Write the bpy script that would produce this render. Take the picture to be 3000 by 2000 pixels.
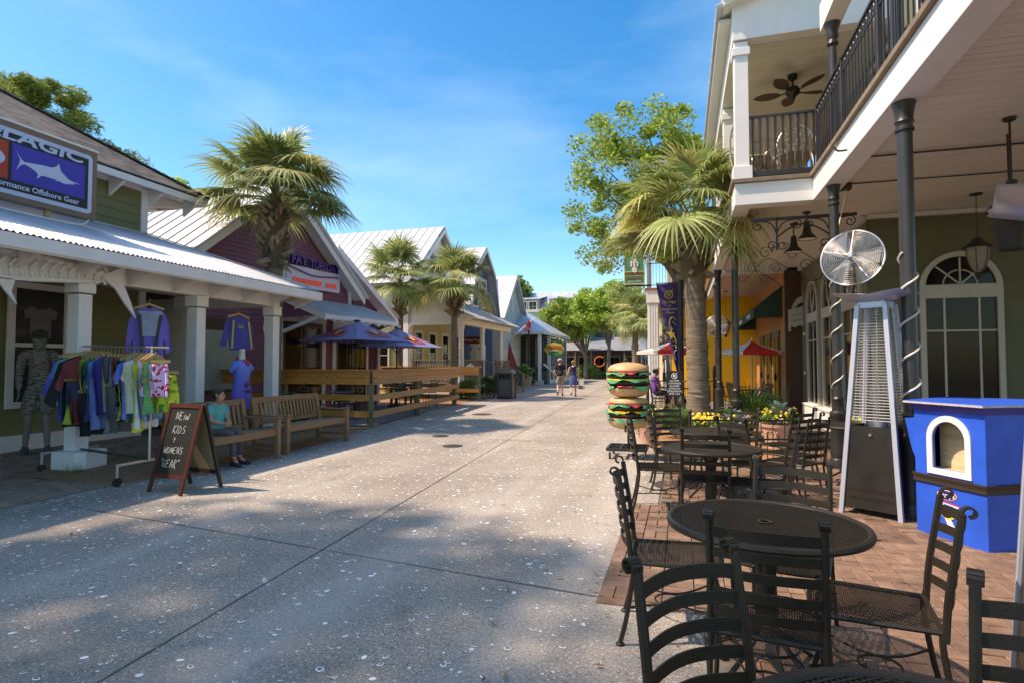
import bpy, math, random
import numpy as np
from mathutils import Vector, Matrix
R = math.radians
rnd = random.Random(7)
sc = bpy.context.scene
for o in list(bpy.data.objects): bpy.data.objects.remove(o)
# ---------------------------------------------------------------- camera
cam = bpy.data.cameras.new('camera'); cam.lens = 20.51; cam.sensor_width = 36; cam.clip_end = 2000; cam.clip_start = .05
co = bpy.data.objects.new('camera', cam); sc.collection.objects.link(co)
co.location = (0, 0, 1.5); co.rotation_euler = (R(92.18), 0, R(16.27)); sc.camera = co
# ---------------------------------------------------------------- light
L = Vector((.93, .34, -1.36)).normalized()      # the way the sunlight travels
el = math.asin(-L.z); az = math.atan2(-L.x, -L.y)
w = bpy.data.worlds.new('World'); sc.world = w; w.use_nodes = True
nt = w.node_tree; bg = nt.nodes['Background']
sky = nt.nodes.new('ShaderNodeTexSky'); sky.sky_type = 'NISHITA'; sky.sun_disc = False
sky.sun_elevation = el; sky.sun_rotation = az; sky.air_density = 1.0; sky.dust_density = 1.0; sky.ozone_density = 2.0
hs = nt.nodes.new('ShaderNodeHueSaturation'); hs.inputs['Saturation'].default_value = 1.5; hs.inputs['Value'].default_value = 1.0
tc = nt.nodes.new('ShaderNodeTexCoord'); mp = nt.nodes.new('ShaderNodeMapping'); mp.inputs['Scale'].default_value = (1.3, 2.6, 6)
mp.inputs['Rotation'].default_value = (0, R(20), R(35))
nz = nt.nodes.new('ShaderNodeTexNoise'); nz.inputs['Scale'].default_value = 1.1; nz.inputs['Detail'].default_value = 6; nz.inputs['Roughness'].default_value = .5
cr = nt.nodes.new('ShaderNodeValToRGB'); cr.color_ramp.elements[0].position = .48; cr.color_ramp.elements[1].position = .85
cr.color_ramp.elements[1].color = (.22, .22, .22, 1)
mx = nt.nodes.new('ShaderNodeMixRGB'); mx.inputs[2].default_value = (6.5, 7.2, 8.2, 1)
nt.links.new(tc.outputs['Generated'], mp.inputs[0]); nt.links.new(mp.outputs[0], nz.inputs[0]); nt.links.new(nz.outputs[0], cr.inputs[0])
nt.links.new(sky.outputs[0], hs.inputs['Color']); nt.links.new(hs.outputs[0], mx.inputs[1]); nt.links.new(cr.outputs[0], mx.inputs[0])
tn = nt.nodes.new('ShaderNodeMixRGB'); tn.blend_type = 'MULTIPLY'; tn.inputs[0].default_value = 1; tn.inputs[2].default_value = (.56, .69, .69, 1)
nt.links.new(mx.outputs[0], tn.inputs[1]); nt.links.new(tn.outputs[0], bg.inputs[0]); bg.inputs[1].default_value = .15
sun = bpy.data.lights.new('sun', 'SUN'); sun.energy = 2.0; sun.angle = R(.9); sun.color = (1, .965, .92)
so = bpy.data.objects.new('sun', sun); sc.collection.objects.link(so); so.rotation_euler = L.to_track_quat('-Z', 'Y').to_euler()
sc.view_settings.view_transform = 'Standard'; sc.view_settings.look = 'None'; sc.view_settings.exposure = 1.56; sc.view_settings.gamma = 1
sc.view_settings.use_curve_mapping = False
sc.view_settings.use_white_balance = True; sc.view_settings.white_balance_temperature = 8700; sc.view_settings.white_balance_tint = 20
# ---------------------------------------------------------------- materials
MATS = {}
def M(name, col=None, rough=.6, metal=0., var=.12, vs=3., bump=0., bs=40., isl=0., emit=0, trans=0, stretch=None, spec=.5, alpha=1, stain=0, coat=0):
    if name in MATS: return MATS[name]
    m = bpy.data.materials.new(name); m.use_nodes = True; t = m.node_tree; N = t.nodes; K = t.links
    b = N['Principled BSDF']; b.inputs['Roughness'].default_value = rough; b.inputs['Metallic'].default_value = metal
    b.inputs['Specular IOR Level'].default_value = spec
    if coat: b.inputs['Coat Weight'].default_value = coat
    c4 = (*col, 1); b.inputs['Base Color'].default_value = c4
    out = None
    geo = N.new('ShaderNodeNewGeometry'); mpp = N.new('ShaderNodeMapping')
    K.new(geo.outputs['Position'], mpp.inputs[0])
    if stretch: mpp.inputs['Scale'].default_value = stretch
    h = None
    if var or isl:
        hsv = N.new('ShaderNodeHueSaturation'); hsv.inputs['Color'].default_value = c4
        n = N.new('ShaderNodeTexNoise'); n.inputs['Scale'].default_value = vs; n.inputs['Detail'].default_value = 5; n.inputs['Roughness'].default_value = .62
        K.new(mpp.outputs[0], n.inputs[0])
        mr = N.new('ShaderNodeMapRange'); mr.inputs[1].default_value = .25; mr.inputs[2].default_value = .75
        mr.inputs[3].default_value = 1 - var; mr.inputs[4].default_value = 1 + var
        K.new(n.outputs[0], mr.inputs[0]); last = mr.outputs[0]
        if isl:
            a = N.new('ShaderNodeMapRange'); a.inputs[3].default_value = 1 - isl; a.inputs[4].default_value = 1 + isl
            K.new(geo.outputs['Random Per Island'], a.inputs[0])
            oi = N.new('ShaderNodeObjectInfo'); a2 = N.new('ShaderNodeMapRange'); a2.inputs[3].default_value = 1 - isl * .6; a2.inputs[4].default_value = 1 + isl * .6
            K.new(oi.outputs['Random'], a2.inputs[0])
            mu = N.new('ShaderNodeMath'); mu.operation = 'MULTIPLY'; K.new(last, mu.inputs[0]); K.new(a.outputs[0], mu.inputs[1])
            mv = N.new('ShaderNodeMath'); mv.operation = 'MULTIPLY'; K.new(mu.outputs[0], mv.inputs[0]); K.new(a2.outputs[0], mv.inputs[1]); last = mv.outputs[0]
        K.new(last, hsv.inputs['Value']); out = hsv.outputs[0]
        if stain:
            n2 = N.new('ShaderNodeTexNoise'); n2.inputs['Scale'].default_value = vs * .35; n2.inputs['Detail'].default_value = 8; K.new(mpp.outputs[0], n2.inputs[0])
            r2 = N.new('ShaderNodeMapRange'); r2.inputs[1].default_value = .5; r2.inputs[2].default_value = .75; r2.inputs[4].default_value = stain; K.new(n2.outputs[0], r2.inputs[0])
            mm = N.new('ShaderNodeMixRGB'); mm.inputs[2].default_value = (col[0] * .45, col[1] * .42, col[2] * .36, 1); K.new(out, mm.inputs[1]); K.new(r2.outputs[0], mm.inputs[0]); out = mm.outputs[0]
        K.new(out, b.inputs['Base Color'])
    if bump:
        nb = N.new('ShaderNodeTexNoise'); nb.inputs['Scale'].default_value = bs; nb.inputs['Detail'].default_value = 4; K.new(mpp.outputs[0], nb.inputs[0])
        bp = N.new('ShaderNodeBump'); bp.inputs['Strength'].default_value = bump; bp.inputs['Distance'].default_value = .01
        K.new(nb.outputs[0], bp.inputs['Height']); K.new(bp.outputs[0], b.inputs['Normal'])
    if emit: b.inputs['Emission Color'].default_value = c4; b.inputs['Emission Strength'].default_value = emit
    if trans:
        tr = N.new('ShaderNodeBsdfTranslucent'); ms = N.new('ShaderNodeMixShader'); ms.inputs[0].default_value = trans
        if out: K.new(out, tr.inputs[0])
        else: tr.inputs[0].default_value = c4
        K.new(b.outputs[0], ms.inputs[1]); K.new(tr.outputs[0], ms.inputs[2]); K.new(ms.outputs[0], N['Material Output'].inputs[0])
    if alpha < 1:
        tr = N.new('ShaderNodeBsdfTransparent'); ms = N.new('ShaderNodeMixShader'); ms.inputs[0].default_value = alpha
        K.new(tr.outputs[0], ms.inputs[1]); K.new(b.outputs[0], ms.inputs[2]); K.new(ms.outputs[0], N['Material Output'].inputs[0])
    m.name = name; MATS[name] = m; return m
WHITE = M('white_paint', (.80, .78, .74), .5, var=.06, vs=2, bump=.06)
CREAM = M('cream_trim', (.60, .58, .53), .55, var=.06)
SHOPW = M('shop_white_paint', (.80, .765, .73), .5, var=.07, bump=.06)
BLACK = M('black_iron', (.026, .023, .02), .42, .0, var=.25, vs=8, bump=.1, bs=60, spec=.5)
CHAIRM = M('chair_powder_coat', (.024, .0185, .0115), .46, .0, var=.25, vs=9, bump=.12, bs=90, spec=.4)
COLM = M('column_charcoal', (.042, .039, .038), .35, .1, var=.2, vs=5, bump=.08)
GLASS = M('dark_glass', (.014, .011, .009), .05, var=0, spec=.22)
GLASSC = M('clear_glass', (.10, .11, .11), .03, var=0, spec=.9, alpha=.35)
STEEL = M('brushed_steel', (.62, .63, .66), .32, .85, var=.08, vs=12)
CHROME = M('chrome_wire', (.50, .50, .49), .34, .8, var=.05)
TIN = M('galvanised_roof', (.58, .59, .62), .4, .3, var=.2, vs=1.6, bump=.05, bs=8, stain=.15)
TINW = M('white_metal_roof', (.56, .56, .57), .4, .15, var=.08, vs=.8)
SHING = M('brown_shingles', (.16, .125, .10), .9, var=.3, vs=14, isl=.35, bump=.6, bs=60)
OLIVE = M('olive_siding', (.20, .20, .085), .6, var=.1, vs=2, bump=.08)
PURP = M('plum_siding', (.235, .085, .13), .65, var=.1, vs=2, bump=.05)
YELL = M('pale_yellow_wall', (.62, .56, .24), .65, var=.07)
MUST = M('mustard_wall', (.86, .49, .02), .7, var=.06, vs=1.5, bump=.1)
ORNG = M('orange_wall', (.50, .22, .08), .7, var=.08)
BROWNW = M('oxblood_wall', (.085, .035, .022), .6, var=.1)
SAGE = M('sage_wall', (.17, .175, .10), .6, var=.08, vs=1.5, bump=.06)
SAGE_SHADED = M('shaded_sage_wall', (.11, .105, .05), .6, var=.1, vs=1.5, bump=.06)  # the sage wall again, with the front's shade put into its colour
SOFF = M('soffit_boards', (.74, .69, .60), .6, var=.12, vs=3, stretch=(1, 8, 8), stain=.25)
SLATE = M('blue_siding', (.075, .13, .24), .6, var=.1)
MINT = M('mint_wall', (.42, .56, .36), .7, var=.08)
CREAMS = M('cream_siding', (.66, .63, .50), .6, var=.06)
GREYS = M('grey_siding', (.40, .44, .46), .6, var=.08)
CEDAR = M('sunlit_orange_cedar', (.66, .27, .06), .5, var=.25, vs=4, stretch=(2, 2, 9), bump=.15, bs=25, isl=.12)  # cedar rails with the sunlit look put into the colour
CEDARX = M('shaded_cedar', (.44, .23, .10), .6, var=.3, vs=4, stretch=(2, 2, 9), bump=.2, bs=25, isl=.15)  # the same cedar, darker: shade put into the rail colour
POSTG = M('treated_post', (.15, .15, .075), .75, var=.3, vs=4, bump=.3, bs=20)
DECKW = M('weathered_deck', (.24, .20, .15), .8, var=.25, vs=5, isl=.2, bump=.3)
BENCHW = M('bench_brown', (.29, .165, .085), .5, var=.12, vs=6, bump=.12, bs=30, isl=.08)
HANGW = M('hanger_wood', (.50, .30, .12), .45, var=.15)
BRICK = M('clay_brick', (.225, .135, .09), .85, var=.35, vs=9, isl=.38, bump=.6, bs=90, stain=.6)
BRICKL = M('brown_brick', (.30, .19, .135), .85, var=.3, vs=7, isl=.3, bump=.5, bs=90, stain=.4)
MORTAR = M('sandy_joint', (.17, .14, .11), .95, var=.3, vs=20, bump=.6, bs=120)
MULCH = M('pine_straw', (.34, .17, .08), .95, var=.5, vs=40, bump=1, bs=120, isl=.35)
MULCHS = M('pine_needles', (.50, .27, .11), .9, var=.3, isl=.4)
BARK = M('palm_bark', (.20, .155, .11), .95, var=.5, vs=3, bump=1, bs=14, stretch=(1.2, 1.2, 9), stain=.5)
BOOT = M('palm_boots', (.27, .19, .12), .85, var=.3, vs=10, isl=.3, bump=.5)
FIBRE = M('palm_fibre', (.12, .085, .04), .95, var=.4, vs=20, bump=1, bs=60)
FROND = M('palm_leaf', (.29, .35, .12), .42, var=.15, isl=.4, trans=.35, vs=2)
FRONDT = M('palm_leaf_tip', (.56, .52, .20), .5, var=.15, isl=.3, trans=.35)
STALK = M('palm_stalk', (.20, .23, .07), .45, var=.1)
LEAFA = M('tree_leaf', (.27, .36, .055), .5, var=.2, isl=.5, trans=.42)
LEAFB = M('maple_leaf', (.36, .50, .08), .5, var=.15, isl=.4, trans=.4)
LEAFC = M('pale_leaf', (.40, .46, .13), .5, var=.15, isl=.35, trans=.4)
PINEL = M('pine_leaf', (.26, .33, .07), .6, var=.2, isl=.45, trans=.35)
TRUNK = M('tree_bark', (.16, .13, .10), .9, var=.3, vs=8, bump=.7, bs=40)
SKIN = M('skin', (.55, .30, .19), .5, var=.05)
GOLDP = M('gold_print', (.62, .45, .04), .5, var=0)
REDP = M('red_print', (.75, .045, .03), .5, var=0)
YELP = M('yellow_print', (.85, .62, .04), .5, var=0)
WHP = M('white_print', (.80, .80, .80), .5, var=0)
NAVYF = M('navy_canvas', (.27, .25, .44), .75, var=.08, trans=.12)
REDF = M('red_canvas', (.70, .035, .02), .75, var=.08, trans=.3)
WHF = M('white_canvas', (.72, .70, .68), .75, var=.05, trans=.3)
PURF = M('purple_cloth', (.045, .025, .13), .75, var=.08)
SIGNR = M('sign_red', (.55, .05, .01), .45, var=.03)
SIGNB = M('sign_blue', (.055, .045, .38), .45, var=.04)
SIGNK = M('sign_black', (.02, .018, .012), .45, var=.05)
SIGNT = M('sign_tan', (.24, .145, .085), .5, var=.08)
SIGNW = M('sign_white', (.56, .60, .74), .45, var=.03)
SIGNP = M('sign_purple', (.055, .02, .17), .35, var=0)
NEONR = M('neon_red', (.85, .10, .06), .4, var=0, emit=.06)
TERRA = M('pale_terracotta', (.58, .36, .26), .8, var=.12, vs=6, bump=.3)
KBLUE = M('kiosk_blue', (.008, .10, .60), .5, var=.14, vs=5, bump=.12, bs=30, stain=.35)
KBLUED = M('kiosk_purple_blue', (.05, .05, .30), .45, var=.06)
# ---------------------------------------------------------------- mesh builder
PL = {}
COL = sc.collection
def link(o, parent=None):
    COL.objects.link(o)
    if parent: o.parent = parent
    return o
class MB:
    def __init__(s): s.v = []; s.f = []
    def add(s, v, f):
        n = len(s.v); s.v += [tuple(p) for p in v]; s.f += [tuple(i + n for i in q) for q in f]; return s
    def box(s, a, b):
        x0, y0, z0 = a; x1, y1, z1 = b
        if x0 > x1: x0, x1 = x1, x0
        if y0 > y1: y0, y1 = y1, y0
        if z0 > z1: z0, z1 = z1, z0
        return s.add([(x0,y0,z0),(x1,y0,z0),(x1,y1,z0),(x0,y1,z0),(x0,y0,z1),(x1,y0,z1),(x1,y1,z1),(x0,y1,z1)],
            [(0,3,2,1),(4,5,6,7),(0,1,5,4),(1,2,6,5),(2,3,7,6),(3,0,4,7)])
    def bar(s, p, q, w, h, up=(0, 0, 1)):      # a bar from p to q, w wide sideways and h along up
        p = Vector(p); q = Vector(q); d = (q - p).normalized(); u = Vector(up)
        sd = d.cross(u)
        if sd.length < 1e-4: sd = d.cross(Vector((0, 1, 0)))
        sd.normalize(); u = sd.cross(d).normalized()
        v = [c + sd * (i * w / 2) + u * (j * h / 2) for c in (p, q) for i, j in ((-1,-1),(1,-1),(1,1),(-1,1))]
        return s.add(v, [(0,3,2,1),(4,5,6,7),(0,1,5,4),(1,2,6,5),(2,3,7,6),(3,0,4,7)])
    def tube(s, pts, r, n=8, cap=True, flat=1.):
        pts = [Vector(p) for p in pts]; m = len(pts)
        if not hasattr(r, '__len__'): r = [r] * m
        V = []; F = []; ref = None
        for i, p in enumerate(pts):
            d = (pts[min(i+1, m-1)] - pts[max(i-1, 0)])
            d = d.normalized() if d.length > 1e-9 else Vector((0, 0, 1))
            if ref is None: ref = Vector((0, 0, 1)) if abs(d.z) < .9 else Vector((1, 0, 0))
            a = d.cross(ref)
            if a.length < 1e-5: a = d.cross(Vector((0, 1, 0)))
            a.normalize(); b = d.cross(a).normalized(); ref = a.cross(d) if False else ref
            for k in range(n):
                t = 2 * math.pi * k / n; V.append(p + a * (math.cos(t) * r[i]) + b * (math.sin(t) * r[i] * flat))
        for i in range(m - 1):
            for k in range(n):
                F.append((i*n+k, i*n+(k+1)%n, (i+1)*n+(k+1)%n, (i+1)*n+k))
        if cap: F += [tuple(range(n))[::-1], tuple((m-1)*n+k for k in range(n))]
        return s.add(V, F)
    def lathe(s, prof, c=(0, 0, 0), n=20, sx=1, sy=1, wob=0):
        V = []; F = []; m = len(prof)
        for r, z in prof:
            for k in range(n):
                t = 2*math.pi*k/n; q = r * (1 + wob * math.sin(3*t + z*9))
                V.append((c[0] + q*sx*math.cos(t), c[1] + q*sy*math.sin(t), c[2] + z))
        for i in range(m-1):
            for k in range(n): F.append((i*n+k, i*n+(k+1)%n, (i+1)*n+(k+1)%n, (i+1)*n+k))
        F += [tuple(range(n))[::-1], tuple((m-1)*n+k for k in range(n))]
        return s.add(V, F)
    def ell(s, c, r, nu=12, nv=8, rz=0):
        V = []; F = []
        cz, sz = math.cos(rz), math.sin(rz)
        for i in range(nv+1):
            ph = math.pi*i/nv
            for k in range(nu):
                t = 2*math.pi*k/nu; x = r[0]*math.sin(ph)*math.cos(t); y = r[1]*math.sin(ph)*math.sin(t)
                V.append((c[0]+x*cz-y*sz, c[1]+x*sz+y*cz, c[2]+r[2]*math.cos(ph)))
        for i in range(nv):
            for k in range(nu): F.append((i*nu+k, (i+1)*nu+k, (i+1)*nu+(k+1)%nu, i*nu+(k+1)%nu))
        return s.add(V, F)
    def loft(s, rings, cap=True):            # rings: lists of points of equal number
        n = len(rings[0]); V = [p for r in rings for p in r]; F = []
        for i in range(len(rings)-1):
            for k in range(n): F.append((i*n+k, i*n+(k+1)%n, (i+1)*n+(k+1)%n, (i+1)*n+k))
        if cap: F += [tuple(range(n))[::-1], tuple((len(rings)-1)*n+k for k in range(n))]
        return s.add(V, F)
    def prism(s, poly, d):                   # poly: 3d points (flat), pushed by the vector d
        n = len(poly); d = Vector(d); a = [Vector(p) for p in poly]; V = a + [p + d for p in a]
        F = [tuple(range(n))[::-1], tuple(range(n, 2*n))] + [(k, (k+1)%n, n+(k+1)%n, n+k) for k in range(n)]
        return s.add(V, F)
    def quad(s, *p): return s.add(p, [tuple(range(len(p)))])
    def mesh(s, name, mat, off=None, rz=0):
        me = bpy.data.meshes.new(name); v = s.v
        if off:
            c, n = math.cos(-rz), math.sin(-rz); v = []
            for p in s.v:
                x, y = p[0]-off[0], p[1]-off[1]; v.append((x*c - y*n, x*n + y*c, p[2]-off[2]))
        me.from_pydata(v, [], s.f); me.materials.append(mat); me.polygons.foreach_set('use_smooth', [True]*len(me.polygons))
        me.update(); me.set_sharp_from_angle(angle=R(38)); return me
    def build(s, name, mat, parent=None, bev=0, kind=None):
        off = None; rz = 0; p = parent
        while p is not None:
            if p.name in PL: off, rz = PL[p.name]; break
            p = p.parent
        o = link(bpy.data.objects.new(name, s.mesh(name, mat, off, rz)), parent)
        if bev:
            b = o.modifiers.new('bevel', 'BEVEL'); b.width = bev; b.segments = 2; b.limit_method = 'ANGLE'
        if kind: o['kind'] = kind
        return o
def thing(name, label, cat, loc=(0, 0, 0), rz=0, group=None):
    o = bpy.data.objects.new(name, None); o.empty_display_size = .1; COL.objects.link(o)
    o.location = loc; o.rotation_euler = (0, 0, rz); o['label'] = label; o['category'] = cat
    if group: o['group'] = group
    PL[o.name] = (tuple(loc), rz); return o
def tag(o, label, cat, group=None):
    o['label'] = label; o['category'] = cat
    if group: o['group'] = group
    return o
def dup(root, loc=None, rz=None, label=None, group=None, scale=None):
    r = root.copy(); COL.objects.link(r)
    if loc is not None: r.location = loc
    if rz is not None: r.rotation_euler = (0, 0, rz)
    if label: r['label'] = label
    if group: r['group'] = group
    if scale: r.scale = (scale,)*3
    for ch in list(root.children):
        c = ch.copy(); COL.objects.link(c); c.parent = r
        for g in ch.children: d = g.copy(); COL.objects.link(d); d.parent = c
    return r
FC = {}
def text(s, size, org, xd, yd, mat, parent=None, name='lettering', ext=.004, wide=1., bold=0., align='CENTER', shear=0, kind=None, fit=None):
    cu = bpy.data.curves.new('t', 'FONT'); cu.body = s; cu.size = size; cu.extrude = ext; cu.offset = bold; cu.align_x = align; cu.align_y = 'CENTER'
    cu.shear = shear; cu.resolution_u = 2
    o = bpy.data.objects.new('t', cu); COL.objects.link(o); bpy.context.view_layer.update()
    me = bpy.data.meshes.new_from_object(o.evaluated_get(bpy.context.evaluated_depsgraph_get()))
    bpy.data.objects.remove(o)
    if fit: xs = [v.co.x for v in me.vertices]; wide = fit/(max(xs)-min(xs))
    xd = Vector(xd).normalized(); yd = Vector(yd).normalized(); nd = xd.cross(yd); org = Vector(org)
    m = MB(); m.v = [tuple(org + xd*(v.co.x*wide) + yd*v.co.y + nd*v.co.z) for v in me.vertices]; m.f = [tuple(p.vertices) for p in me.polygons]
    bpy.data.meshes.remove(me); ob = m.build(name, mat, parent, kind=kind); return ob
def poly(pts2, org, xd, yd, th, mat, parent, name, holes=None):
    xd = Vector(xd).normalized(); yd = Vector(yd).normalized(); nd = xd.cross(yd); org = Vector(org)
    P = [org + xd*x + yd*y for x, y in pts2]
    return MB().prism(P, nd*th).build(name, mat, parent)
def arc(cx, cy, r, a0, a1, n=16, ry=None):
    ry = ry or r
    return [(cx + r*math.cos(R(a0+(a1-a0)*i/n)), cy + ry*math.sin(R(a0+(a1-a0)*i/n))) for i in range(n+1)]
def spiral(c, r0, r1, a0, turns, u, v, n=20):
    c = Vector(c); u = Vector(u); v = Vector(v); out = []
    for i in range(n+1):
        t = i/n; r = r0+(r1-r0)*t; a = R(a0)+turns*2*math.pi*t; out.append(c + u*(r*math.cos(a)) + v*(r*math.sin(a)))
    return out
def smooth(pts, k=6):
    P = [Vector(p) for p in pts]; P = [P[0]] + P + [P[-1]]; out = []
    for i in range(1, len(P)-2):
        for j in range(k):
            t = j/k; a, b, c, d = P[i-1:i+3]
            out.append(.5*((2*b) + (c-a)*t + (2*a-5*b+4*c-d)*t*t + (3*b-a-3*c+d)*t**3))
    out.append(P[-2]); return out
# ================================================================ the ground
def struct(mb, name, mat): return mb.build(name, mat, kind='structure')
def concrete():
    m = M('shell_concrete', (.36, .31, .255), .85, var=.24, vs=1.1, bump=.5, bs=140, stain=.35)
    t = m.node_tree; N = t.nodes; K = t.links; b = N['Principled BSDF']
    src = b.inputs['Base Color'].links[0].from_socket; geo = N.new('ShaderNodeNewGeometry')
    for sc_, col, lo, hi, st in ((55, (.68, .64, .58, 1), .58, .64, .8), (85, (.07, .06, .05, 1), .56, .64, .8), (34, (.11, .09, .07, 1), .58, .68, .6), (160, (.08, .07, .06, 1), .58, .66, .6)):
        n = N.new('ShaderNodeTexNoise'); n.inputs['Scale'].default_value = sc_; n.inputs['Detail'].default_value = 2; K.new(geo.outputs['Position'], n.inputs[0])
        r = N.new('ShaderNodeMapRange'); r.inputs[1].default_value = lo; r.inputs[2].default_value = hi; r.inputs[4].default_value = st; K.new(n.outputs[0], r.inputs[0])
        mm = N.new('ShaderNodeMixRGB'); mm.inputs[2].default_value = col; K.new(src, mm.inputs[1]); K.new(r.outputs[0], mm.inputs[0]); src = mm.outputs[0]
    for stv, sc_, col, lo, hi, st in (((1.1,.07,1), 1.0, (.55,.50,.44,1), .52, .72, .55), ((1,1,1), .35, (.15,.13,.11,1), .5, .8, .45), ((1,1,1), 2.6, (.13,.11,.09,1), .62, .74, .4)):
        mp_ = N.new('ShaderNodeMapping'); mp_.inputs['Scale'].default_value = stv; K.new(geo.outputs['Position'], mp_.inputs[0])
        n = N.new('ShaderNodeTexNoise'); n.inputs['Scale'].default_value = sc_; n.inputs['Detail'].default_value = 7; K.new(mp_.outputs[0], n.inputs[0])
        r = N.new('ShaderNodeMapRange'); r.inputs[1].default_value = lo; r.inputs[2].default_value = hi; r.inputs[4].default_value = st; K.new(n.outputs[0], r.inputs[0])
        mm = N.new('ShaderNodeMixRGB'); mm.inputs[2].default_value = col; K.new(src, mm.inputs[1]); K.new(r.outputs[0], mm.inputs[0]); src = mm.outputs[0]
    K.new(src, b.inputs['Base Color']); return m
CONC = concrete()
struct(MB().quad((-400,-60,-.03),(400,-60,-.03),(400,600,-.03),(-400,600,-.03)), 'ground', M('sandy_soil', (.20,.16,.11), .95, var=.3, bump=.4))
st = MB().quad((-6.8,-6,0),(.1,-6,0),(.1,3.72,0),(-.54,3.72,0),(-.54,6.45,0),(-.27,6.45,0),(-.27,9.2,0),(-.9,12.6,0),(-1.2,24,0),(-1.8,60,0),(6,62,0),(6,110,0),(-40,110,0),(-22,58,0),(-9.5,30,0),(-8.15,21,0),(-7.6,16,0),(-6.9,11.4,0),(-6.78,6.6,0))
struct(st, 'street', CONC)
jm = M('dark_joint_and_line', (.13,.115,.10), .95, var=.3)
j = MB()
def strip(m, a, b, w, z=.004):
    d = Vector((b[0]-a[0], b[1]-a[1], 0)).normalized(); n = Vector((-d.y, d.x, 0))*w/2
    k = max(2, int(math.dist(a, b)/.35)); P = []
    for i in range(k+1):
        t = i/k; c = Vector((a[0]+(b[0]-a[0])*t, a[1]+(b[1]-a[1])*t, z)); f = rnd.uniform(.5, 1.3); P.append((c-n*f, c+n*f))
    for i in range(k): m.quad(P[i][0], P[i+1][0], P[i+1][1], P[i][1])
strip(j, (-2.5,0), (-4.25,23.5), .016); strip(j, (-4.25,23.5), (-5.6,58), .03)
strip(j, (-6.8,4.75), (-.54,3.82), .012); strip(j, (-6.9,11.3), (-.3,10.9), .014); strip(j, (-8.0,19.2), (-1.1,18.6), .025); strip(j, (-6.8,.9), (.1,.3), .02)  # the second strip is only a dark line across the street
struct(j, 'pavement_joints_and_line', jm)
# oyster shells set in the concrete (nobody could count them)
def shells():
    m = MB(); N = 0
    zn = [(-6.7, -.55, 2.0, 4.5, 850), (-6.7, -.4, 4.5, 8, 1250), (-6.8, -.4, 8, 13, 1600), (-7.4, -1, 13, 22, 1500)]
    for x0, x1, y0, y1, n in zn:
        for i in range(n):
            x = x0 + (x1-x0)*rnd.random()**1.25; y = rnd.uniform(y0, y1)
            if x > .05: continue
            a = rnd.uniform(.008, .025); b = a*rnd.uniform(.5, .85); t = rnd.uniform(0, 3.14); k = 8
            c, s = math.cos(t), math.sin(t); r = rnd.random()
            full = r < .3; gap = 0 if r < .6 else rnd.randint(1, 4)
            O = []; I = []
            for q in range(k):
                u = 2*math.pi*q/k; e = rnd.uniform(.82, 1.15); px = a*math.cos(u)*e; py = b*math.sin(u)*e
                O.append((x+px*c-py*s, y+px*s+py*c, .0025)); I.append((x+(px*c-py*s)*.68, y+(px*s+py*c)*.68, .004))
            if full: m.add(O, [tuple(range(k))])
            else: m.add(O+I, [(q, (q+1)%k, k+(q+1)%k, k+q) for q in range(k-gap)])
    o = m.build('shell_flecks', M('oyster_shell', (.90,.87,.80), .5, var=.1, isl=.25)); o['kind'] = 'stuff'; tag(o, 'white oyster shells set in the grey concrete street', 'shells')
shells()
m = MB()
for i in range(700):
    x = rnd.choice((-6.7+abs(rnd.gauss(0,.35)), -6.7+abs(rnd.gauss(0,.9)), rnd.uniform(-6.5,3.5), -.5+rnd.gauss(0,.25))); y = rnd.uniform(2.2,16); a = rnd.uniform(0,6.28); l = rnd.uniform(.012,.035); d = Vector((math.cos(a),math.sin(a),rnd.uniform(-.1,.3)))*l; q = Vector((-math.sin(a),math.cos(a),0))*l*.35; c = Vector((x,y,.016))
    m.add([c-d, c+q, c+d, c-q+Vector((0,0,.004))], [(0,1,2,3)])
o = m.build('fallen_leaves', M('dry_leaf', (.24,.15,.06), .8, var=.2, isl=.5)); o['kind'] = 'stuff'; tag(o, 'small dry leaves scattered over the street and brick paving', 'leaves')
XO = .06
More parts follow.
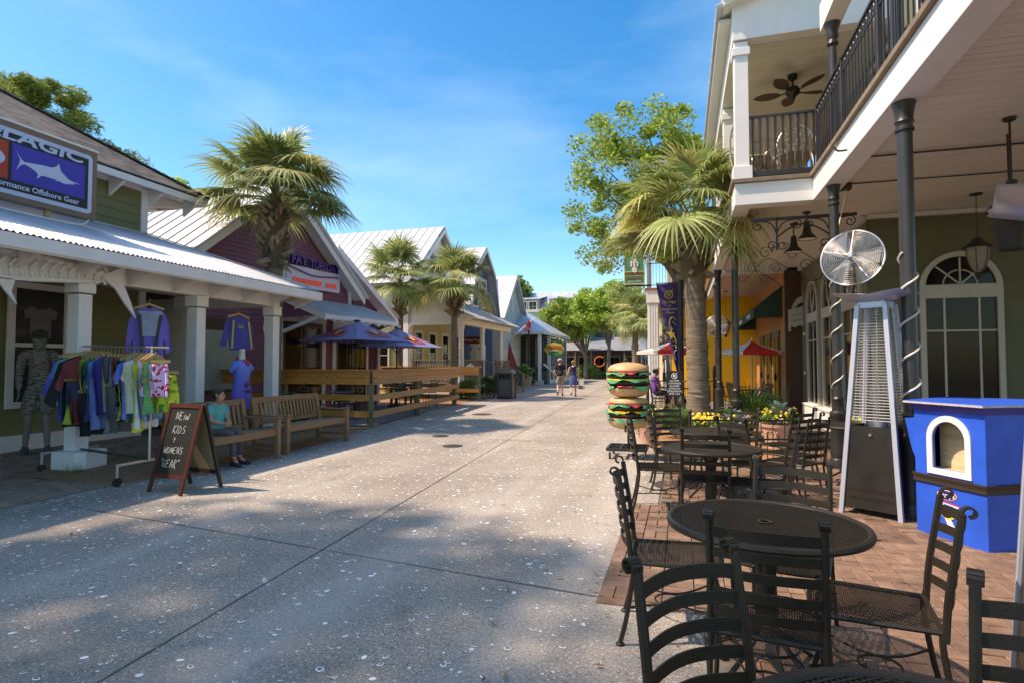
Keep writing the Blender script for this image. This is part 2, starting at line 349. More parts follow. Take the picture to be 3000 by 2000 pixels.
# brick paving: basket weave of real bricks, the nearest ones singly
def bricks(parent_name, test, x0, x1, y0, y1, nind, mat, base_pts, org=(0, 0)):
    base = MB().quad(*base_pts); par = struct(base, parent_name, MORTAR)
    L_, W_, g = .2, .1, .007; cells = []
    i0, i1 = int(x0/.2)-1, int(x1/.2)+1; j0, j1 = int(y0/.2)-1, int(y1/.2)+1
    for i in range(i0, i1):
        for jj in range(j0, j1):
            cx, cy = i*.2+.1+XO, jj*.2+.1+.02
            if (i+jj) % 2: q = [(cx, cy-.05, 0), (cx, cy+.05, 0)]
            else: q = [(cx-.05, cy, 1), (cx+.05, cy, 1)]
            cells += [c for c in q if all(test(c[0]+a*(.045 if c[2] else .09), c[1]+b*(.09 if c[2] else .045)) for a in (-1, 1) for b in (-1, 1))]
    # how big each shows in the picture
    def vis(c):
        d = c[0]*-.28+c[1]*.96; s = c[0]*.96+c[1]*.28
        ok = d > .9 and abs(s/d) < .9 and 1.5/d < .62
        return d if ok else 50+abs(d)
    cells.sort(key=vis)
    pm = []
    for v in range(6):
        m = MB(); e = [rnd.uniform(-.003, .003) for _ in range(4)]; hl, hw = L_/2-g/2, W_/2-g/2; h = .010; bz = .004
        V = [(-hl,-hw,-.02),(hl,-hw,-.02),(hl,hw,-.02),(-hl,hw,-.02),(-hl,-hw,h-bz+e[0]),(hl,-hw,h-bz+e[1]),(hl,hw,h-bz+e[2]),(-hl,hw,h-bz+e[3]),
             (-hl+bz,-hw+bz,h+e[0]),(hl-bz,-hw+bz,h+e[1]),(hl-bz,hw-bz,h+e[2]),(-hl+bz,hw-bz,h+e[3])]
        m.add(V, [(0,1,5,4),(1,2,6,5),(2,3,7,6),(3,0,4,7),(4,5,9,8),(5,6,10,9),(6,7,11,10),(7,4,8,11),(8,9,10,11)]); pm.append(m)
    meshes = [m.mesh('brick', mat) for m in pm]
    for c in cells[:nind]:
        o = bpy.data.objects.new('brick', rnd.choice(meshes)); link(o, par); o.location = (c[0], c[1], rnd.uniform(-.003, .002))
        o.rotation_euler = (rnd.uniform(-.012,.012), rnd.uniform(-.02,.02), (math.pi/2 if c[2] else 0)+rnd.uniform(-.02,.02))
    m = MB()
    for c in cells[nind:]:
        s = rnd.choice(pm); dz = rnd.uniform(-.004, .003)
        V = [((-p[1] if c[2] else p[0])+c[0], (p[0] if c[2] else p[1])+c[1], p[2]+dz) for p in s.v]; m.add(V, s.f)
    if m.v: o = m.build('far_bricks', mat, par); o['kind'] = 'stuff'
    return par
def tpatio(x, y):
    if y < 3.72: return x > .12
    if y < 6.45: return x > -.54
    if y < 9.1: return x > -.27
    return x > 1.75
bricks('brick_patio', tpatio, -.6, 4.9, 1.1, 12.1, 300, BRICK, [(.1,-3,-.006),(14,-3,-.006),(14,30,-.006),(1.6,30,-.006),(-.2,12.5,-.006),(-.27,6.45,-.006),(-.54,6.45,-.006),(-.54,3.72,-.006),(.1,3.72,-.006)])
def tleft(x, y): return (x < -6.8 and y < 5.62) or (x < -8.75 and y >= 5.62)
XO = 0
bricks('brick_walkway', tleft, -11, -6.8, 3.2, 9.6, 220, BRICKL, [(-14,-3,-.006),(-6.8,-3,-.006),(-6.8,11.4,-.006),(-7.6,16,-.006),(-8.15,21,-.006),(-14,21,-.006)])
# pine straw beds
def bed(name, pts, n, h=.03):
    cx = sum(p[0] for p in pts)/len(pts); cy = sum(p[1] for p in pts)/len(pts); m = MB(); ring = []; k = 6
    for i in range(len(pts)):
        a = pts[i]; b = pts[(i+1) % len(pts)]
        for j_ in range(k): ring.append((a[0]+(b[0]-a[0])*j_/k+rnd.uniform(-.05,.05), a[1]+(b[1]-a[1])*j_/k+rnd.uniform(-.05,.05)))
    V = []; q = len(ring)
    for f, z in ((1, .002), (.8, h*.8), (.45, h*1.3)):
        for x, y in ring: V.append((cx+(x-cx)*f, cy+(y-cy)*f, z+rnd.uniform(0, h*.4)*(f < 1)))
    V.append((cx, cy, h*1.3)); F = []
    for r in range(2):
        for i in range(q): F.append((r*q+i, r*q+(i+1) % q, (r+1)*q+(i+1) % q, (r+1)*q+i))
    for i in range(q): F.append((2*q+i, 2*q+(i+1) % q, 3*q))
    m.add(V, F); o = m.build(name, MULCH, kind='structure')
    s = MB(); xs = [p[0] for p in pts]; ys = [p[1] for p in pts]
    for i in range(n):
        x = cx+(rnd.uniform(min(xs), max(xs))-cx)*.95; y = cy+(rnd.uniform(min(ys), max(ys))-cy)*.95; t = rnd.uniform(0, 3.14); l = rnd.uniform(.03, .09)
        a = Vector((x, y, h*1.0+rnd.uniform(0, .03))); d = Vector((math.cos(t)*l, math.sin(t)*l, rnd.uniform(-.02,.02))); nn = Vector((-math.sin(t), math.cos(t), 0))*.003
        s.add([a-nn, a+nn, a+d+nn, a+d-nn], [(0,1,2,3)])
    e = s.build('loose_straw', MULCHS, o); e['kind'] = 'stuff'; return o
bed('mulch_bed', [(-8.75,5.66),(-6.85,5.62),(-6.5,6.3),(-6.45,8),(-6.6,10.6),(-7.1,12.2),(-8.7,12.2)], 2600)
bed('mulch_bed', [(-12,20.6),(-8.1,20.6),(-8.2,24.6),(-9.4,27.5),(-12,24.6)], 500)
bed('mulch_bed', [(-.25,9.6),(1.7,10.1),(1.7,14.5),(-.9,15),(-.8,12.4)], 1200)
bed('mulch_bed', [(-11.5,33),(-9.4,31),(-9.8,40),(-13,40)], 200)
bed('mulch_bed', [(-12,58),(-4,57),(-3,62),(-14,62)], 200)
struct(MB().quad((-12,12.5,.004),(-7.3,12.5,.004),(-8.1,20,.004),(-12,20,.004)), 'patio_slab', M('patio_concrete', (.25,.22,.19), .85, var=.15, bump=.2))
def cover(x, y, r, lab, pat=True):
    t = thing('utility_cover', lab, 'manhole cover', (x, y, 0)); MB().lathe([(r, -.01), (r, .007), (r*.93, .009), (.001, .009)], (x, y, 0), 24).build('lid', M('cast_cover', (.07,.06,.055), .7, .3, var=.2), t)
    m = MB()
    for a in range(-4, 5):
        for b in range(-4, 5):
            px, py = a*r/5, b*r/5
            if px*px+py*py < (r*.85)**2: m.box((x+px-r*.05, y+py-r*.05, .009), (x+px+r*.05, y+py+r*.05, .013))
    m.build('tread', M('cover_tread', (.12,.10,.09), .6, .3, var=.2), t)
cover(-4.05, 10.0, .19, 'small round utility cover in the street nearest the shaded foreground')
cover(-4.85, 11.3, .17, 'small round utility cover in the street, second from the front')
cover(-5.75, 16.5, .3, 'large dark round manhole cover in the street near the wooden fence')
cover(-.02, 7.55, .34, 'rusty round drain grate under the black café tables')
# ================================================================ the olive surf shop on the left
S = thing('surf_shop', 'olive green shop with white porch posts, corrugated porch roof and brown shingle hip roof', 'shop', (-11, 6, 0))
WX = -11.0
brd = {}
def board(y0, y1, z, parent, x=WX, h=.19, mat=OLIVE):
    key = (round(y1-y0, 2), h, mat.name)
    if key not in brd:
        m = MB(); l = y1-y0; m.add([(0,0,0),(.026,0,0),(.006,0,h+.01),(0,0,h+.01),(0,l,0),(.026,l,0),(.006,l,h+.01),(0,l,h+.01)], [(0,3,2,1),(4,5,6,7),(0,1,5,4),(1,2,6,5),(2,3,7,6),(3,0,4,7)])
        brd[key] = m.mesh('siding_board', mat)
    o = link(bpy.data.objects.new('siding_board', brd[key]), parent); p = PL[parent.name][0]; o.location = (x-p[0], y0-p[1], z-p[2]); return o
for k in range(15): board(8.1, 9.55, .28+k*.19, S)
for k in range(15): board(4.2, 7.0, .28+k*.19, S)
for k in range(3): board(7.0, 8.1, .28+k*.19, S)
for k in range(6): board(4.2, 9.55, 4.05+k*.19, S)
MB().box((-18,-2,0), (WX,9.66,5.2)).build('wall', OLIVE, S)
MB().box((WX,-2,0), (WX+.035,9.68,.28)).build('baseboard', SHOPW, S, .004)
MB().box((WX-.02,9.55,.28), (WX+.05,9.70,5.2)).build('corner_board', SHOPW, S, .004)
MB().box((WX,3,4.95+.19), (WX+.045,9.55,5.3)).build('frieze_board', SHOPW, S)
# shop window
def winX(parent, x, y0, y1, z0, z1, trim, ft=.09, cols=1, rows=2, glass=GLASS, name='window', sgn=1, fat=.05, mt=.03, gl=None):
    m = MB(); e = x+sgn*fat
    m.box((x,y0-ft,z0-ft), (e,y0,z1+ft)); m.box((x,y1,z0-ft), (e,y1+ft,z1+ft)); m.box((x,y0,z1), (e,y1,z1+ft)); m.box((x,y0,z0-ft), (e,y1,z0))
    w_ = m.build(name, trim, parent)
    MB().box((x+sgn*.008,y0,z0), (x+sgn*.014,y1,z1)).build('pane', gl or glass, w_)
    m = MB()
    for c in range(1, cols): yy = y0+(y1-y0)*c/cols; m.box((x+sgn*.014,yy-mt/2,z0), (x+sgn*.032,yy+mt/2,z1))
    for r in range(1, rows): zz = z0+(z1-z0)*r/rows; m.box((x+sgn*.014,y0,zz-mt/2), (x+sgn*.034,y1,zz+mt/2))
    if m.v: m.build('glazing_bar', trim, w_)
    return w_
def winY(parent, y, x0, x1, z0, z1, trim, ft=.09, cols=1, rows=2, glass=GLASS, name='window', fat=.05, mt=.03):
    m = MB(); e = y-fat
    m.box((x0-ft,y,z0-ft), (x0,e,z1+ft)); m.box((x1,y,z0-ft), (x1+ft,e,z1+ft)); m.box((x0,y,z1), (x1,e,z1+ft)); m.box((x0,y,z0-ft), (x1,e,z0))
    w_ = m.build(name, trim, parent)
    MB().box((x0,y-.008,z0), (x1,y-.014,z1)).build('pane', glass, w_)
    m = MB()
    for c in range(1, cols): xx = x0+(x1-x0)*c/cols; m.box((xx-mt/2,y-.014,z0), (xx+mt/2,y-.032,z1))
    for r in range(1, rows): zz = z0+(z1-z0)*r/rows; m.box((x0,y-.014,zz-mt/2), (x1,y-.034,zz+mt/2))
    if m.v: m.build('glazing_bar', trim, w_)
    return w_
SHG = M('shop_window_glass', (.05,.05,.045), .06, var=.3, vs=1.5, spec=.8)
winX(S, WX+.03, 7.17, 8.0, .85, 2.8, SHOPW, .11, 1, 2, glass=SHG, mt=.07)
winX(S, WX+.03, 5.4, 6.6, .85, 2.8, SHOPW, .11, 1, 2, glass=SHG, mt=.07)
# a white T-shirt on the pane, its dimness behind glass put into the colour
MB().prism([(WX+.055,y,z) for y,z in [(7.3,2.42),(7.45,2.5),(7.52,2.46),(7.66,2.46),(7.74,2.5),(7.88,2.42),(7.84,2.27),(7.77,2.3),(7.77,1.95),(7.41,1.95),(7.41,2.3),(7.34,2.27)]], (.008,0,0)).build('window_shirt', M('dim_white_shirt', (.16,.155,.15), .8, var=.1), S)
# hip roof with shingles laid in courses
EX, EZ, EY, pp = -10.5, 5.28, 10.9, .64
m = MB(); ex = .13
for k in range(30):
    t0 = k*ex; t1 = t0+ex*1.25; ye = EY-t0; y = 1.5+rnd.random()*.3
    while y < ye:
        w_ = rnd.uniform(.16, .34); y2 = min(y+w_-.008, ye); a = rnd.uniform(.012,.024)
        m.add([(EX-t0,y,EZ+t0*pp),(EX-t0,y2,EZ+t0*pp),(EX-t1,y2,EZ+t1*pp+.004),(EX-t1,y,EZ+t1*pp+.004),(EX-t0-a*.4,y,EZ+t0*pp+a),(EX-t0-a*.4,y2,EZ+t0*pp+a),(EX-t1,y2,EZ+t1*pp+.014),(EX-t1,y,EZ+t1*pp+.014)], [(0,1,5,4),(4,5,6,7),(1,2,6,5),(0,4,7,3)])
        y += w_
o = m.build('shingles', SHING, S); o['kind'] = 'stuff'
m = MB(); m.add([(EX,1,EZ-.02),(EX,EY,EZ-.02),(EX-3.9,EY-3.9,EZ+3.9*pp-.02),(EX-3.9,1,EZ+3.9*pp-.02),(EX-7.8,EY,EZ-.02),(EX-7.8,1,EZ-.02)], [(0,1,2,3),(1,4,2),(4,5,3,2)]); m.build('roof_deck', SHING, S)
m = MB()
for k in range(34):
    t = k*.125; m.bar((EX-t,EY-t,EZ+t*pp+.03), (EX-t-.16,EY-t-.16,EZ+(t+.16)*pp+.045), .17, .02)
m.build('hip_cap', SHING, S)
MB().box((EX-.05,1,EZ-.16), (EX-.01,EY-.02,EZ-.03)).build('fascia', SHOPW, S)
MB().box((EX-7,EY-.05,EZ-.16), (EX-.05,EY-.01,EZ-.03)).build('fascia', SHOPW, S)
MB().box((-11.6,1,EZ-.06), (EX-.06,EY-.06,EZ-.03)).box((-17,9.7,EZ-.06), (-11.6,EY-.06,EZ-.03)).build('soffit', SHOPW, S)
for k in range(9): MB().prism([(WX+.04,3.4+k*.9,EZ-.42),(EX-.06,3.4+k*.9,EZ-.16),(EX-.06,3.4+k*.9,EZ-.07),(WX+.04,3.4+k*.9,EZ-.07)], (0,.06,0)).build('rafter_tail', SHOPW, S)
for k in range(3): MB().prism([(-11.2-k*.8,9.7,EZ-.42),(-11.2-k*.8,EY-.08,EZ-.16),(-11.2-k*.8,EY-.08,EZ-.07),(-11.2-k*.8,9.7,EZ-.07)], (.06,0,0)).build('rafter_tail', SHOPW, S)
# porch roof
GX, GZ, GY, TZ = -7.75, 3.10, 11.25, 4.25
m = MB(); n = 640; V = []; F = []
for i in range(n+1):
    y = 2.0+(GY-2.0)*i/n; f = 0 if y < 9.67 else (y-9.67)/(GY-9.67); xt = -10.96+f*(GX+10.96); zt = TZ+f*(GZ-TZ)
    a = .013*math.sin(2*math.pi*y/.076)
    V += [(GX,y,GZ+a), (xt,y,zt+a)]
F = [(2*i,2*i+2,2*i+3,2*i+1) for i in range(n)]
m.add(V, F); m.build('corrugated_roof', TIN, S)
m = MB(); m.add([(GX,GY,GZ+.01),(-10.96,9.67,TZ+.01),(-13.6,9.67,TZ+.01),(-14.2,GY,GZ+.01)], [(0,1,2,3)]); m.build('end_roof', TIN, S)
MB().bar((GX,GY,GZ+.03), (-10.96,9.67,TZ+.03), .12, .015).build('hip_flashing', TIN, S)
MB().box((-10.97,3,4.2), (-10.93,9.67,4.27)).build('wall_flashing', TIN, S)
MB().box((GX+.02,2,GZ-.2), (GX+.055,GY+.02,GZ-.03)).box((GX-6,GY-.01,GZ-.2), (GX+.02,GY+.03,GZ-.03)).build('eave_fascia', SHOPW, S)
MB().box((GX+.02,2,2.88), (GX-.01,GY,2.905)).build('drip_edge', SHOPW, S)
PX = -8.4
MB().box((PX-.09,1.5,2.71), (PX+.09,10.62,3.02)).build('porch_beam', SHOPW, S, .006)
MB().box((-10.98,10.44,2.71), (PX-.09,10.62,3.0)).build('porch_beam', SHOPW, S, .006)
MB().box((-10.98,2,3.02), (GX-.02,11.2,3.04)).build('porch_ceiling', SHOPW, S)
for k in range(12):
    y = 2.1+k*.82; MB().prism([(PX+.09,y,2.72),(PX+.09,y,3.01),(GX-.02,y,3.01),(GX-.02,y,2.92)], (0,.05,0)).build('rafter_bracket', SHOPW, S)
for y in (4.25, 6.36, 8.48, 10.5):
    m = MB().box((PX-.11,y-.1,.02), (PX+.11,y+.1,2.5)); p = m.build('porch_post', SHOPW, S, .006)
    MB().box((PX-.14,y-.13,2.52), (PX+.14,y+.13,2.71)).build('capital', SHOPW, p, .006)
MB().prism([(PX-.13,6.1,0),(PX+.3,6.12,0),(PX+.38,6.22,0),(PX+.3,6.6,0),(PX-.2,6.6,0)], (0,0,.27)).build('post_pedestal', SHOPW, S, .015)
# white clapboard wing wall past the porch
m = MB()
for k in range(24): m.add([(-14,10.7,.1+k*.12),(-10.85,10.7,.1+k*.12),(-10.85,10.7,.1+k*.12+.125),(-14,10.7,.1+k*.12+.125),(-14,10.678,.1+k*.12),(-10.85,10.678,.1+k*.12),(-10.85,10.695,.1+k*.12+.125),(-14,10.695,.1+k*.12+.125)], [(4,5,6,7),(0,4,7,3),(5,1,2,6),(0,1,5,4)])
o = m.build('wing_siding', SHOPW, S); o['kind'] = 'stuff'
MB().box((-10.96,10.66,0), (-10.84,10.82,3.0)).build('wing_corner_board', SHOPW, S)
# big sign on struts
SG = thing('shop_sign', 'large brown framed sign with white marlin on blue panel and bold lettering', 'sign', (-9.6, 6, 3.9))
s0, s1, z0, z1, sx = 4.35, 7.5, 3.93, 5.1, -9.6
MB().box((sx-.14,s0,z0), (sx,s1,z1)).build('frame', SIGNT, SG, .006)
MB().box((sx-.16,s0-.01,z1), (sx+.02,s1+.01,z1+.03)).build('top_flashing', WHITE, SG)
def rr(y0, y1, a, b, r):
    return arc(y1-r, b-r, r, 0, 90, 6)+arc(y0+r, b-r, r, 90, 180, 6)+arc(y0+r, a+r, r, 180, 270, 6)+arc(y1-r, a+r, r, 270, 360, 6)
U = (0, 1, 0); Z = (0, 0, 1)
poly(rr(s0+.09,s1-.09,z0+.09,z1-.09,.07), (sx,0,0), U, Z, .006, SIGNW, SG, 'white_border')
MB().box((sx+.006,s0+.16,z0+.16), (sx+.01,s1-.16,z1-.16)).build('black_panel', SIGNK, SG)
MB().box((sx+.01,6.17,4.24), (sx+.014,7.28,4.80)).build('blue_panel', SIGNB, SG)
MB().box((sx+.01,4.78,4.24), (sx+.014,6.12,4.80)).build('red_panel', SIGNR, SG)
poly(arc(5.5,4.53,.58,0,360,30,.2)[:-1], (sx+.014,0,0), U, Z, .003, SIGNW, SG, 'white_oval')
text('PELAGIC', .235, (sx+.012,6.41,4.905), U, Z, SIGNW, SG, 'letters', .004, 1.9, .006, shear=.1, fit=1.66)
text('High Performance Offshore Gear', .12, (sx+.012,6.36,4.165), U, Z, SIGNW, SG, 'letters', .003, 1.22, .002, fit=1.66)
fish = [(6.09,4.73),(6.13,4.66),(6.19,4.585),(6.24,4.56),(6.33,4.575),(6.42,4.585),(6.55,4.60),(6.66,4.605),(6.74,4.64),(6.785,4.705),(6.80,4.66),(6.83,4.585),(6.88,4.55),(6.95,4.50),(7.02,4.48),(7.17,4.47),(7.03,4.455),(7.06,4.435),(6.99,4.43),(6.93,4.41),(6.86,4.41),(6.80,4.425),(6.72,4.41),(6.70,4.40),(6.77,4.435),(6.67,4.435),(6.55,4.435),(6.50,4.43),(6.46,4.38),(6.43,4.37),(6.45,4.42),(6.42,4.465),(6.33,4.505),(6.24,4.53),(6.17,4.49),(6.11,4.40),(6.16,4.53),(6.17,4.58)]
fish = [(6.21+(a-6.09)*.92, b) for a, b in fish]
def tess(pts, org, xd, yd, th, mat, parent, name):
    xd = Vector(xd).normalized(); yd = Vector(yd).normalized(); nd = xd.cross(yd); org = Vector(org)
    from mathutils.geometry import tessellate_polygon
    T = tessellate_polygon([[Vector((x, y, 0)) for x, y in pts]]); n = len(pts); m = MB()
    A = [org+xd*x+yd*y for x, y in pts]; m.add(A+[p+nd*th for p in A], [tuple(t) for t in T]+[tuple(i+n for i in t) for t in T]+[(i, (i+1) % n, n+(i+1) % n, n+i) for i in range(n)])
    return m.build(name, mat, parent)
tess(fish, (sx+.014,0,0), U, Z, .003, SIGNW, SG, 'marlin_emblem')
for y in (5.3, 6.75):
    MB().bar((sx-.07,y,3.93), (sx-.07,y,3.62), .08, .05, (1,0,0)).bar((sx-.07,y,3.66), (sx-1.1,y-.2,4.1), .06, .06).build('strut', HANGW, SG)
cb = MB().tube(smooth([(sx-.05,4.4,3.86),(sx-.02,5.4,3.80),(sx+.02,6.6,3.78),(sx+.02,7.2,3.80),(sx-.03,7.4,3.93)]), .012, 6); cb.build('conduit', WHITE, SG)
# carved white marlin hanging from the beam
MF = thing('carved_fish', 'carved white fish skeleton hanging on the porch beam of the olive shop', 'fish decoration', (-8.25, 5.2, 2.8))
fx = -8.26
MB().tube(smooth([(fx,3.6,2.95),(fx,4.6,2.97),(fx,5.6,2.92),(fx,6.7,2.82)]), [.05]*18+[.04], 8, flat=1).build('spine', SHOPW, MF)
for k in range(24):
    y = 3.7+k*.125; h = .34-.09*abs((y-4.6)/2.2); m = MB().tube(smooth([(fx+.03,y,2.94-.03*(k/24)),(fx+.06,y+.04,2.85),(fx+.03,y-.01,2.75),(fx+.03,y+.03,2.93-h)], 4), .02, 5); m.build('rib', SHOPW, MF)
tess([(3.2,2.58),(4.4,2.56),(5.6,2.58),(6.4,2.66),(6.75,2.74),(6.7,2.84),(6.0,2.93),(5.0,3.0),(3.2,3.02)], (fx-.02,0,0), U, Z, .03, SHOPW, MF, 'backing')
tess([(3.5,2.6),(4.2,2.56),(5.4,2.57),(6.3,2.66),(6.65,2.72),(6.3,2.7),(5.4,2.62),(4.2,2.62),(3.5,2.66)], (fx+.02,0,0), U, Z, .03, SHOPW, MF, 'belly')
tess([(5.15,2.58),(5.32,2.58),(5.37,2.56),(5.33,2.42),(5.40,2.26),(5.26,2.42)], (fx+.02,0,0), U, Z, .03, SHOPW, MF, 'fin')
tess([(6.55,2.82),(6.62,2.84),(6.93,3.02),(6.87,2.85),(6.88,2.70),(7.0,2.45),(7.1,2.2),(6.9,2.42),(6.75,2.62),(6.6,2.72)], (fx+.03,0,0), U, Z, .03, SHOPW, MF, 'tail')
# ================================================================ purple bar
def PW(y, z, off=0): return (-11.2+.105*(y-14.4)+off, y, z)
PB = thing('plum_bar_building', 'plum purple daiquiri bar with a steep gable and white metal roof', 'building', (-11.1, 14.4, 0))
gab = [(10.9,0),(17.4,0),(17.4,3.85),(14.2,6.5),(10.9,3.85)]
MB().prism([PW(y,z,-.06) for y,z in gab], (-9,0,0)).build('wall', PURP, PB)
MB().prism([PW(y,z,-.06) for y,z in [(17.4,0),(19.2,0),(19.2,3.4),(17.4,4.6)]], (-9,0,0)).build('wing_wall', PURP, PB)
def lap(parent, ylo, yhi, z0, z1, dz, mat, name='lap_siding'):
    m = MB(); z = z0
    while z < z1:
        a, b = ylo(z), yhi(z+dz)
        if b-a > .1: m.add([PW(a,z,.0),PW(b,z,.0),PW(b,z+dz+.01,-.022),PW(a,z+dz+.01,-.022),PW(a,z,-.06),PW(b,z,-.06)], [(0,1,2,3),(4,5,1,0)])
        z += dz
    o = m.build(name, mat, parent); o['kind'] = 'stuff'
lap(PB, lambda z: 10.9 if z < 3.85 else 10.9+(z-3.85)*1.245, lambda z: 17.4 if z < 3.85 else 17.4-(z-3.85)*1.208, .1, 6.4, .125, PURP)
m = MB()
for k in range(15): m.bar(PW(17.5+k*.115,.1,-.05), PW(17.5+k*.115,min(4.5-(k*.115)*.66,4.4),-.05), .02, .03, (1,0,0))
m.build('battens', PURP, PB)
def rake(ya, za, yb, zb, nm='rake_board'):
    MB().prism([PW(ya,za,.42),PW(yb,zb,.42),PW(yb,zb-.24,.42),PW(ya,za-.24,.42)], (-.04,0,0)).build(nm, WHITE, PB)
    MB().prism([PW(ya,za-.03,.40),PW(yb,zb-.03,.40),PW(yb,zb-.09,.40),PW(ya,za-.09,.40)], (-.46,0,0)).build('rake_soffit', WHITE, PB)
rake(10.5,3.7,14.2,6.72); rake(14.2,6.72,17.75,3.75); 
def metal_slope(parent, P0, P1, back, n, mat=TINW, name='metal_roof', th=.04):   # P0 eave, P1 ridge at the front; back = vector along the ridge
    m = MB(); P0 = Vector(P0); P1 = Vector(P1); B = Vector(back); nn = (P1-P0).cross(B).normalized()
    if nn.z < 0: nn = -nn
    m.add([P0,P1,P1+B,P0+B]+[q+nn*th for q in (P0,P1,P1+B,P0+B)], [(0,1,2,3),(7,6,5,4),(0,4,5,1),(1,5,6,2),(2,6,7,3),(3,7,4,0)])
    for k in range(n+1):
        a = P0+B*(k/n)+nn*(th+.012); b = P1+B*(k/n)+nn*(th+.012); m.bar(a, b, .03, .03, nn)
    return m.build(name, mat, parent)
metal_slope(PB, PW(10.45,3.66,.5), PW(14.2,6.75,.5), (-10,0,0), 22)
metal_slope(PB, PW(17.8,3.7,.5), PW(14.2,6.75,.5), (-10,0,0), 22)
metal_slope(PB, PW(19.75,3.2,.45), PW(15.9,5.6,.0), (-8,0,0), 18)
MB().prism([PW(16.4,5.32,.38),PW(19.8,3.24,.38),PW(19.8,3.02,.38),PW(16.4,5.1,.38)], (-.04,0,0)).build('rake_board', WHITE, PB)
MB().prism([PW(16.4,5.2,.36),PW(19.7,3.2,.36),PW(19.7,3.12,.36),PW(16.4,5.12,.36)], (-.42,0,0)).build('rake_soffit', WHITE, PB)
for y in (17.42, 19.12): MB().prism([PW(y,0,.03),PW(y+.12,0,.03),PW(y+.12,3.6 if y > 19 else 4.5,.03),PW(y,3.6 if y > 19 else 4.5,.03)], (-.06,0,0)).build('corner_board', WHITE, PB)
def pbox(y0, y1, za, zb, o0, o1): return [PW(y0,za,o0),PW(y1,za,o0),PW(y1,zb,o0),PW(y0,zb,o0)], (o1-o0,0,0)
def pb(y0, y1, za, zb, o0, o1, name, mat, par, bev=0): p, d = pbox(y0,y1,za,zb,o0,o1); return MB().prism(p, d).build(name, mat, par, bev)
DBR = M('dark_bronze_frame', (.06,.045,.035), .4, .3, var=.1)
pb(14.28,14.42,.1,2.75,0,.04,'door_casing',WHITE,PB); pb(16.12,16.27,.1,2.75,0,.04,'door_casing',WHITE,PB); pb(14.28,16.27,2.75,3.02,0,.05,'door_header',WHITE,PB)
text('104-C', .13, PW(15.1,2.88,.055), (.105,1,0), Z, M('dim_print', (.3,.28,.26), .6), PB, 'unit_number', .002)
for y0 in (14.44, 15.29):
    d = pb(y0,y0+.82,.12,2.74,0,.03,'door',DBR,PB); pb(y0+.1,y0+.72,.5,2.6,.031,.036,'pane',GLASS,d)
    yy = y0+.72 if y0 < 15 else y0+.06
    MB().tube([PW(yy,1.0,.07),PW(yy,1.3,.07)], .015, 6).build('handle', M('brass', (.6,.42,.12), .3, .9), d)
w2 = pb(16.62,18.5,.2,2.95,0,.05,'window_surround',WHITE,PB); pb(16.8,18.3,.25,2.5,.051,.06,'pane',GLASS,w2)
for y in (16.78, 17.25, 17.52, 18.0, 18.28): pb(y,y+.05,.25,2.5,.06,.08,'glazing_bar',DBR,w2)
w3 = pb(11.7,13.0,.75,2.65,0,.05,'window_frame',DBR,PB); pb(11.8,12.9,.85,2.35,.051,.055,'pane',M('sea_glass_blind', (.30,.38,.33), .4, var=.1),w3)
# canopy over the bar door
metal_slope(PB, (-9.55,14.1,2.86), (-10.95,14.1,3.42), (.35,3.7,0), 24, TIN, 'canopy_roof', .03)
MB().prism([(-9.5,14.08,2.88),(-10.98,14.08,3.47),(-10.98,14.08,3.3),(-9.5,14.08,2.7)], (0,.05,0)).build('canopy_rake', WHITE, PB)
MB().prism([(-9.52,14.1,2.87),(-9.17,17.8,2.87),(-9.17,17.8,2.75),(-9.52,14.1,2.75)], (-.04,0,0)).build('canopy_fascia', WHITE, PB)
for k in range(9): MB().bar((-9.6+.04*k,14.4+k*.42,2.78), (-9.42+.04*k,14.4+k*.42,2.72), .05, .08).build('rafter_tail', WHITE, PB)
MB().bar((-9.75,14.12,2.8), (-11.1,14.12,2.35), .08, .1).build('canopy_brace', WHITE, PB); MB().bar((-9.5,17.6,2.8), (-10.9,17.6,2.2), .08, .1).build('canopy_brace', M('weathered_brace', (.2,.17,.13), .7), PB)
MB().prism([(-9.7,14.13,2.86),(-10.9,14.13,3.3),(-11.15,14.13,3.3),(-11.15,14.13,2.8)], (0,.02,0)).build('canopy_end', PURP, PB)
# its sign
BS = thing('bar_sign', 'white sign board with thick purple letters over red neon lettering on the plum gable', 'sign', PW(15.6,3.8,.1))
xd = (.105,1,0)
pb(14.42,16.78,3.80,4.42,.02,.14,'board',M('sign_board_white', (.62,.58,.66), .5, var=.04),BS)
pb(14.36,14.5,3.75,4.5,-.02,.08,'side_board',WHITE,BS)
text('FAT', .36, PW(14.86,4.57,.16), xd, Z, SIGNP, BS, 'letters', .05, .98, .01, fit=.62); text('TUESDAY', .36, PW(16.0,4.53,.16), xd, Z, SIGNP, BS, 'letters', .05, .98, .01, fit=1.4)
m = MB(); wp = [PW(14.5+i*.115, 4.30-.06*math.sin(i/20*6.28-1.2)-.045*(i/10), .16) for i in range(20)]
for i in range(19): m.bar(wp[i], wp[i+1], .03, .045)
m.build('wave_stripe', SIGNP, BS)
text('DAIQUIRI', .2, PW(15.26,3.98,.17), xd, Z, NEONR, BS, 'neon_letters', .02, 1.22, .003, fit=1.2); text('BAR', .2, PW(16.34,3.98,.17), xd, Z, NEONR, BS, 'neon_letters', .02, 1.22, .003, fit=.5)
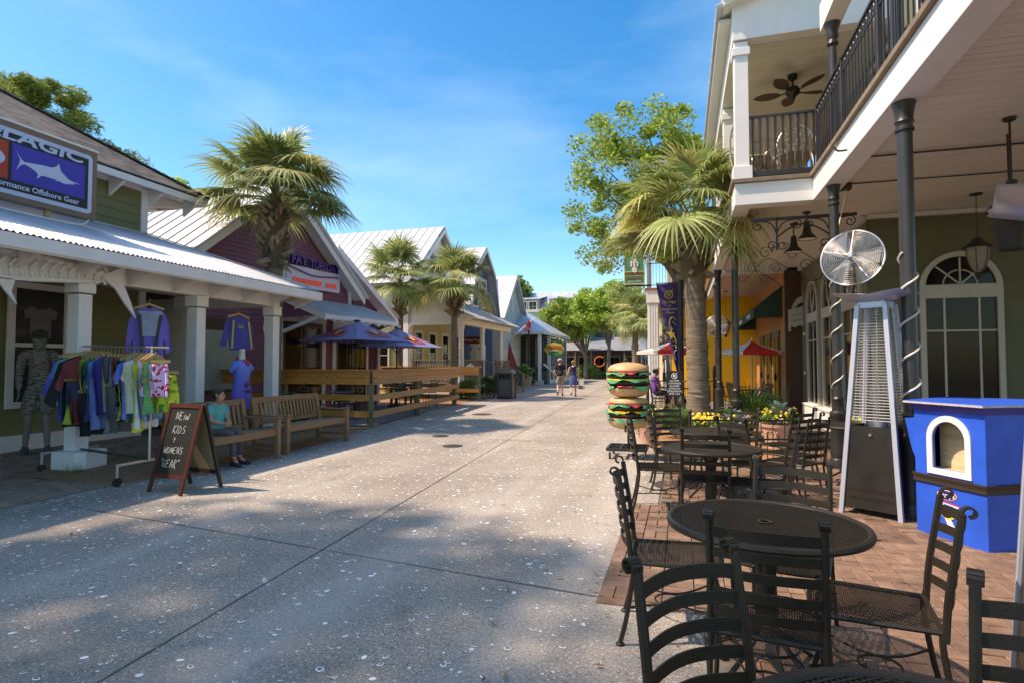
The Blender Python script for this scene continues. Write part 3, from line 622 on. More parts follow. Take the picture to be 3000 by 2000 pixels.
# ================================================================ cedar fences
def fence(label, posts, rails, post_r=.085, square=False, bot=(.22,.36), hh=1.32):
    t = thing('rail_fence', label, 'fence', (*posts[0], 0))
    for x, y in posts:
        if square: MB().box((x-.06,y-.06,0), (x+.06,y+.06,hh-.06)).build('post', CEDAR, t)
        else: MB().lathe([(post_r,-.02),(post_r,hh-.3),(post_r*.96,hh-.29)], (x,y,0), 14, wob=.02).build('post', POSTG, t)
    for a, b, mat, off in rails:
        a = Vector((*a, 0)); b = Vector((*b, 0)); n = Vector((b.y-a.y, a.x-b.x, 0)).normalized()
        o = n*off
        for z, h, w_ in ((hh-.07,.16,.045), (hh-.235,.15,.045), (.70,.145,.045), (.31,.145,.045)):
            MB().bar(a+o+Vector((0,0,z)), b+o+Vector((0,0,z)), w_, h).build('rail', mat, t)
        MB().bar(a+o*.4+Vector((0,0,hh+.03)), b+o*.4+Vector((0,0,hh+.03)), .2, .035).build('cap_rail', mat, t)
    return t
F1 = [(-7.14,12.44),(-7.47,15.66),(-7.97,19.82)]
fence('orange cedar rail fence around the plum bar patio, behind the benches', F1+[(-9.6,12.5),(-11.9,12.5)], [((-11.95,12.36),(-7.12,12.36),CEDAR,0),((-7.02,12.34),(-7.37,15.66),CEDARX,0),((-7.37,15.66),(-7.87,19.95),CEDARX,0),((-11.0,20.05),(-7.9,20.05),CEDARX,0)])
t = thing('rail_fence', 'sunlit short cedar fence beside the green bushes and waste bin', 'fence', (-8, 22.5, 0))
MB().lathe([(.085,-.02),(.085,1.05),(.08,1.06)], (-8.0,22.55,0), 14).build('post', POSTG, t); MB().lathe([(.085,-.02),(.085,1.05),(.08,1.06)], (-10.6,22.55,0), 14).build('post', POSTG, t)
for z, h in ((1.28,.15),(1.12,.15),(.42,.15)): MB().bar((-12.4,22.42,z), (-7.95,22.42,z), .045, h).build('rail', CEDAR, t)
MB().bar((-12.4,22.5,1.38), (-7.9,22.5,1.38), .24, .035).build('cap_rail', CEDAR, t)
# ================================================================ yellow house with the deck
YH = thing('yellow_house', 'pale yellow house with big white metal roof, white porch and wooden deck', 'house', (-14, 28, 0))
MB().box((-28,25,0), (-12.5,32.2,5.5)).build('wall', YELL, YH)
MB().prism([(-12.5,25,5.5),(-12.5,32.2,5.5),(-12.5,28.6,8.5)], (-14,0,0)).build('gable', WHITE, YH)
MB().box((-28,24.95,4.0), (-12.45,24.99,5.5)).build('upper_band', CREAM, YH)
m = MB()
for k in range(12): m.box((-28,24.93,4.05+k*.12), (-12.5,24.95,4.14+k*.12))
o = m.build('band_siding', CREAM, YH); o['kind'] = 'stuff'
MB().box((-12.6,24.9,0), (-12.35,25.02,5.5)).build('corner_board', WHITE, YH); MB().box((-13.1,24.93,3.7), (-12.6,24.96,4.0)).build('frieze', WHITE, YH)
metal_slope(YH, (-12.1,24.45,5.25), (-12.1,28.6,8.75), (-16,0,0), 34); metal_slope(YH, (-12.1,32.75,5.25), (-12.1,28.6,8.75), (-16,0,0), 34)
for ya, za in ((24.5,5.2),(32.7,5.2)): MB().prism([(-12.08,ya,za),(-12.08,28.6,8.7),(-12.08,28.6,8.45),(-12.08,ya,za-.22)], (.04,0,0)).build('rake_board', WHITE, YH)
MB().lathe([(.55,0),(.6,.5),(.75,.55),(.75,.62),(.3,.95),(.05,1.0)], (-20.3,28.6,8.6), 18).build('roof_vent', TIN, YH)
winX(YH, -12.5, 27.6, 28.4, 6.2, 7.2, CREAM, .1, 2, 2); winX(YH, -12.5, 28.8, 29.6, 6.2, 7.2, CREAM, .1, 2, 2)
for y in (25.9, 27.6, 29.3, 31.0): winX(YH, -12.5, y, y+.75, 1.1, 3.0, WHITE, .14, 1, 2)
winY(YH, 24.93, -14.2, -13.4, 1.2, 2.6, CREAM, .08, 1, 2)
# porch
metal_slope(YH, (-9.15,24.6,3.58), (-12.0,24.6,4.82), (0,8.2,0), 18, TIN, 'porch_roof')
MB().prism([(-9.6,25,3.38),(-12.4,25,3.38),(-12.4,25,4.85),(-9.6,25,3.78)], (0,.06,0)).build('pediment', WHITE, YH)
MB().prism([(-9.1,24.58,3.62),(-12.05,24.58,4.9),(-12.05,24.58,4.72),(-9.1,24.58,3.44)], (0,.05,0)).build('porch_rake', WHITE, YH)
MB().box((-9.9,24.92,3.3), (-9.6,32.6,3.6)).box((-12.4,24.93,3.3), (-9.9,25.08,3.42)).build('porch_beam', WHITE, YH)
for k in range(16): MB().bar((-9.6,25.1+k*.48,3.66), (-9.2,25.1+k*.48,3.52), .06, .1).build('rafter_tail', CREAM, YH)
for x, y in ((-9.75,25.08),(-9.75,28.0),(-9.75,31.1),(-12.3,25.05)): MB().lathe([(.15,.02),(.15,.8),(.13,.82),(.12,3.05),(.15,3.1),(.15,3.3)], (x,y,0), 12).build('column', WHITE, YH)
MB().box((-12.5,25,.5), (-9.6,32.6,.65)).build('deck', DECKW, YH); MB().box((-12.5,25.02,.05), (-9.65,32.6,.5)).build('deck_skirt', CREAM, YH)
for a, b in (((-12.3,25.05),(-9.7,25.05)), ((-9.68,25.05),(-9.68,28.3)), ((-9.68,30.0),(-9.68,32.5))):
    rl = MB().bar((*a,1.68), (*b,1.68), .12, .04).bar((*a,.8), (*b,.8), .05, .08).build('deck_rail', DECKW, YH)
    n = int(math.dist(a, b)/.13)
    for k in range(n+1):
        x = a[0]+(b[0]-a[0])*k/n; y = a[1]+(b[1]-a[1])*k/n; MB().box((x-.035,y-.02,.65), (x+.035,y+.02,1.66)).build('baluster', DECKW, rl)
for k in range(4): MB().box((-9.6+k*.33,28.35,0), (-9.25+k*.33,29.95,.55-k*.14)).build('step', DECKW, YH)
for y in (28.35, 29.95):
    h = MB().bar((-9.65,y,1.68), (-8.1,y,.98), .1, .05).box((-8.16,y-.05,0), (-8.06,y+.05,.98)).build('stair_rail', DECKW, YH)
    for k in range(7): x = -9.5+k*.22; MB().box((x-.02,y-.02,.3-k*.03), (x+.02,y+.02,1.6-(x+9.65)*.45)).build('baluster', DECKW, h)
SY = thing('yogurt_sign', 'small dark red sign board with white lettering hanging in the yellow house porch', 'sign', (-11.4, 31.6, 2.6))
MB().box((-12.2,31.6,2.65), (-10.9,31.66,3.05)).build('board', M('maroon_board', (.18,.03,.03), .5), SY); text('Frozen Yogurt', .24, (-11.5,31.585,2.85), (1,0,0), Z, WHP, SY, 'letters', .003, .8)
# ================================================================ houses further along the left side
def house(name, label, cat, x, y0, y1, ze, zr, wall, roof, depth=10, gable=None, ov=.4, seams=14):
    h = thing(name, label, cat, (x, (y0+y1)/2, 0)); ym = (y0+y1)/2
    MB().box((x-depth,y0,0), (x,y1,ze)).build('wall', wall, h)
    MB().prism([(x,y0,ze),(x,y1,ze),(x,ym,zr)], (-depth,0,0)).build('gable', gable or wall, h)
    s = (zr-ze)/(ym-y0)
    for a, sg in ((y0,-1),(y1,1)): metal_slope(h, (x+ov,a+sg*ov,ze-ov*s+.05), (x+ov,ym,zr+.05), (-depth-ov,0,0), seams, roof)
    for a, sg in ((y0,-1),(y1,1)): MB().prism([(x+ov,a+sg*ov,ze-ov*s+.05),(x+ov,ym,zr+.05),(x+ov,ym,zr-.17),(x+ov,a+sg*ov,ze-ov*s-.17)], (.04,0,0)).build('rake_board', CREAM, h)
    return h
def lapY(h, x0, x1, y, z0, z1, dz, mat):
    m = MB(); z = z0
    while z < z1: m.add([(x0,y-.025,z),(x1,y-.025,z),(x1,y-.004,z+dz),(x0,y-.004,z+dz),(x0,y,z),(x1,y,z)], [(0,1,2,3),(4,5,1,0)]); z += dz
    o = m.build('lap_siding', mat, h); o['kind'] = 'stuff'
def lapX(h, x, y0, y1, z0, z1, dz, mat, top=None):
    m = MB(); z = z0
    while z < z1:
        a, b = (y0, y1) if not top else top(z+dz)
        if b > a: m.add([(x+.025,a,z),(x+.025,b,z),(x+.004,b,z+dz),(x+.004,a,z+dz),(x,a,z),(x,b,z)], [(0,1,2,3),(4,5,1,0)])
        z += dz
    o = m.build('lap_siding', mat, h); o['kind'] = 'stuff'
BH = thing('blue_barn_house', 'blue gambrel roofed building behind the yellow house porch', 'building', (-12.6, 35.5, 0))
g = [(33,0),(38.2,0),(38.2,4.6),(37.2,7.3),(35.6,8.6),(34,7.3),(33,4.6)]
MB().prism([(-12.6,y,z) for y,z in g], (-9,0,0)).build('wall', SLATE, BH)
m = MB()
for k in range(26): y = 33.1+k*.2; zt = min(4.6+(y-33)*2.7, 4.6+(38.2-y)*2.7, 7.3+(1.6-abs(y-35.6))*.8); m.box((-12.6,y,.2), (-12.56,y+.04,zt))
m.build('battens', SLATE, BH)
rf = [(32.6,4.3),(33.8,7.5),(35.6,9.0),(37.4,7.5),(38.7,4.2)]
for i in range(4):
    (a, za), (b, zb) = rf[i:i+2]; metal_slope(BH, (-12.1,a,za), (-12.1,b,zb), (-9.5,0,0), 12, TIN); MB().prism([(-12.1,a,za),(-12.1,b,zb),(-12.1,b,zb-.3),(-12.1,a,za-.3)], (.05,0,0)).build('rake_board', CREAM, BH)
winX(BH, -12.6, 34.4, 35.3, 5.2, 6.9, CREAM, .15, 1, 2); winX(BH, -12.6, 35.9, 36.8, 5.2, 6.9, CREAM, .15, 1, 2); winX(BH, -12.6, 34.3, 36.6, 1.1, 2.6, CREAM, .15, 4, 2)
for k in range(2): MB().tube([(-12.4+.5*math.sin(a_/8*math.pi),34.6+k*.9+a_*.09,4.6+.35*math.sin(a_/8*math.pi)) for a_ in range(9)], .03, 5).build('gooseneck_lamp', BLACK, BH)
CH = house('cream_dormer_house', 'cream clapboard house with grey metal roof and single dormer window', 'house', -12.2, 38.6, 45.2, 4.6, 8.0, CREAMS, TIN, 12, GREYS)
lapY(CH, -22, -12.2, 38.6, 2.5, 4.6, .16, CREAMS); lapX(CH, -12.2, 38.6, 45.2, 2.6, 7.9, .16, M('pale_blue_siding', (.48,.53,.50), .6), lambda z: (38.6+max(0,z-4.6)*.97, 45.2-max(0,z-4.6)*.97))
d = MB().box((-15.6,38.9,4.4), (-13.7,42,6.5)).build('dormer', CREAMS, CH); winY(CH, 38.9, -15.1, -14.2, 4.9, 6.2, CREAM, .12, 2, 2)
metal_slope(CH, (-16,38.5,6.45), (-16,41.9,7.9), (2.7,0,0), 6, TIN, 'dormer_roof'); MB().box((-12.2,41.6,5.2), (-12.15,42.1,6.6)).build('louvre_vent', CREAM, CH)
GH = house('grey_roof_house', 'grey building with a double dormer above the far street', 'house', -12.5, 66.6, 76, 7.5, 10.3, GREYS, TIN, 16, GREYS)
for x in (-17.6, -13.6):
    MB().box((x-1.4,67,7.5), (x+1.4,70,9.1)).build('dormer', M('dormer_grey', (.22,.22,.21), .7), GH); metal_slope(GH, (x-1.6,66.7,9.1), (x-1.6,70.5,9.8), (3.2,0,0), 4, TIN, 'dormer_roof')
    winY(GH, 67, x-1.0, x-.15, 7.7, 8.8, CREAM, .1, 2, 2); winY(GH, 67, x+.2, x+1.05, 7.7, 8.8, CREAM, .1, 2, 2)
MH = thing('mint_building', 'mint green three storey building beyond the trees', 'building', (-14, 64, 0))
MB().box((-34,63,0), (-9.6,66.4,7.2)).build('wall', MINT, MH); MB().box((-34.2,62.8,7.2), (-9.4,66.5,7.5)).build('cornice', CREAM, MH)
MB().box((-9.6,65,0), (-4.5,72,7.0)).build('side_wing', M('sage_siding', (.20,.25,.17), .7), MH); lapY(MH, -9.5, -4.5, 65, .5, 6.9, .2, M('sage_siding'))
for x, z in ((-24,4),(-20,4),(-16,4),(-12,4),(-12,1),(-16,1)): winY(MH, 63, x, x+1.1, z, z+2, BROWNW, .14, 2, 2)
for x in (-9.0, -7.0, -5.8): winY(MH, 65, x, x+.9, 3.6, 6.2, BROWNW, .14, 1, 2)
# pizza pavilion with hip roof
PV = thing('pizza_pavilion', 'open dining pavilion with grey metal hip roof and white posts beside the street lamp', 'pavilion', (-12.5, 45, 0))
m = MB(); m.add([(-18,41.6,3.85),(-9.7,41.6,3.85),(-9.7,52,3.85),(-18,52,3.85),(-13.9,45.8,6.6),(-13.9,47.8,6.6)], [(0,1,4),(1,2,5,4),(2,3,5),(3,0,4,5),(0,3,2,1)]); m.build('hip_roof', TIN, PV)
MB().box((-18,41.6,3.65), (-9.7,41.7,3.85)).box((-9.8,41.7,3.65), (-9.7,52,3.85)).build('fascia', CREAM, PV)
for x, y in ((-12.3,41.9),(-10.1,41.9),(-14.8,41.9),(-10.1,45),(-10.1,48.4),(-10.1,51.7)): MB().box((x-.11,y-.11,.3), (x+.11,y+.11,3.65)).build('post', WHITE, PV)
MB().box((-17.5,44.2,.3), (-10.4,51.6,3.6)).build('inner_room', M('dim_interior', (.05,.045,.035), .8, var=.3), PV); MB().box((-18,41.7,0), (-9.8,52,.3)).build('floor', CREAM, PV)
for k in range(9): MB().box((-17+k*.75,44.1,.4), (-16.8+k*.75,44.18,3.5)).build('shutter_slat', DECKW, PV)
for k in range(12): MB().box((-9.98,45.3+k*.5,.4), (-9.86,45.45+k*.5,3.4)).build('shutter_slat', M('grey_slat', (.25,.25,.24), .7), PV)
MB().bar((-9.8,41.9,1.5), (-8.6,41.9,.5), .12, .1).build('stair_rail', WHITE, PV); MB().bar((-9.8,43.2,1.5), (-8.4,43.2,.5), .12, .1).build('stair_rail', GREYS, PV)
PS = thing('pizzeria_sign', 'scalloped yellow and green hanging sign with red lettering near the pavilion', 'sign', (-9.4, 41.5, 2.2))
oc = arc(0,0,.72,0,360,28,.48)[:-1]; oc = [(x*(1+.05*math.cos(8*i/28*6.28)), y*(1+.05*math.cos(8*i/28*6.28))) for i, (x, y) in enumerate(oc)]
tess(oc, (-8.9,41.5,2.55), (1,0,0), Z, .06, M('sign_lime', (.45,.50,.10), .5), PS, 'board')
o2 = [(x*.86, y*.8) for x, y in oc]; tess(o2, (-8.9,41.44,2.55), (1,0,0), Z, .03, M('sign_gold', (.60,.42,.06), .5), PS, 'inner_panel')
tess([(x*.42, y*.2-.27) for x, y in arc(0,0,1,0,360,20)[:-1]], (-8.9,41.40,2.52), (1,0,0), Z, .03, M('sign_green', (.05,.22,.08), .5), PS, 'lower_oval')
text('ROBERTO\'S', .3, (-8.9,41.38,2.66), (1,0,0), Z, SIGNR, PS, 'letters', .01, .8, .01); text('PIZZERIA', .15, (-8.9,41.36,2.46), (1,0,0), Z, WHP, PS, 'letters', .01, .9)
MB().tube([(-9.8,41.55,3.4),(-7.9,41.55,3.4)], .03, 6).tube([(-8.9,41.52,3.1),(-8.9,41.55,3.4)], .02, 5).build('bracket', BLACK, PS)
# far shops closing the street
def farshop(name, label, x0, x1, y, ze, zt, wall, d=6):
    h = thing(name, label, 'shop', ((x0+x1)/2, y, 0)); MB().box((x0,y,0), (x1,y+d,ze)).build('wall', wall, h)
    m = MB(); m.add([(x0-.4,y-1,ze-.1),(x1+.4,y-1,ze-.1),(x1+.4,y+d*.5,zt),(x0-.4,y+d*.5,zt)], [(0,1,2,3)]); m.add([(x0-.4,y-1,ze-.15),(x1+.4,y-1,ze-.15),(x1+.4,y+d*.5,zt-.05),(x0-.4,y+d*.5,zt-.05)], [(3,2,1,0)]); m.build('roof', M('dull_tin', (.30,.31,.33), .5, .3, var=.25, vs=1.2), h)
    n = int((x1-x0)/1.6)
    for k in range(n): winY(h, y, x0+.4+k*1.6, x0+1.4+k*1.6, .6, 2.2, DECKW, .1, 2, 2)
    for k in range(n+1): MB().box((x0+k*(x1-x0)/max(n,1)-.06,y-.9,0), (x0+k*(x1-x0)/max(n,1)+.06,y-.78,ze-.1)).build('post', DECKW, h)
    return h
DW = M('dark_shop_wall', (.07,.06,.045), .7, var=.3)
farshop('dark_shop', 'dark timber shop with grey metal porch roof behind the far maple tree', -12.5, -4.0, 61.5, 3.0, 4.4, DW)
farshop('dark_shop', 'low dark shop at the far end of the street beside the white palm trunk', -1.0, 5, 74, 3.2, 4.6, DW)
farshop('dark_shop', 'far tan shop seen through the gap at the end of the street', -12, 0, 88, 3.4, 5.2, M('tan_wall', (.4,.3,.18), .7))
RG = thing('orange_ring', 'orange neon ring on the dark timber shop front', 'neon sign', (-8.6, 60.2, 1.7)); MB().tube([(-8.2+.52*math.cos(a_/24*6.283),60.3,1.75+.52*math.sin(a_/24*6.283)) for a_ in range(3,24)], .045, 8).build('tube', M('orange_neon', (.8,.16,.03), .4, emit=.3), RG)
AR = thing('arch_sign', 'dark arched entrance sign with yellow lettering at the end of the street', 'sign', (-3, 68, 2.5))
MB().tube([(-4.6+a_*.32,68,2.4+.6*math.sin(a_/13*math.pi)) for a_ in range(14)], .08, 6).box((-4.7,67.95,0), (-4.5,68.05,2.5)).box((-.5,67.95,0), (-.3,68.05,2.5)).build('arch', BLACK, AR); text('VILLAGE DOOR', .6, (-2.5,67.9,3.3), (1,0,0), Z, YELP, AR, 'letters', .02, .8)
# ================================================================ right side: building with the iron gallery
GB = thing('gallery_building', 'sage green building on the right with white two storey gallery, arched windows and white beams', 'building', (3.3, 12, 0))
JX, OX, JY, EYY = 2.03, .86, 10.18, 18.3
MB().box((JX,-3,4.1), (JX+.28,JY+.02,4.46)).build('gallery_beam', WHITE, GB, .008)
MB().box((OX,JY,4.1), (JX+.002,JY+.28,4.46)).build('gallery_beam', WHITE, GB, .008)
MB().box((OX,JY+.282,4.1), (OX+.26,EYY,4.46)).build('gallery_beam', WHITE, GB, .008)
CURB = M('curb_timber', (.24,.17,.11), .7, var=.25, vs=5, bump=.3)
MB().box((JX-.05,-3,4.462), (JX+.30,JY-.05,4.53)).box((OX-.05,JY-.05,4.462), (JX+.3,JY+.26,4.53)).box((OX-.05,JY+.262,4.462), (OX+.3,EYY,4.53)).build('deck_edge', CURB, GB, .006)
m = MB(); y = -2.
while y < EYY-.1:
    x0 = JX+.28 if y < JY else OX+.26; m.box((x0,y,4.25+rnd.uniform(0,.002)), (8.5,y+.115,4.27)); y += .122
o = m.build('ceiling_boards', SOFF, GB); o['kind'] = 'stuff'
MB().box((JX+.3,-2,4.28), (9,EYY,4.44)).box((OX+.3,JY+.3,4.28), (JX+.3,EYY-.05,4.44)).build('gallery_deck', CURB, GB)
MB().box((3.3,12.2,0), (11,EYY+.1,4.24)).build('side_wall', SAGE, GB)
MB().box((3.34,12.14,0), (11,12.2,4.24)).build('front_wall', SAGE_SHADED, GB)
MB().box((3.3,5,4.53), (10,16,7.3)).build('upper_wall', SAGE, GB)
MB().box((3.2,12.16,4.14), (3.3,EYY,4.24)).box((3.3,12.06,4.16), (9,12.14,4.24)).build('cornice', CREAM, GB)
# upper gallery
m = MB(); y = JY+.3
while y < EYY: m.box((OX+.2,y,6.9), (3.3,y+.115,6.92)); y += .122
o = m.build('upper_ceiling_boards', SOFF, GB); o['kind'] = 'stuff'
MB().prism([(OX,JY,6.88),(7,JY,6.88),(7,JY,7.28),(OX,JY,7.28)], (0,.24,0)).build('upper_beam', WHITE, GB)
MB().prism([(OX,JY+.03,7.282),(7,JY+.03,7.282),(7,JY+.03,9.1),(OX,JY+.03,7.45)], (0,.2,0)).build('pediment', WHITE, GB)
MB().bar((OX-.15,JY-.02,7.45), (7,JY-.02,9.14), .3, .09).build('rake_board', WHITE, GB); MB().bar((OX-.17,JY-.1,7.53), (7,JY-.1,9.24), .5, .04).build('roof_edge', TIN, GB)
MB().box((OX,JY+.242,6.88), (OX+.24,EYY,7.28)).build('upper_beam', WHITE, GB); MB().box((OX-.2,JY+.24,7.3), (OX+.3,EYY,7.4)).build('eave_board', WHITE, GB)
metal_slope(GB, (OX-.25,JY-.1,7.4), (7,JY-.1,9.2), (0,8.3,0), 18, TIN, 'roof')
for y in (JY+.16, 13.0, 15.6, 18.0):
    p = MB().box((OX+.02,y-.12,4.54), (OX+.24,y+.12,6.86)).build('square_column', WHITE, GB, .006); MB().box((OX-.01,y-.15,6.62), (OX+.27,y+.15,6.75)).build('column_capital', WHITE, p, .006); MB().box((OX-.02,y-.16,4.535), (OX+.28,y+.16,4.75)).build('column_base', WHITE, p, .006)
MB().box((JX,-3,6.45), (JX+.24,9.5,6.85)).build('front_roof_beam', WHITE, GB)
winX(GB, 3.3, 10.2, 11.6, 4.9, 6.6, CREAM, .1, 4, 4, sgn=-1); winX(GB, 3.3, 7.8, 9.3, 4.9, 6.6, CREAM, .1, 4, 4, sgn=-1)
for y in (10.0, 11.75): 
    m = MB()
    for k in range(26): m.box((3.22,y-.1,4.85+k*.07), (3.26,y+.1,4.9+k*.07))
    m.build('shutter', SAGE, GB)
# small iron things on the beam
MB().tube(smooth([(JX-.02,8.1,4.17),(JX-.12,8.1,4.17),(JX-.16,8.1,4.22),(JX-.12,8.1,4.27)],4), .012, 6).build('beam_hook', BLACK, GB)
MB().bar((2.4,8.6,4.22), (7,8.6,4.22), .02, .02).bar((2.4,9.9,4.235), (7,9.9,4.235), .015, .015).build('conduit', COLM, GB); MB().box((2.35,9.85,4.15), (2.5,9.98,4.245)).build('junction_box', COLM, GB)
MB().tube(smooth([(2.42,9.9,4.15),(2.38,9.88,3.9),(2.28,9.7,3.6),(2.2,9.5,3.3)]), .007, 5).build('cable', WHITE, GB)
# iron columns
def column(x, y, r, label, z0=0, z1=4.1, wrap=False):
    t = thing('iron_column', label, 'column', (x, y, z0))
    MB().lathe([(r,z0),(r,z1-.42),(r*1.02,z1-.3)], (x,y,0), 20).build('shaft', COLM, t)
    MB().lathe([(r,z1-.30),(r*1.25,z1-.29),(r*1.25,z1-.265),(r*1.05,z1-.25),(r*1.08,z1-.22),(r*1.28,z1-.20),(r*1.12,z1-.17),(r*1.2,z1-.11),(r*1.4,z1-.05),(r*1.52,z1-.02),(r*1.52,z1)], (x,y,0), 20).build('capital', BLACK, t)
    MB().lathe([(r*2.0,z0),(r*2.0,z0+.12),(r*1.7,z0+.15),(r*1.85,z0+.22),(r*1.7,z0+.26),(r*1.55,z0+.7),(r*1.8,z0+.74),(r*1.8,z0+.8),(r*1.3,z0+.83),(r*1.1,z0+.98),(r*1.3,z0+1.0),(r,z0+1.03)], (x,y,0), 20).build('base', BLACK, t)
    if wrap:
        P = [(x+(r+.012)*math.cos(a/9*math.pi*1.0), y+(r+.012)*math.sin(a/9*math.pi*1.0), 1.0+a*.0213*wrap) for a in range(0, 84)]
        MB().tube(P, .011, 5).build('rope_light', M('rope_light', (.62,.58,.48), .4, var=0), t)
    return t
column(2.15, 6.6, .068, 'nearest charcoal iron column with white rope light, standing behind the blue kiosk', wrap=.9)
column(2.15, 9.43, .062, 'charcoal iron column with rope light behind the large cage fan', wrap=.95)
column(.98, 11.87, .062, 'slim bare black column rising beside the palmetto')
column(.98, 17.2, .07, 'black iron column beside the yellow wall under the first gallery')
column(1.12, 21.0, .06, 'thinnest black column in front of the yellow wall under the second gallery', z1=4.15)
for x, y, lab in ((2.15,9.3,'upper charcoal column rising from the balcony edge, left one'),(2.15,6.75,'upper charcoal column rising from the balcony edge, right one')):
    t = thing('upper_column', lab, 'column', (x, y, 4.53)); MB().lathe([(.06,4.53),(.055,4.6),(.05,6.15)], (x,y,0), 16).build('shaft', COLM, t); MB().lathe([(.05,6.1),(.08,6.14),(.06,6.2),(.08,6.25),(.07,6.32),(.11,6.45)], (x,y,0), 16).build('capital', BLACK, t)
# balcony railings
RL = thing('balcony_railing', 'long dark iron balcony railing running along the street edge of the gallery', 'railing', (2.1, 7, 4.53))
rx = 2.1
MB().bar((rx,4.2,5.58), (rx,10.12,5.58), .05, .03).build('top_rail', COLM, RL); MB().bar((rx,4.2,5.40), (rx,10.12,5.40), .02, .02).build('middle_rail', COLM, RL); MB().bar((rx,4.2,4.64), (rx,10.12,4.64), .03, .03).build('bottom_rail', COLM, RL)
bm = MB().box((-.0085,-.0085,0), (.0085,.0085,.94)).mesh('baluster', COLM); cm = MB().tube([(0,.05*math.cos(a/10*6.283)*.7,.05*math.sin(a/10*6.283)) for a in range(11)], .008, 5).mesh('ring_ornament', COLM)
k = 0; y = 4.25
while y < 10.1:
    o = link(bpy.data.objects.new('baluster', bm), RL); o.location = (0, y-7, .11)
    o = link(bpy.data.objects.new('ring_ornament', cm), RL); o.location = (0, y-7+.065, .96); y += .135
for y in (10.12, 8.6, 7.1, 5.6): MB().box((rx-.025,y-.025,4.53), (rx+.025,y+.025,5.62)).build('rail_post', COLM, RL)
RJ = thing('balcony_railing', 'short iron railing with tapered balusters across the end of the balcony', 'railing', (1.5, 10.25, 4.53))
MB().bar((1.1,10.28,5.58), (2.1,10.28,5.58), .05, .03).build('top_rail', COLM, RJ); MB().bar((1.1,10.28,4.62), (2.1,10.28,4.62), .06, .08).build('bottom_rail', COLM, RJ)
for k in range(9):
    x = 1.16+k*.115; b = MB().add([(x-.02,10.27,5.56),(x+.02,10.27,5.56),(x+.009,10.27,4.64),(x-.009,10.27,4.64),(x-.02,10.29,5.56),(x+.02,10.29,5.56),(x+.009,10.29,4.64),(x-.009,10.29,4.64)], [(0,1,2,3),(7,6,5,4),(0,4,5,1),(1,5,6,2),(3,2,6,7),(0,3,7,4)]).build('baluster', COLM, RJ)
    MB().bar((x-.03,10.28,5.56), (x-.06,10.28,4.66), .008, .008).bar((x+.03,10.28,5.56), (x+.06,10.28,4.66), .008, .008).build('wire', CURB, b)
# ceiling fan
CF = thing('ceiling_fan', 'dark ceiling fan with five leaf shaped blades under the upper gallery ceiling', 'fan', (2.04, 11.8, 6.9))
DB = M('dark_bronze', (.03,.024,.02), .4, .4, var=.1); FB = M('fan_blade', (.07,.04,.022), .55, var=.2)
MB().lathe([(.09,6.9),(.08,6.82),(.02,6.8),(.02,6.68)], (2.04,11.8,0), 14).build('canopy', DB, CF); MB().lathe([(.02,6.68),(.1,6.66),(.13,6.6),(.12,6.54),(.06,6.5),(.04,6.44)], (2.04,11.8,0), 16).build('motor', DB, CF)
for k in range(5):
    a = R(20+72*k); P = []
    for i in range(15):
        t = i/14; P.append((.2+.5*t, .115*math.sin(math.pi*min(1,t*1.02))**.6))
    for i in range(13, 0, -1): P.append((P[i][0], -P[i][1]))
    tess(P, (2.04,11.8,6.565), (math.cos(a),math.sin(a),.05), (-math.sin(a),math.cos(a),.18), .008, FB, CF, 'blade')
    MB().bar((2.04+.1*math.cos(a),11.8+.1*math.sin(a),6.58), (2.04+.26*math.cos(a),11.8+.26*math.sin(a),6.57), .03, .012).build('blade_arm', DB, CF)
# cast garden chairs on the balcony
CAST = M('cast_aluminium', (.50,.44,.34), .35, .4, var=.15)
def cast_chair(x, y, rz, label):
    t = thing('cast_chair', label, 'chair', (x, y, 4.53), rz, 'cast chairs on the balcony'); z = 4.53; t.scale = (1.15,1.15,1.15); c, s_ = math.cos(rz), math.sin(rz)
    def T(px, py, pz): return (x+px*c-py*s_, y+px*s_+py*c, z+pz)
    MB().lathe([(.24,.43),(.26,.45),(.24,.47)], (x,y,z), 18).build('seat', CAST, t)
    MB().tube([T(.27*math.cos(R(a)), -.22-.06*math.sin(R(a)), .55+.48*math.sin(R(a))**.8) for a in range(0,181,10)], .016, 6).tube([T(.27,-.22,.55), T(.24,-.2,.4)], .016, 6).tube([T(-.27,-.22,.55), T(-.24,-.2,.4)], .016, 6).build('back_frame', CAST, t)
    m = MB()
    for i, (a, b) in enumerate([(-.13,.62),(0,.66),(.13,.62),(-.07,.78),(.07,.78),(0,.92),(-.14,.84),(.14,.84)]): m.tube([Vector(T(a,-.25,b))+Vector(((p.x)*c,(p.x)*s_,p.z)) for p in spiral((0,0,0),.07,.015,i*60,1.1,(1,0,0),(0,0,1),14)], .008, 4)
    m.build('filigree', CAST, t)
    for sx_, sy_ in ((-1,-1),(1,-1),(-1,1),(1,1)): MB().tube(smooth([T(.2*sx_,.17*sy_,.45),T(.24*sx_,.22*sy_,.25),T(.25*sx_,.25*sy_,0)],4), .014, 6).build('leg', CAST, t)
    for sx_ in (-1, 1): MB().tube(smooth([T(.26*sx_,-.2,.62),T(.29*sx_,0,.66),T(.28*sx_,.2,.64),T(.24*sx_,.22,.45)],5), .014, 6).build('arm', CAST, t)
cast_chair(1.9, 10.85, R(170), 'cast metal chair with tall arched filigree back behind the balcony corner'); cast_chair(1.25, 10.9, R(-60), 'cast metal chair partly hidden behind the white square balcony column'); cast_chair(1.75, 12.6, R(10), 'cast metal chair on the far side of the balcony table')
t = thing('cast_table', 'round cast metal table on the balcony behind the railing', 'table', (1.55, 11.9, 4.53))
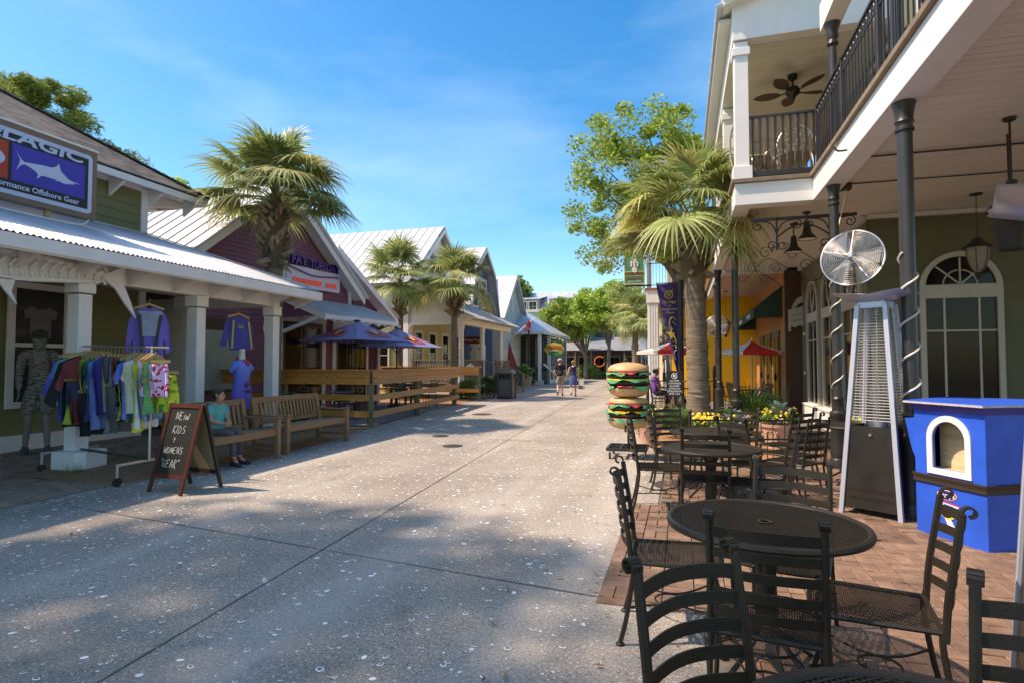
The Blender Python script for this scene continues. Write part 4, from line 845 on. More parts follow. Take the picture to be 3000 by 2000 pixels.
MB().lathe([(.5,5.22),(.52,5.24),(.5,5.26),(.01,5.26)], (1.55,11.9,0), 24).build('tabletop', CAST, t); MB().lathe([(.25,4.54),(.06,4.62),(.05,5.2),(.2,5.23)], (1.55,11.9,0), 14).build('pedestal', CAST, t)
# arched windows
ARCH = M('arch_trim', (.46,.43,.36), .5, var=.05)
def arched(parent, org, xd, w_, z0, zs, trim, cols, tran=None, tracery=False, ft=.09, panes=GLASS):
    # org = left bottom corner on the wall, xd = along the wall; opening w_ wide, springing at zs
    O = Vector((org[0], org[1], 0)); xd = Vector(xd).normalized(); nd = xd.cross(Vector(Z)); r = w_/2; H_ = lambda x, z, d=0: tuple(O+xd*x+Vector((0,0,z))+nd*d)
    inn = [(r+r*math.cos(a_), zs+r*math.sin(a_)) for a_ in [math.pi*i/16 for i in range(17)]]; out = [(r+(r+ft)*math.cos(a_), zs+(r+ft)*math.sin(a_)) for a_ in [math.pi*i/16 for i in range(17)]]
    m = MB()
    for i in range(16): m.prism([H_(*out[i]),H_(*out[i+1]),H_(*inn[i+1]),H_(*inn[i])], nd*.06)
    m.prism([H_(-ft,z0-ft),H_(0,z0-ft),H_(0,zs),H_(-ft,zs)], nd*.06).prism([H_(w_,z0-ft),H_(w_+ft,z0-ft),H_(w_+ft,zs),H_(w_,zs)], nd*.06).prism([H_(0,z0-ft),H_(w_,z0-ft),H_(w_,z0),H_(0,z0)], nd*.06)
    f = m.build('window', trim, parent)
    mm = MB(); P = [(0,z0),(w_,z0)]+inn; mm.prism([H_(x,z,.004) for x,z in P], nd*.01); mm.build('pane', panes, f)
    m = MB(); tz = tran or zs
    m.prism([H_(0,tz-.12,.014),H_(w_,tz-.12,.014),H_(w_,tz+.12,.014),H_(0,tz+.12,.014)], nd*.05)
    for x in cols: m.prism([H_(x*w_-.017,z0,.014),H_(x*w_+.017,z0,.014),H_(x*w_+.017,tz-.12,.014),H_(x*w_-.017,tz-.12,.014)], nd*.02)
    zb = tz-.12-(tz-z0)*.22; m.prism([H_(0,zb,.014),H_(w_,zb,.014),H_(w_,zb+.03,.014),H_(0,zb+.03,.014)], nd*.021)
    hub = (r, tz+.12)
    if tracery:
        for a_ in (60, 120): m.bar(H_(hub[0],hub[1],.03), H_(r+r*.95*math.cos(R(a_)),zs+r*.95*math.sin(R(a_)),.03), .025, .02, nd)
        for s_ in (-1, 1): m.tube([H_(r+s_*r*.4*math.sin(t_*math.pi), tz+.12+t_*(r+zs-tz-.15), .03) for t_ in [i/10 for i in range(11)]], .012, 4)
    else:
        for a_ in (45, 90, 135): m.bar(H_(hub[0]+.0,hub[1],.03), H_(r+r*.97*math.cos(R(a_)),zs+r*.97*math.sin(R(a_)),.03), .025, .025, nd)
        m.tube([H_(r+r*.48*math.cos(R(a_)), hub[1]+r*.48*math.sin(R(a_)), .03) for a_ in range(0,181,12)], .014, 4)
    m.build('glazing_bar', trim, f); return f
arched(GB, (4.2,12.14), (1,0,0), 1.08, .1, 2.86, ARCH, (.27,.76), tran=2.78)
# low windows on the street wall: run along -Y so the trim faces the street
for ya in (17.35, 15.55, 13.75): 
    arched(GB, (3.3,ya), (0,-1,0), 1.15, .5, 3.02, ARCH, (.5,), tran=2.7, tracery=True); MB().box((3.12,ya-1.3,0), (3.3,ya+.12,.44)).box((3.1,ya-1.32,.42), (3.3,ya+.14,.47)).build('window_plinth', WHITE, GB, .005)
for z in (2.33, 1.25): MB().box((3.28,17.95,z-.04), (3.3,18.1,z+.04)).build('wall_plate', WHITE, GB)
MB().box((3.36,12.11,1.15), (4.0,12.14,2.1)).build('tan_panel', M('tan_panel', (.30,.23,.15), .7, var=.05), GB)
# hanging lamps and ironwork
def pendant(x, y, zt, zb, r, label, dark=True):
    t = thing('pendant_lamp', label, 'lamp', (x, y, zb)); MB().lathe([(.07,zt),(.06,zt-.03),(.012,zt-.05),(.012,zb+.3)], (x,y,0), 10).build('rod', BLACK, t)
    MB().lathe([(.05,zb+.32),(.06,zb+.2),(.08,zb+.12)] , (x,y,0), 12).build('socket', BLACK, t)
    m = MB(); pr = [(.07,zb+.14),(r*.55,zb+.10),(r*.85,zb+.05),(r,zb),(r*.97,zb+.003),(r*.8,zb+.045),(r*.5,zb+.09),(.05,zb+.12)]; m.lathe(pr, (x,y,0), 22)
    m.build('shade', BLACK if dark else M('grey_enamel', (.05,.05,.042), .6), t); MB().lathe([(r*.93,zb+.008),(r*.6,zb+.06),(.05,zb+.09)], (x,y,0), 18).build('reflector', WHITE, t); MB().ell((x,y,zb+.03), (.035,.035,.05)).build('bulb', M('bulb_glass', (.7,.65,.5), .2), t)
    return t
pendant(2.2, 11.6, 4.25, 3.75, .16, 'dark pendant lamp under the gallery, nearer of the two beside the scroll bracket'); pendant(2.13, 12.5, 4.25, 3.68, .16, 'dark pendant lamp with white inside, farther of the two beside the scroll bracket')
pendant(3.55, 7.75, 4.25, 3.22, .24, 'large grey shade pendant lamp at the right edge of the picture', False)
t = thing('trumpet_lamp', 'black trumpet shaped lamp below the grey pendant at the right edge', 'lamp', (3.7, 8.3, 3)); MB().lathe([(.13,2.85),(.15,2.9),(.17,3.15),(.2,3.2),(.19,3.21),(.01,3.21)], (3.78,8.3,0), 18).lathe([(.015,3.2),(.015,4.25)], (3.78,8.3,0), 6).build('housing', BLACK, t)  # a hanging trumpet-shaped lamp
def lantern(x, y, z, zt, label, s=1, post=False):
    t = thing('lantern', label, 'lantern', (x, y, z))
    MB().lathe([(.02*s,.34*s),(.05*s,.33*s),(.1*s,.26*s),(.17*s,.22*s),(.18*s,.2*s),(.15*s,.195*s),(.02*s,.2*s)], (x,y,z), 12).build('hood', BLACK, t)
    MB().lathe([(.14*s,.2*s),(.13*s,.05*s),(.08*s,-.1*s),(.03*s,-.16*s)], (x,y,z), 14).build('globe', M('lantern_glass', (.35,.32,.24), .1, var=.2, vs=9, alpha=.6), t)
    m = MB()
    for k in range(6): a = k*math.pi/3; m.tube([(x+q*s*math.cos(a),y+q*s*math.sin(a),z+zz*s) for q,zz in ((.145,.2),(.135,.05),(.085,-.1),(.03,-.17))], .006*s, 4)
    m.lathe([(.03*s,-.15*s),(.05*s,-.17*s),(.02*s,-.24*s)], (x,y,z), 8); m.build('cage', BLACK, t); MB().ell((x,y,z+.02*s), (.03*s,.03*s,.06*s)).build('bulb', M('bulb_glass'), t)
    if zt:
        m = MB(); n = int((zt-z-.33*s)/.05)
        for k in range(n): m.tube([(x+.012*math.cos(a_/6*6.28)*(1 if k%2 else 0),y+.012*math.cos(a_/6*6.28)*(0 if k%2 else 1),z+.35*s+k*.05+.028*math.sin(a_/6*6.28)) for a_ in range(7)], .004, 3)
        m.lathe([(.09,-.02),(.09,0),(.02,-.03)], (x,y,zt), 12); m.build('chain', BLACK, t)
    return t
lantern(4.6, 11.1, 3.14, 4.25, 'glass globe lantern on a chain in front of the big arched window', 1.15)
lantern(1.55, 22.8, 2.75, 4.15, 'glass lantern under the green awning beside the slim column', 1.2); lantern(.3, 27.0, 2.3, 4.1, 'glass lantern in the shade of the yellow gallery behind the pennant', 1.3)
SB = thing('scroll_bracket', 'black wrought iron scroll bracket hanging under the gallery ceiling', 'bracket', (1.9, 10.6, 3.9))
Y0 = 10.6; MB().bar((1.15,Y0,3.93), (2.75,Y0,3.93), .03, .05).build('bar', BLACK, SB)
for cx_, s_ in ((1.35,1),(1.75,-1),(2.15,1),(2.55,-1)):
    m = MB(); m.tube(spiral((cx_-.1*s_,Y0,3.82),.09,.02,90,1.3*s_,(1,0,0),(0,0,1)), .01, 5); m.tube(smooth([(cx_-.1*s_,Y0,3.91),(cx_+.1*s_,Y0,3.86),(cx_+.2*s_,Y0,3.66),(cx_+.2*s_,Y0,3.45)]), .012, 5); m.tube(spiral((cx_+.12*s_,Y0,3.48),.08,.02,0,1.2*s_,(1,0,0),(0,0,1)), .01, 5); m.build('scroll', BLACK, SB)
for x in (1.55, 2.35): MB().bar((x,Y0,3.93), (x,Y0,3.4), .03, .03).build('stay', BLACK, SB)
MB().tube([(1.55+.8*i/12,Y0,3.62+.2*math.sin(i/12*math.pi)) for i in range(13)], .014, 5).build('arch', BLACK, SB)
for x, y, z, lab in ((2.55,13.2,3.72,'thin black scroll ornament, first beyond the big scroll bracket'),(2.5,15.0,3.7,'thin black scroll ornament, middle one of the far three'),(2.5,17.3,3.75,'thin black scroll ornament in front of the white end beam')):
    t = thing('scroll_ornament', lab, 'ironwork', (x, y, z), 0, 'scroll ornaments under the gallery'); m = MB()
    m.tube(smooth([(x-.75,y,z+.12),(x-.5,y,z+.3),(x-.1,y,z+.05),(x+.3,y,z-.25),(x+.62,y,z-.2),(x+.7,y,z+.1)]), .009, 5); m.tube(spiral((x-.85,y,z+.1),.14,.03,0,1.4,(1,0,0),(0,0,1)), .009, 5); m.tube(spiral((x-.35,y,z+.05),.14,.03,180,-1.4,(1,0,0),(0,0,1)), .009, 5); m.tube(spiral((x+.3,y,z+.1),.16,.03,0,1.3,(1,0,0),(0,0,1)), .009, 5); m.tube(spiral((x+.75,y,z-.25),.09,.02,90,1.2,(1,0,0),(0,0,1)), .009, 5); m.build('scrollwork', BLACK, t)
# cage fans
def cage_fan(c, r, nrm, label, mount):
    c = Vector(c); nrm = Vector(nrm).normalized(); u = nrm.cross(Vector(Z)).normalized(); v = u.cross(nrm)
    t = thing('cage_fan', label, 'fan', tuple(c)); 
    ring = lambda rr, d, th, n=36: MB().tube([c+nrm*d+u*(rr*math.cos(2*math.pi*i/n))+v*(rr*math.sin(2*math.pi*i/n)) for i in range(n+1)], th, 4, cap=False)
    m = MB(); N = 16 if r > .37 else 10
    for sgn in (1, -1):
        for k in range(N):
            f = (k+1)/N; q = ring(r*f*.99, sgn*.11*(1-f**2.5), .0028 if r > .37 else .004); m.add(q.v, q.f)
    m.build('guard', CHROME, t); q = ring(r, 0, .014); q.build('rim', CHROME, t)
    m = MB()
    for k in range(5): a = R(20+k*72); d = u*math.cos(a)+v*math.sin(a); m.bar(c+nrm*.12+d*.03, c+d*r+nrm*.01, .012, .006, nrm).bar(c-nrm*.12+d*.03, c+d*r-nrm*.01, .012, .006, nrm)
    m.build('spokes', CHROME, t)
    for k in range(3):
        a = R(60+k*120); d = u*math.cos(a)+v*math.sin(a); e = u*-math.sin(a)+v*math.cos(a); P = []
        MB().loft([[c+d*(.06*r/.45)+e*x*.05*s_ for x, s_ in ((-1,1),(1,1))]+[c+d*(.06)+e*.05+nrm*.01, c+d*.06-e*.05+nrm*.01], [c+d*r*.85+e*.17*r*2+nrm*.05*r*2, c+d*r*.9-e*.1*r*2-nrm*.04, c+d*r*.9-e*.1*r*2-nrm*.03, c+d*r*.85+e*.17*r*2+nrm*.06]]).build('blade', M('fan_alu', (.28,.28,.28), .4, .6), t)
    MB().tube([c-nrm*.22, c-nrm*.04], .07, 12).build('motor', COLM, t); MB().tube([c+nrm*.1, c+nrm*.125], .03, 10).build('hub_cap', CHROME, t)
    MB().bar(c-nrm*.2, mount, .05, .05).build('bracket', BLACK, t); return t
cage_fan((2.24,8.9,2.94), .385, (-.42,-.88,.18), 'large silver cage fan mounted high on the iron column', (2.15,9.4,2.85))
cage_fan((1.12,20.7,2.75), .36, (-.2,-.95,0), 'cage fan in front of the yellow wall behind the paired columns', (1.12,21,2.7))
cage_fan((-.7,24.5,2.35), .33, (.75,-.6,.1), 'upper grey cage fan on the white corner post', (-1.0,24.7,2.3)); cage_fan((-.55,24.6,1.95), .3, (.5,-.7,.5), 'lower grey cage fan on the white corner post', (-1.0,24.7,2.1))
# ================================================================ mustard and orange restaurant
RB = thing('mustard_restaurant', 'mustard yellow and orange restaurant with green awning under a white gallery', 'restaurant', (2.85, 22, 0))
MB().box((2.85,18.45,0), (11,25.6,4.2)).build('orange_wall', ORNG, RB); MB().box((2.87,18.36,0), (3.298,18.448,4.2)).build('oxblood_wall', BROWNW, RB)
MB().box((.75,25.4,0), (2.849,25.7,4.2)).build('mustard_wall', MUST, RB)
MB().box((1.0,18.42,4.15), (2.95,18.6,4.36)).box((1.0,18.602,4.15), (1.2,25.4,4.36)).build('gallery_beam', WHITE, RB)
m = MB(); y = 18.62
while y < 25.4: m.box((1.2,y,4.2), (2.85,y+.115,4.22)); y += .125
o = m.build('ceiling_boards', M('pink_soffit', (.55,.40,.30), .6, var=.1, stretch=(1,8,8)), RB); o['kind'] = 'stuff'
MB().box((.9,18.42,4.37), (11,25.4,4.5)).build('deck', CURB, RB); MB().box((1.6,18.7,4.5), (11,25.4,7.2)).build('upper_wall', MUST, RB)
for y in (19.2, 20.9, 22.6): 
    d = MB().box((2.80,y,.05), (2.848,y+1.2,2.5)).build('door', M('olive_door', (.10,.085,.05), .5, var=.1), RB); MB().box((2.785,y+.12,.5), (2.80,y+.52,2.3)).box((2.785,y+.68,.5), (2.80,y+1.08,2.3)).build('pane', GLASS, d); MB().ell((2.77,y+.6,1.1), (.03,.03,.12)).build('handle', BLACK, d)
AW = M('green_awning', (.012,.05,.032), .8, var=.12, bump=.1)
m = MB(); ya, yb = 18.68, 25.2; m.add([(2.05,ya,3.1),(2.05,yb,3.1),(2.849,yb,3.8),(2.849,ya,3.8),(2.05,ya,2.85),(2.05,yb,2.85),(2.849,ya,2.85),(2.849,yb,2.85)], [(0,1,2,3),(0,4,5,1),(0,3,6,4),(1,5,7,2)]); m.build('awning', AW, RB)
text('BURGERS', .2, (2.04,22.6,2.97), (0,-1,0), Z, WHP, RB, 'awning_lettering', .003, 1.2); text('PO BOYS', .2, (2.04,20.0,2.97), (0,-1,0), Z, WHP, RB, 'awning_lettering', .003, 1.2)
W_ = thing('hanging_board', 'pale grey shaped board sign with arched top on the oxblood wall', 'sign', (2.95, 17.7, 2.3))
tess([(-.06,2.42),(.0,2.42),(.0,2.56),(.12,2.52),(.2,2.58),(.36,2.56),(.5,2.6),(.5,3.44),(.36,3.44),(.18,3.36),(.07,3.2),(.03,3.04),(-.06,3.04)], (2.98,18.2,0), (1,0,0), Z, .05, M('grey_board', (.45,.44,.43), .5), W_, 'board')
tess([(.1,3.06),(.2,3.18),(.35,3.24),(.45,3.22),(.3,3.12)], (2.98,18.14,0), (1,0,0), Z, .03, SIGNK, W_, 'emblem')
MB().bar((3.02,18.14,2.86), (3.46,18.14,2.95), .01, .02).bar((3.02,18.14,2.7), (3.46,18.14,2.78), .01, .02).build('painted_lines', M('grey_line', (.2,.2,.22), .5), W_)
# corner building with white panelled post and upper balcony
YB = thing('corner_restaurant', 'white and mustard corner restaurant with balcony carrying the green vertical sign', 'restaurant', (0, 28, 0))
MB().box((-1.35,24.45,0), (-.92,24.9,4.15)).build('panelled_post', WHITE, YB, .01)
m = MB()
for k in range(4): m.box((-1.28+k*.1,24.43,.2), (-1.25+k*.1,24.45,4.0))
m.build('post_mouldings', WHITE, YB); MB().box((-1.4,24.4,3.98), (-.87,24.95,4.15)).build('post_capital', WHITE, YB)
MB().box((-1.4,24.4,4.152), (.8,24.6,4.5)).box((-1.4,24.602,4.152), (-1.2,36,4.5)).build('gallery_beam', WHITE, YB); MB().box((-1.45,24.35,4.502), (.8,36,4.58)).build('deck_edge', M('red_deck', (.30,.10,.06), .6), YB)
m = MB(); y = 24.7
while y < 34: m.box((-1.2,y,4.05), (.75,y+.3,4.15)); y += .42
m.build('ceiling_joists', M('brown_joist', (.20,.15,.11), .7), YB)
MB().box((-.55,28.6,0), (.2,36,4.05)).build('mustard_wall', MUST, YB); MB().box((.75,25.7,0), (8,36,4.15)).build('mustard_wall', MUST, YB); MB().box((.2,30,0), (.75,30.1,4.05)).build('dark_opening', DW, YB)
for y in (27.5, 31, 34.5): MB().box((-1.3,y-.12,0), (-1.1,y+.12,4.15)).build('post', WHITE, YB)
MB().box((-.6,26.2,4.58), (8,36,7.4)).build('upper_wall', MUST, YB); 
for x in (-1.28, -.45, .6): MB().box((x-.09,24.5,4.58), (x+.09,24.7,7.2)).build('upper_post', WHITE, YB)
MB().box((-1.4,24.4,7.2), (1,24.7,7.5)).box((-1.5,24.3,7.5), (8,36,7.6)).build('upper_cornice', WHITE, YB)
MB().bar((-1.3,24.48,5.6), (.8,24.48,5.6), .04, .03).bar((-1.3,24.48,4.7), (.8,24.48,4.7), .04, .03).build('balcony_rail', BLACK, YB)
for k in range(17): MB().box((-1.25+k*.125,24.47,4.7), (-1.235+k*.125,24.49,5.6)).build('baluster', BLACK, YB)
winY(YB, 26.2, -.3, .5, 4.8, 6.6, BROWNW, .08, 2, 2)
BN = thing('bunting', 'purple and gold bunting draped on the corner balcony railing', 'bunting', (0, 24.4, 5.2)); MB().prism([(-.25,24.4,5.5),(.15,24.4,5.55),(-.1,24.4,4.95)], (0,.03,0)).build('purple_flag', M('bunting_purple', (.22,.04,.42), .7), BN); MB().prism([(.18,24.4,5.6),(.5,24.4,5.6),(.42,24.4,4.8)], (0,.03,0)).build('gold_flag', M('bunting_gold', (.75,.45,.03), .7), BN)
AC = thing('vertical_sign', 'green vertical sign with white lettering and gold border high on the corner post', 'sign', (-1.9, 24.4, 5.6))
gx = -2.28; MB().box((gx,24.35,4.75), (gx+.84,24.5,6.42)).build('cabinet', M('sign_green_face', (.035,.24,.13), .5, var=.04), AC)
m = MB()
for a, b in (((gx,24.34,4.75),(gx+.84,24.35,4.79)),((gx,24.34,6.38),(gx+.84,24.35,6.42)),((gx,24.34,4.79),(gx+.04,24.35,6.38)),((gx+.8,24.34,4.79),(gx+.84,24.35,6.38)),((gx+.04,24.34,5.26),(gx+.8,24.35,5.285)),((gx+.04,24.34,5.09),(gx+.8,24.35,5.11))): m.box(a, b)
m.build('gold_border', M('sign_gold_trim', (.65,.60,.22), .5), AC)
for k, c in enumerate('ACME' if False else 'Acme'): text(c, .44, (gx+.42,24.335,6.12-k*.245), (1,0,0), Z, M('sign_ivory', (.8,.68,.6), .5), AC, 'letters', .01, 1.0, .018)
text('OYSTER HOUSE', .135, (gx+.42,24.335,5.185), (1,0,0), Z, SIGNR, AC, 'letters', .008, .82); text('NEW ORLEANS', .11, (gx+.42,24.335,5.0), (1,0,0), Z, SIGNR, AC, 'letters', .008, .9); text('Since 1910', .12, (gx+.42,24.335,4.87), (1,0,0), Z, WHP, AC, 'letters', .008, 1, shear=.3)
MB().bar((gx+.05,24.45,4.70), (-1.2,24.5,4.70), .06, .06).bar((gx+.4,24.45,6.45), (-1.2,24.5,6.45), .04, .04).build('bracket', BLACK, AC)
# ================================================================ palms
def frond_mesh(elev, seed, n=34, lp=1.0, lb=.95, spread=125, droop=1., tilt=0):
    r = random.Random(seed); m = MB(); e = R(elev)
    # petiole curve in the YZ plane
    P = []
    for i in range(7):
        t = i/6; P.append(Vector((0, lp*t*math.cos(e), lp*t*math.sin(e)-.12*droop*t*t*lp)))
    m.tube(P, [.022-.014*i/6 for i in range(7)], 4, flat=.5)
    T = (P[-1]-P[-2]).normalized(); S = Vector((1, 0, 0)); c = P[-1]
    if tilt: b = -R(tilt)*r.uniform(.75, 1.2); T = Vector((0, T.y*math.cos(b)-T.z*math.sin(b), T.y*math.sin(b)+T.z*math.cos(b)))
    Nn = S.cross(T).normalized()
    for k in range(n):
        a = R(-spread+2*spread*k/(n-1))+r.uniform(-.03,.03); d = T*math.cos(a)+S*math.sin(a); L_ = lb*(1-.32*(abs(a)/R(spread))**2)*r.uniform(.88,1.06)
        side = Nn.cross(d).normalized(); dr = r.uniform(.45,1.25)*droop; rows = []
        tw = r.uniform(-.25,.25)
        for t, wd in ((.02,.004),(.28,.030),(.5,.027),(.72,.016),(.88,.008),(1.0,.002)):
            p = c+d*(L_*t)+Nn*(.16*math.cos(a*.5)*t*(1-t)*1.6+.04*math.cos(a*2)*t); p.z -= .36*dr*max(0,t-.42)**1.8*L_*1.7
            s2 = (side*math.cos(tw*t)+Nn*math.sin(tw*t))*wd*lb; rows.append((p-s2, p+Nn*wd*.25, p+s2))
        V = [q for row in rows for q in row]; F = []
        for i in range(5):
            for q in range(2): F.append((i*3+q, i*3+q+1, (i+1)*3+q+1, (i+1)*3+q))
        m.add(V, F)
        if r.random() < .35:      # loose threads
            p = rows[2][1]; q = p+d*.3*lb+Vector((r.uniform(-.1,.1),r.uniform(-.1,.1),-.18)); m.add([p, p+Vector((.004,0,.004)), q], [(0,1,2)])
    return m
FRM = {}
def frond(elev, v, big):
    key = (elev, v, big)
    if key not in FRM:
        kw = dict(n=34, lp=.98, lb=.88) if big else dict(n=26, lp=.85, lb=.8)
        kw['tilt'] = (4, 24, 42)[v]
        FRM[key] = frond_mesh(elev, hash((elev, v)) % 999 if False else elev*7+v*13+5, droop=1.0+.25*v, **kw).mesh('frond', FROND if v != 2 else FRONDT)
    return FRM[key]
def palm(x, y, zc, r0, scale, nf, label, seed, big=True, base=0, elevs=(85,70,52,35,18,0,-18,-38,-55), boots=1.0, lean=(0,0), rtop=None):
    r = random.Random(seed); t = thing('palm_tree', label, 'palm tree', (x, y, base), 0, 'cabbage palms along the street')
    rt = rtop or r0*.85; prof = []; n = 60; V = []; F = []; k = 18
    zt = zc-.25*scale-boots*.9*scale; n = int((zt-base)/.045)
    for i in range(n+1):
        tt = i/n; z = base+(zt+.2-base)*tt; rr_ = (r0+(rt-r0)*tt)*(1+.25*math.exp(-tt*12))*(1+r.uniform(-.025,.025)+(.05 if i % 2 == 0 else 0))
        cx, cy = x+lean[0]*tt*tt, y+lean[1]*tt*tt
        for q in range(k):
            a = 2*math.pi*q/k; e = rr_*(1+.04*math.sin(3*a+i*.7)+r.uniform(-.015,.015)); V.append((cx+e*math.cos(a), cy+e*math.sin(a), z))
    for i in range(n):
        for q in range(k): F.append((i*k+q, i*k+(q+1) % k, (i+1)*k+(q+1) % k, (i+1)*k+q))
    MB().add(V, F).build('trunk', BARK, t); cx, cy = x+lean[0], y+lean[1]
    # fibre core and crossed leaf boots
    H = zc-zt; MB().lathe([(rt*.9,zt-.25*scale),(rt*1.25,zt),(rt*1.35,zt+H*.4),(rt*1.05,zt+H*.75),(rt*.5,zc+.1)], (cx,cy,0), 14, wob=.06).build('fibre_core', FIBRE, t)
    m = MB(); nb = int(64*boots+12)
    for i in range(nb):
        f = i/nb; a = i*2.39996; z = zt-.12*scale+f*H*.98; s_ = scale*(1.05-.35*f); rad = rt*(1.15 if f < .6 else 1.15-.6*(f-.6)); d = Vector((math.cos(a), math.sin(a), 0)); q = Vector((-math.sin(a), math.cos(a), 0))*(1 if i % 2 else -1)
        b0 = Vector((cx,cy,z))+d*rad*.7; L_ = s_*r.uniform(.2,.34); tip = b0+(d*.75+q*.55+Vector((0,0,.85 if f > .2 else r.uniform(-.5,.7))))*L_
        mid = b0+(tip-b0)*.5+d*.04*s_; w_ = .065*s_; u = (tip-b0).cross(d).normalized()
        m.loft([[b0-u*w_,b0+d*.02,b0+u*w_,b0-d*.04],[mid-u*w_*.75,mid+d*.025,mid+u*w_*.75,mid-d*.015],[tip-u*w_*.6,tip+d*.012,tip+u*w_*.6,tip-d*.012]])
    m.build('leaf_boots', BOOT, t)
    i = 0
    while i < nf:
        e = elevs[min(max(0, int((i/nf)**.85*len(elevs))+r.choice((-1,0,0,1))), len(elevs)-1)]; a = i*2.39996+r.uniform(-.25,.25)
        o = link(bpy.data.objects.new('frond', frond(e, r.choice((0,0,1,1,2)), big)), t); o.location = (cx-x, cy-y, zc-base-.1*scale+.12*scale*(e/90)); s_ = scale*r.uniform(.85,1.12); o.scale = (s_,s_,s_); o.rotation_euler = (r.uniform(-.14,.14), r.uniform(-.14,.14), a); i += 1
    return t
palm(-9.45, 11.85, 5.5, .2, 1.2, 40, 'largest palm on the left, standing between the surf shop porch and the plum bar', 11, rtop=.2, elevs=(78,70,62,54,46,38,28,18,10,2), boots=1.15)
palm(-11.6, 22.6, 5.0, .15, 1.28, 36, 'middle palm rising behind the patio umbrellas in front of the yellow wall', 12, elevs=(85,72,58,44,30,15,0,-12), boots=.8)
palm(-9.55, 23.7, 4.95, .15, 1.26, 34, 'palm with bare lower trunk in front of the white porch pediment', 13, elevs=(85,72,58,44,28,12,-2,-14), boots=.8)
palm(.30, 12.0, 4.35, .215, 1.08, 34, 'palm with a thick ringed trunk on the right beside the purple pennant', 14, elevs=(85,72,60,48,36,24,10,-6), boots=.75, lean=(-.08,0), rtop=.185)
palm(-2.9, 38.5, 4.6, .2, 1.2, 26, 'distant palm in front of the pale trees at the end of the street', 15, elevs=(80,50,25,5,-15,-35), boots=.6)
# ================================================================ broadleaf trees
def leafcloud(cs, n, size, seed, flat=.0, shape='leaf'):
    g = np.random.default_rng(seed); cs = np.array(cs); k = g.integers(0, len(cs), n); C = cs[k, :3]; Rr = cs[k, 3]
    d = g.normal(size=(n, 3)); d /= np.linalg.norm(d, axis=1)[:, None]; rad = g.random(n)**.45
    P = C+d*(Rr*rad)[:, None]*np.array([1, 1, .72])
    a = g.normal(size=(n, 3)); a[:, 2] *= .5; a /= np.linalg.norm(a, axis=1)[:, None]; b = np.cross(a, g.normal(size=(n, 3))); b /= np.linalg.norm(b, axis=1)[:, None]
    s = size*g.uniform(.6, 1.3, n)[:, None]; w_ = s*.32 if shape == 'leaf' else s*.07
    V = np.stack([P-a*s*.5, P+b*w_, P+a*s*.5-np.array([0, 0, .15])*s, P-b*w_], 1).reshape(-1, 3); me = bpy.data.meshes.new('crown')
    me.vertices.add(4*n); me.vertices.foreach_set('co', V.ravel()); me.loops.add(4*n); me.loops.foreach_set('vertex_index', np.arange(4*n)); me.polygons.add(n)
    me.polygons.foreach_set('loop_start', np.arange(0, 4*n, 4)); me.polygons.foreach_set('loop_total', np.full(n, 4)); me.update(calc_edges=True); return me
def tree(x, y, label, mat, crown, seed, nl, size, trunk_r, fork_z, spread, ncl=46, clr=.5, shape='leaf', cat='tree', name='tree', limbs=6, group=None, only=None, holes=.0):
    r = random.Random(seed); t = thing(name, label, cat, (x, y, 0), 0, group); cx, cy, cz, rx_, ry_, rz_ = crown; cl = []
    while len(cl) < ncl:
        d = Vector((r.gauss(0,1), r.gauss(0,1), r.gauss(0,1))).normalized(); q = r.random()**.38; p = (cx+d.x*rx_*q, cy+d.y*ry_*q, cz+d.z*rz_*q)
        if p[2] > fork_z*.7: cl.append((*p, clr*r.uniform(.6,1.35)))
    tr = MB(); F_ = Vector((x+r.uniform(-.1,.1), y, fork_z)); tr.tube(smooth([(x,y,-.05),(x+.03,y,fork_z*.5),F_],5), [trunk_r*(1.25-.35*i/10) for i in range(11)], 10); tr.build('trunk', TRUNK, t)
    for i in range(limbs):
        c = cl[(i*7) % len(cl)]; c = Vector(c[:3]); mid = F_+(c-F_)*.45+Vector((r.uniform(-.2,.2), r.uniform(-.2,.2), .25)); pts = smooth([F_-Vector((0,0,.1)), mid, c], 5); lb = MB().tube(pts, [trunk_r*.62*(1-.8*j_/(len(pts)-1)) for j_ in range(len(pts))], 7)
        for q in range(3):
            e = Vector(cl[r.randrange(len(cl))][:3]); 
            if (e-c).length < max(rx_, rz_)*1.1: lb.tube(smooth([mid, (mid+e)/2+Vector((0,0,.1)), e],3), [trunk_r*.3,trunk_r*.26,trunk_r*.22,trunk_r*.18,trunk_r*.14,trunk_r*.08,trunk_r*.03][:7], 5)
        lb.build('limb', TRUNK, t)
    me = leafcloud([(a-x, b-y, c, d) for a, b, c, d in cl], nl, size, seed, shape=shape); me.materials.append(mat); link(bpy.data.objects.new('crown', me), t); return t
tree(.45, 18.2, 'tall leafy tree with open branches behind the right palm', LEAFA, (-.85,17.6,6.6,2.6,1.7,2.75), 21, 31000, .10, .11, 3.1, 1, ncl=135, clr=.42, limbs=12)
tree(-9.1, 57, 'bright green maple with forked trunk in front of the dark timber shop', LEAFB, (-10.4,57,6.1,3.5,2.8,2.1), 22, 17000, .26, .2, 2.4, 1, ncl=80, clr=.75, limbs=8, group='maples at the end of the street')
tree(-6.3, 52, 'taller bright maple right of the forked one, above the far roofs', LEAFB, (-6.6,52,6.5,2.6,2.4,2.2), 23, 13000, .25, .16, 3, 1, ncl=60, clr=.72, group='maples at the end of the street')
tree(-3.6, 46, 'pale yellow green tree beside the distant palm', LEAFC, (-3.6,47,5.9,2.3,2.4,2.1), 24, 13000, .2, .16, 3, 1, ncl=60, clr=.6, group='maples at the end of the street')
tree(-1.2, 52, 'dark green tree in the shade behind the distant palm', LEAFA, (-1.0,54,5.0,2.4,2,2.4), 25, 8000, .22, .16, 2.5, 1, ncl=40, clr=.7)
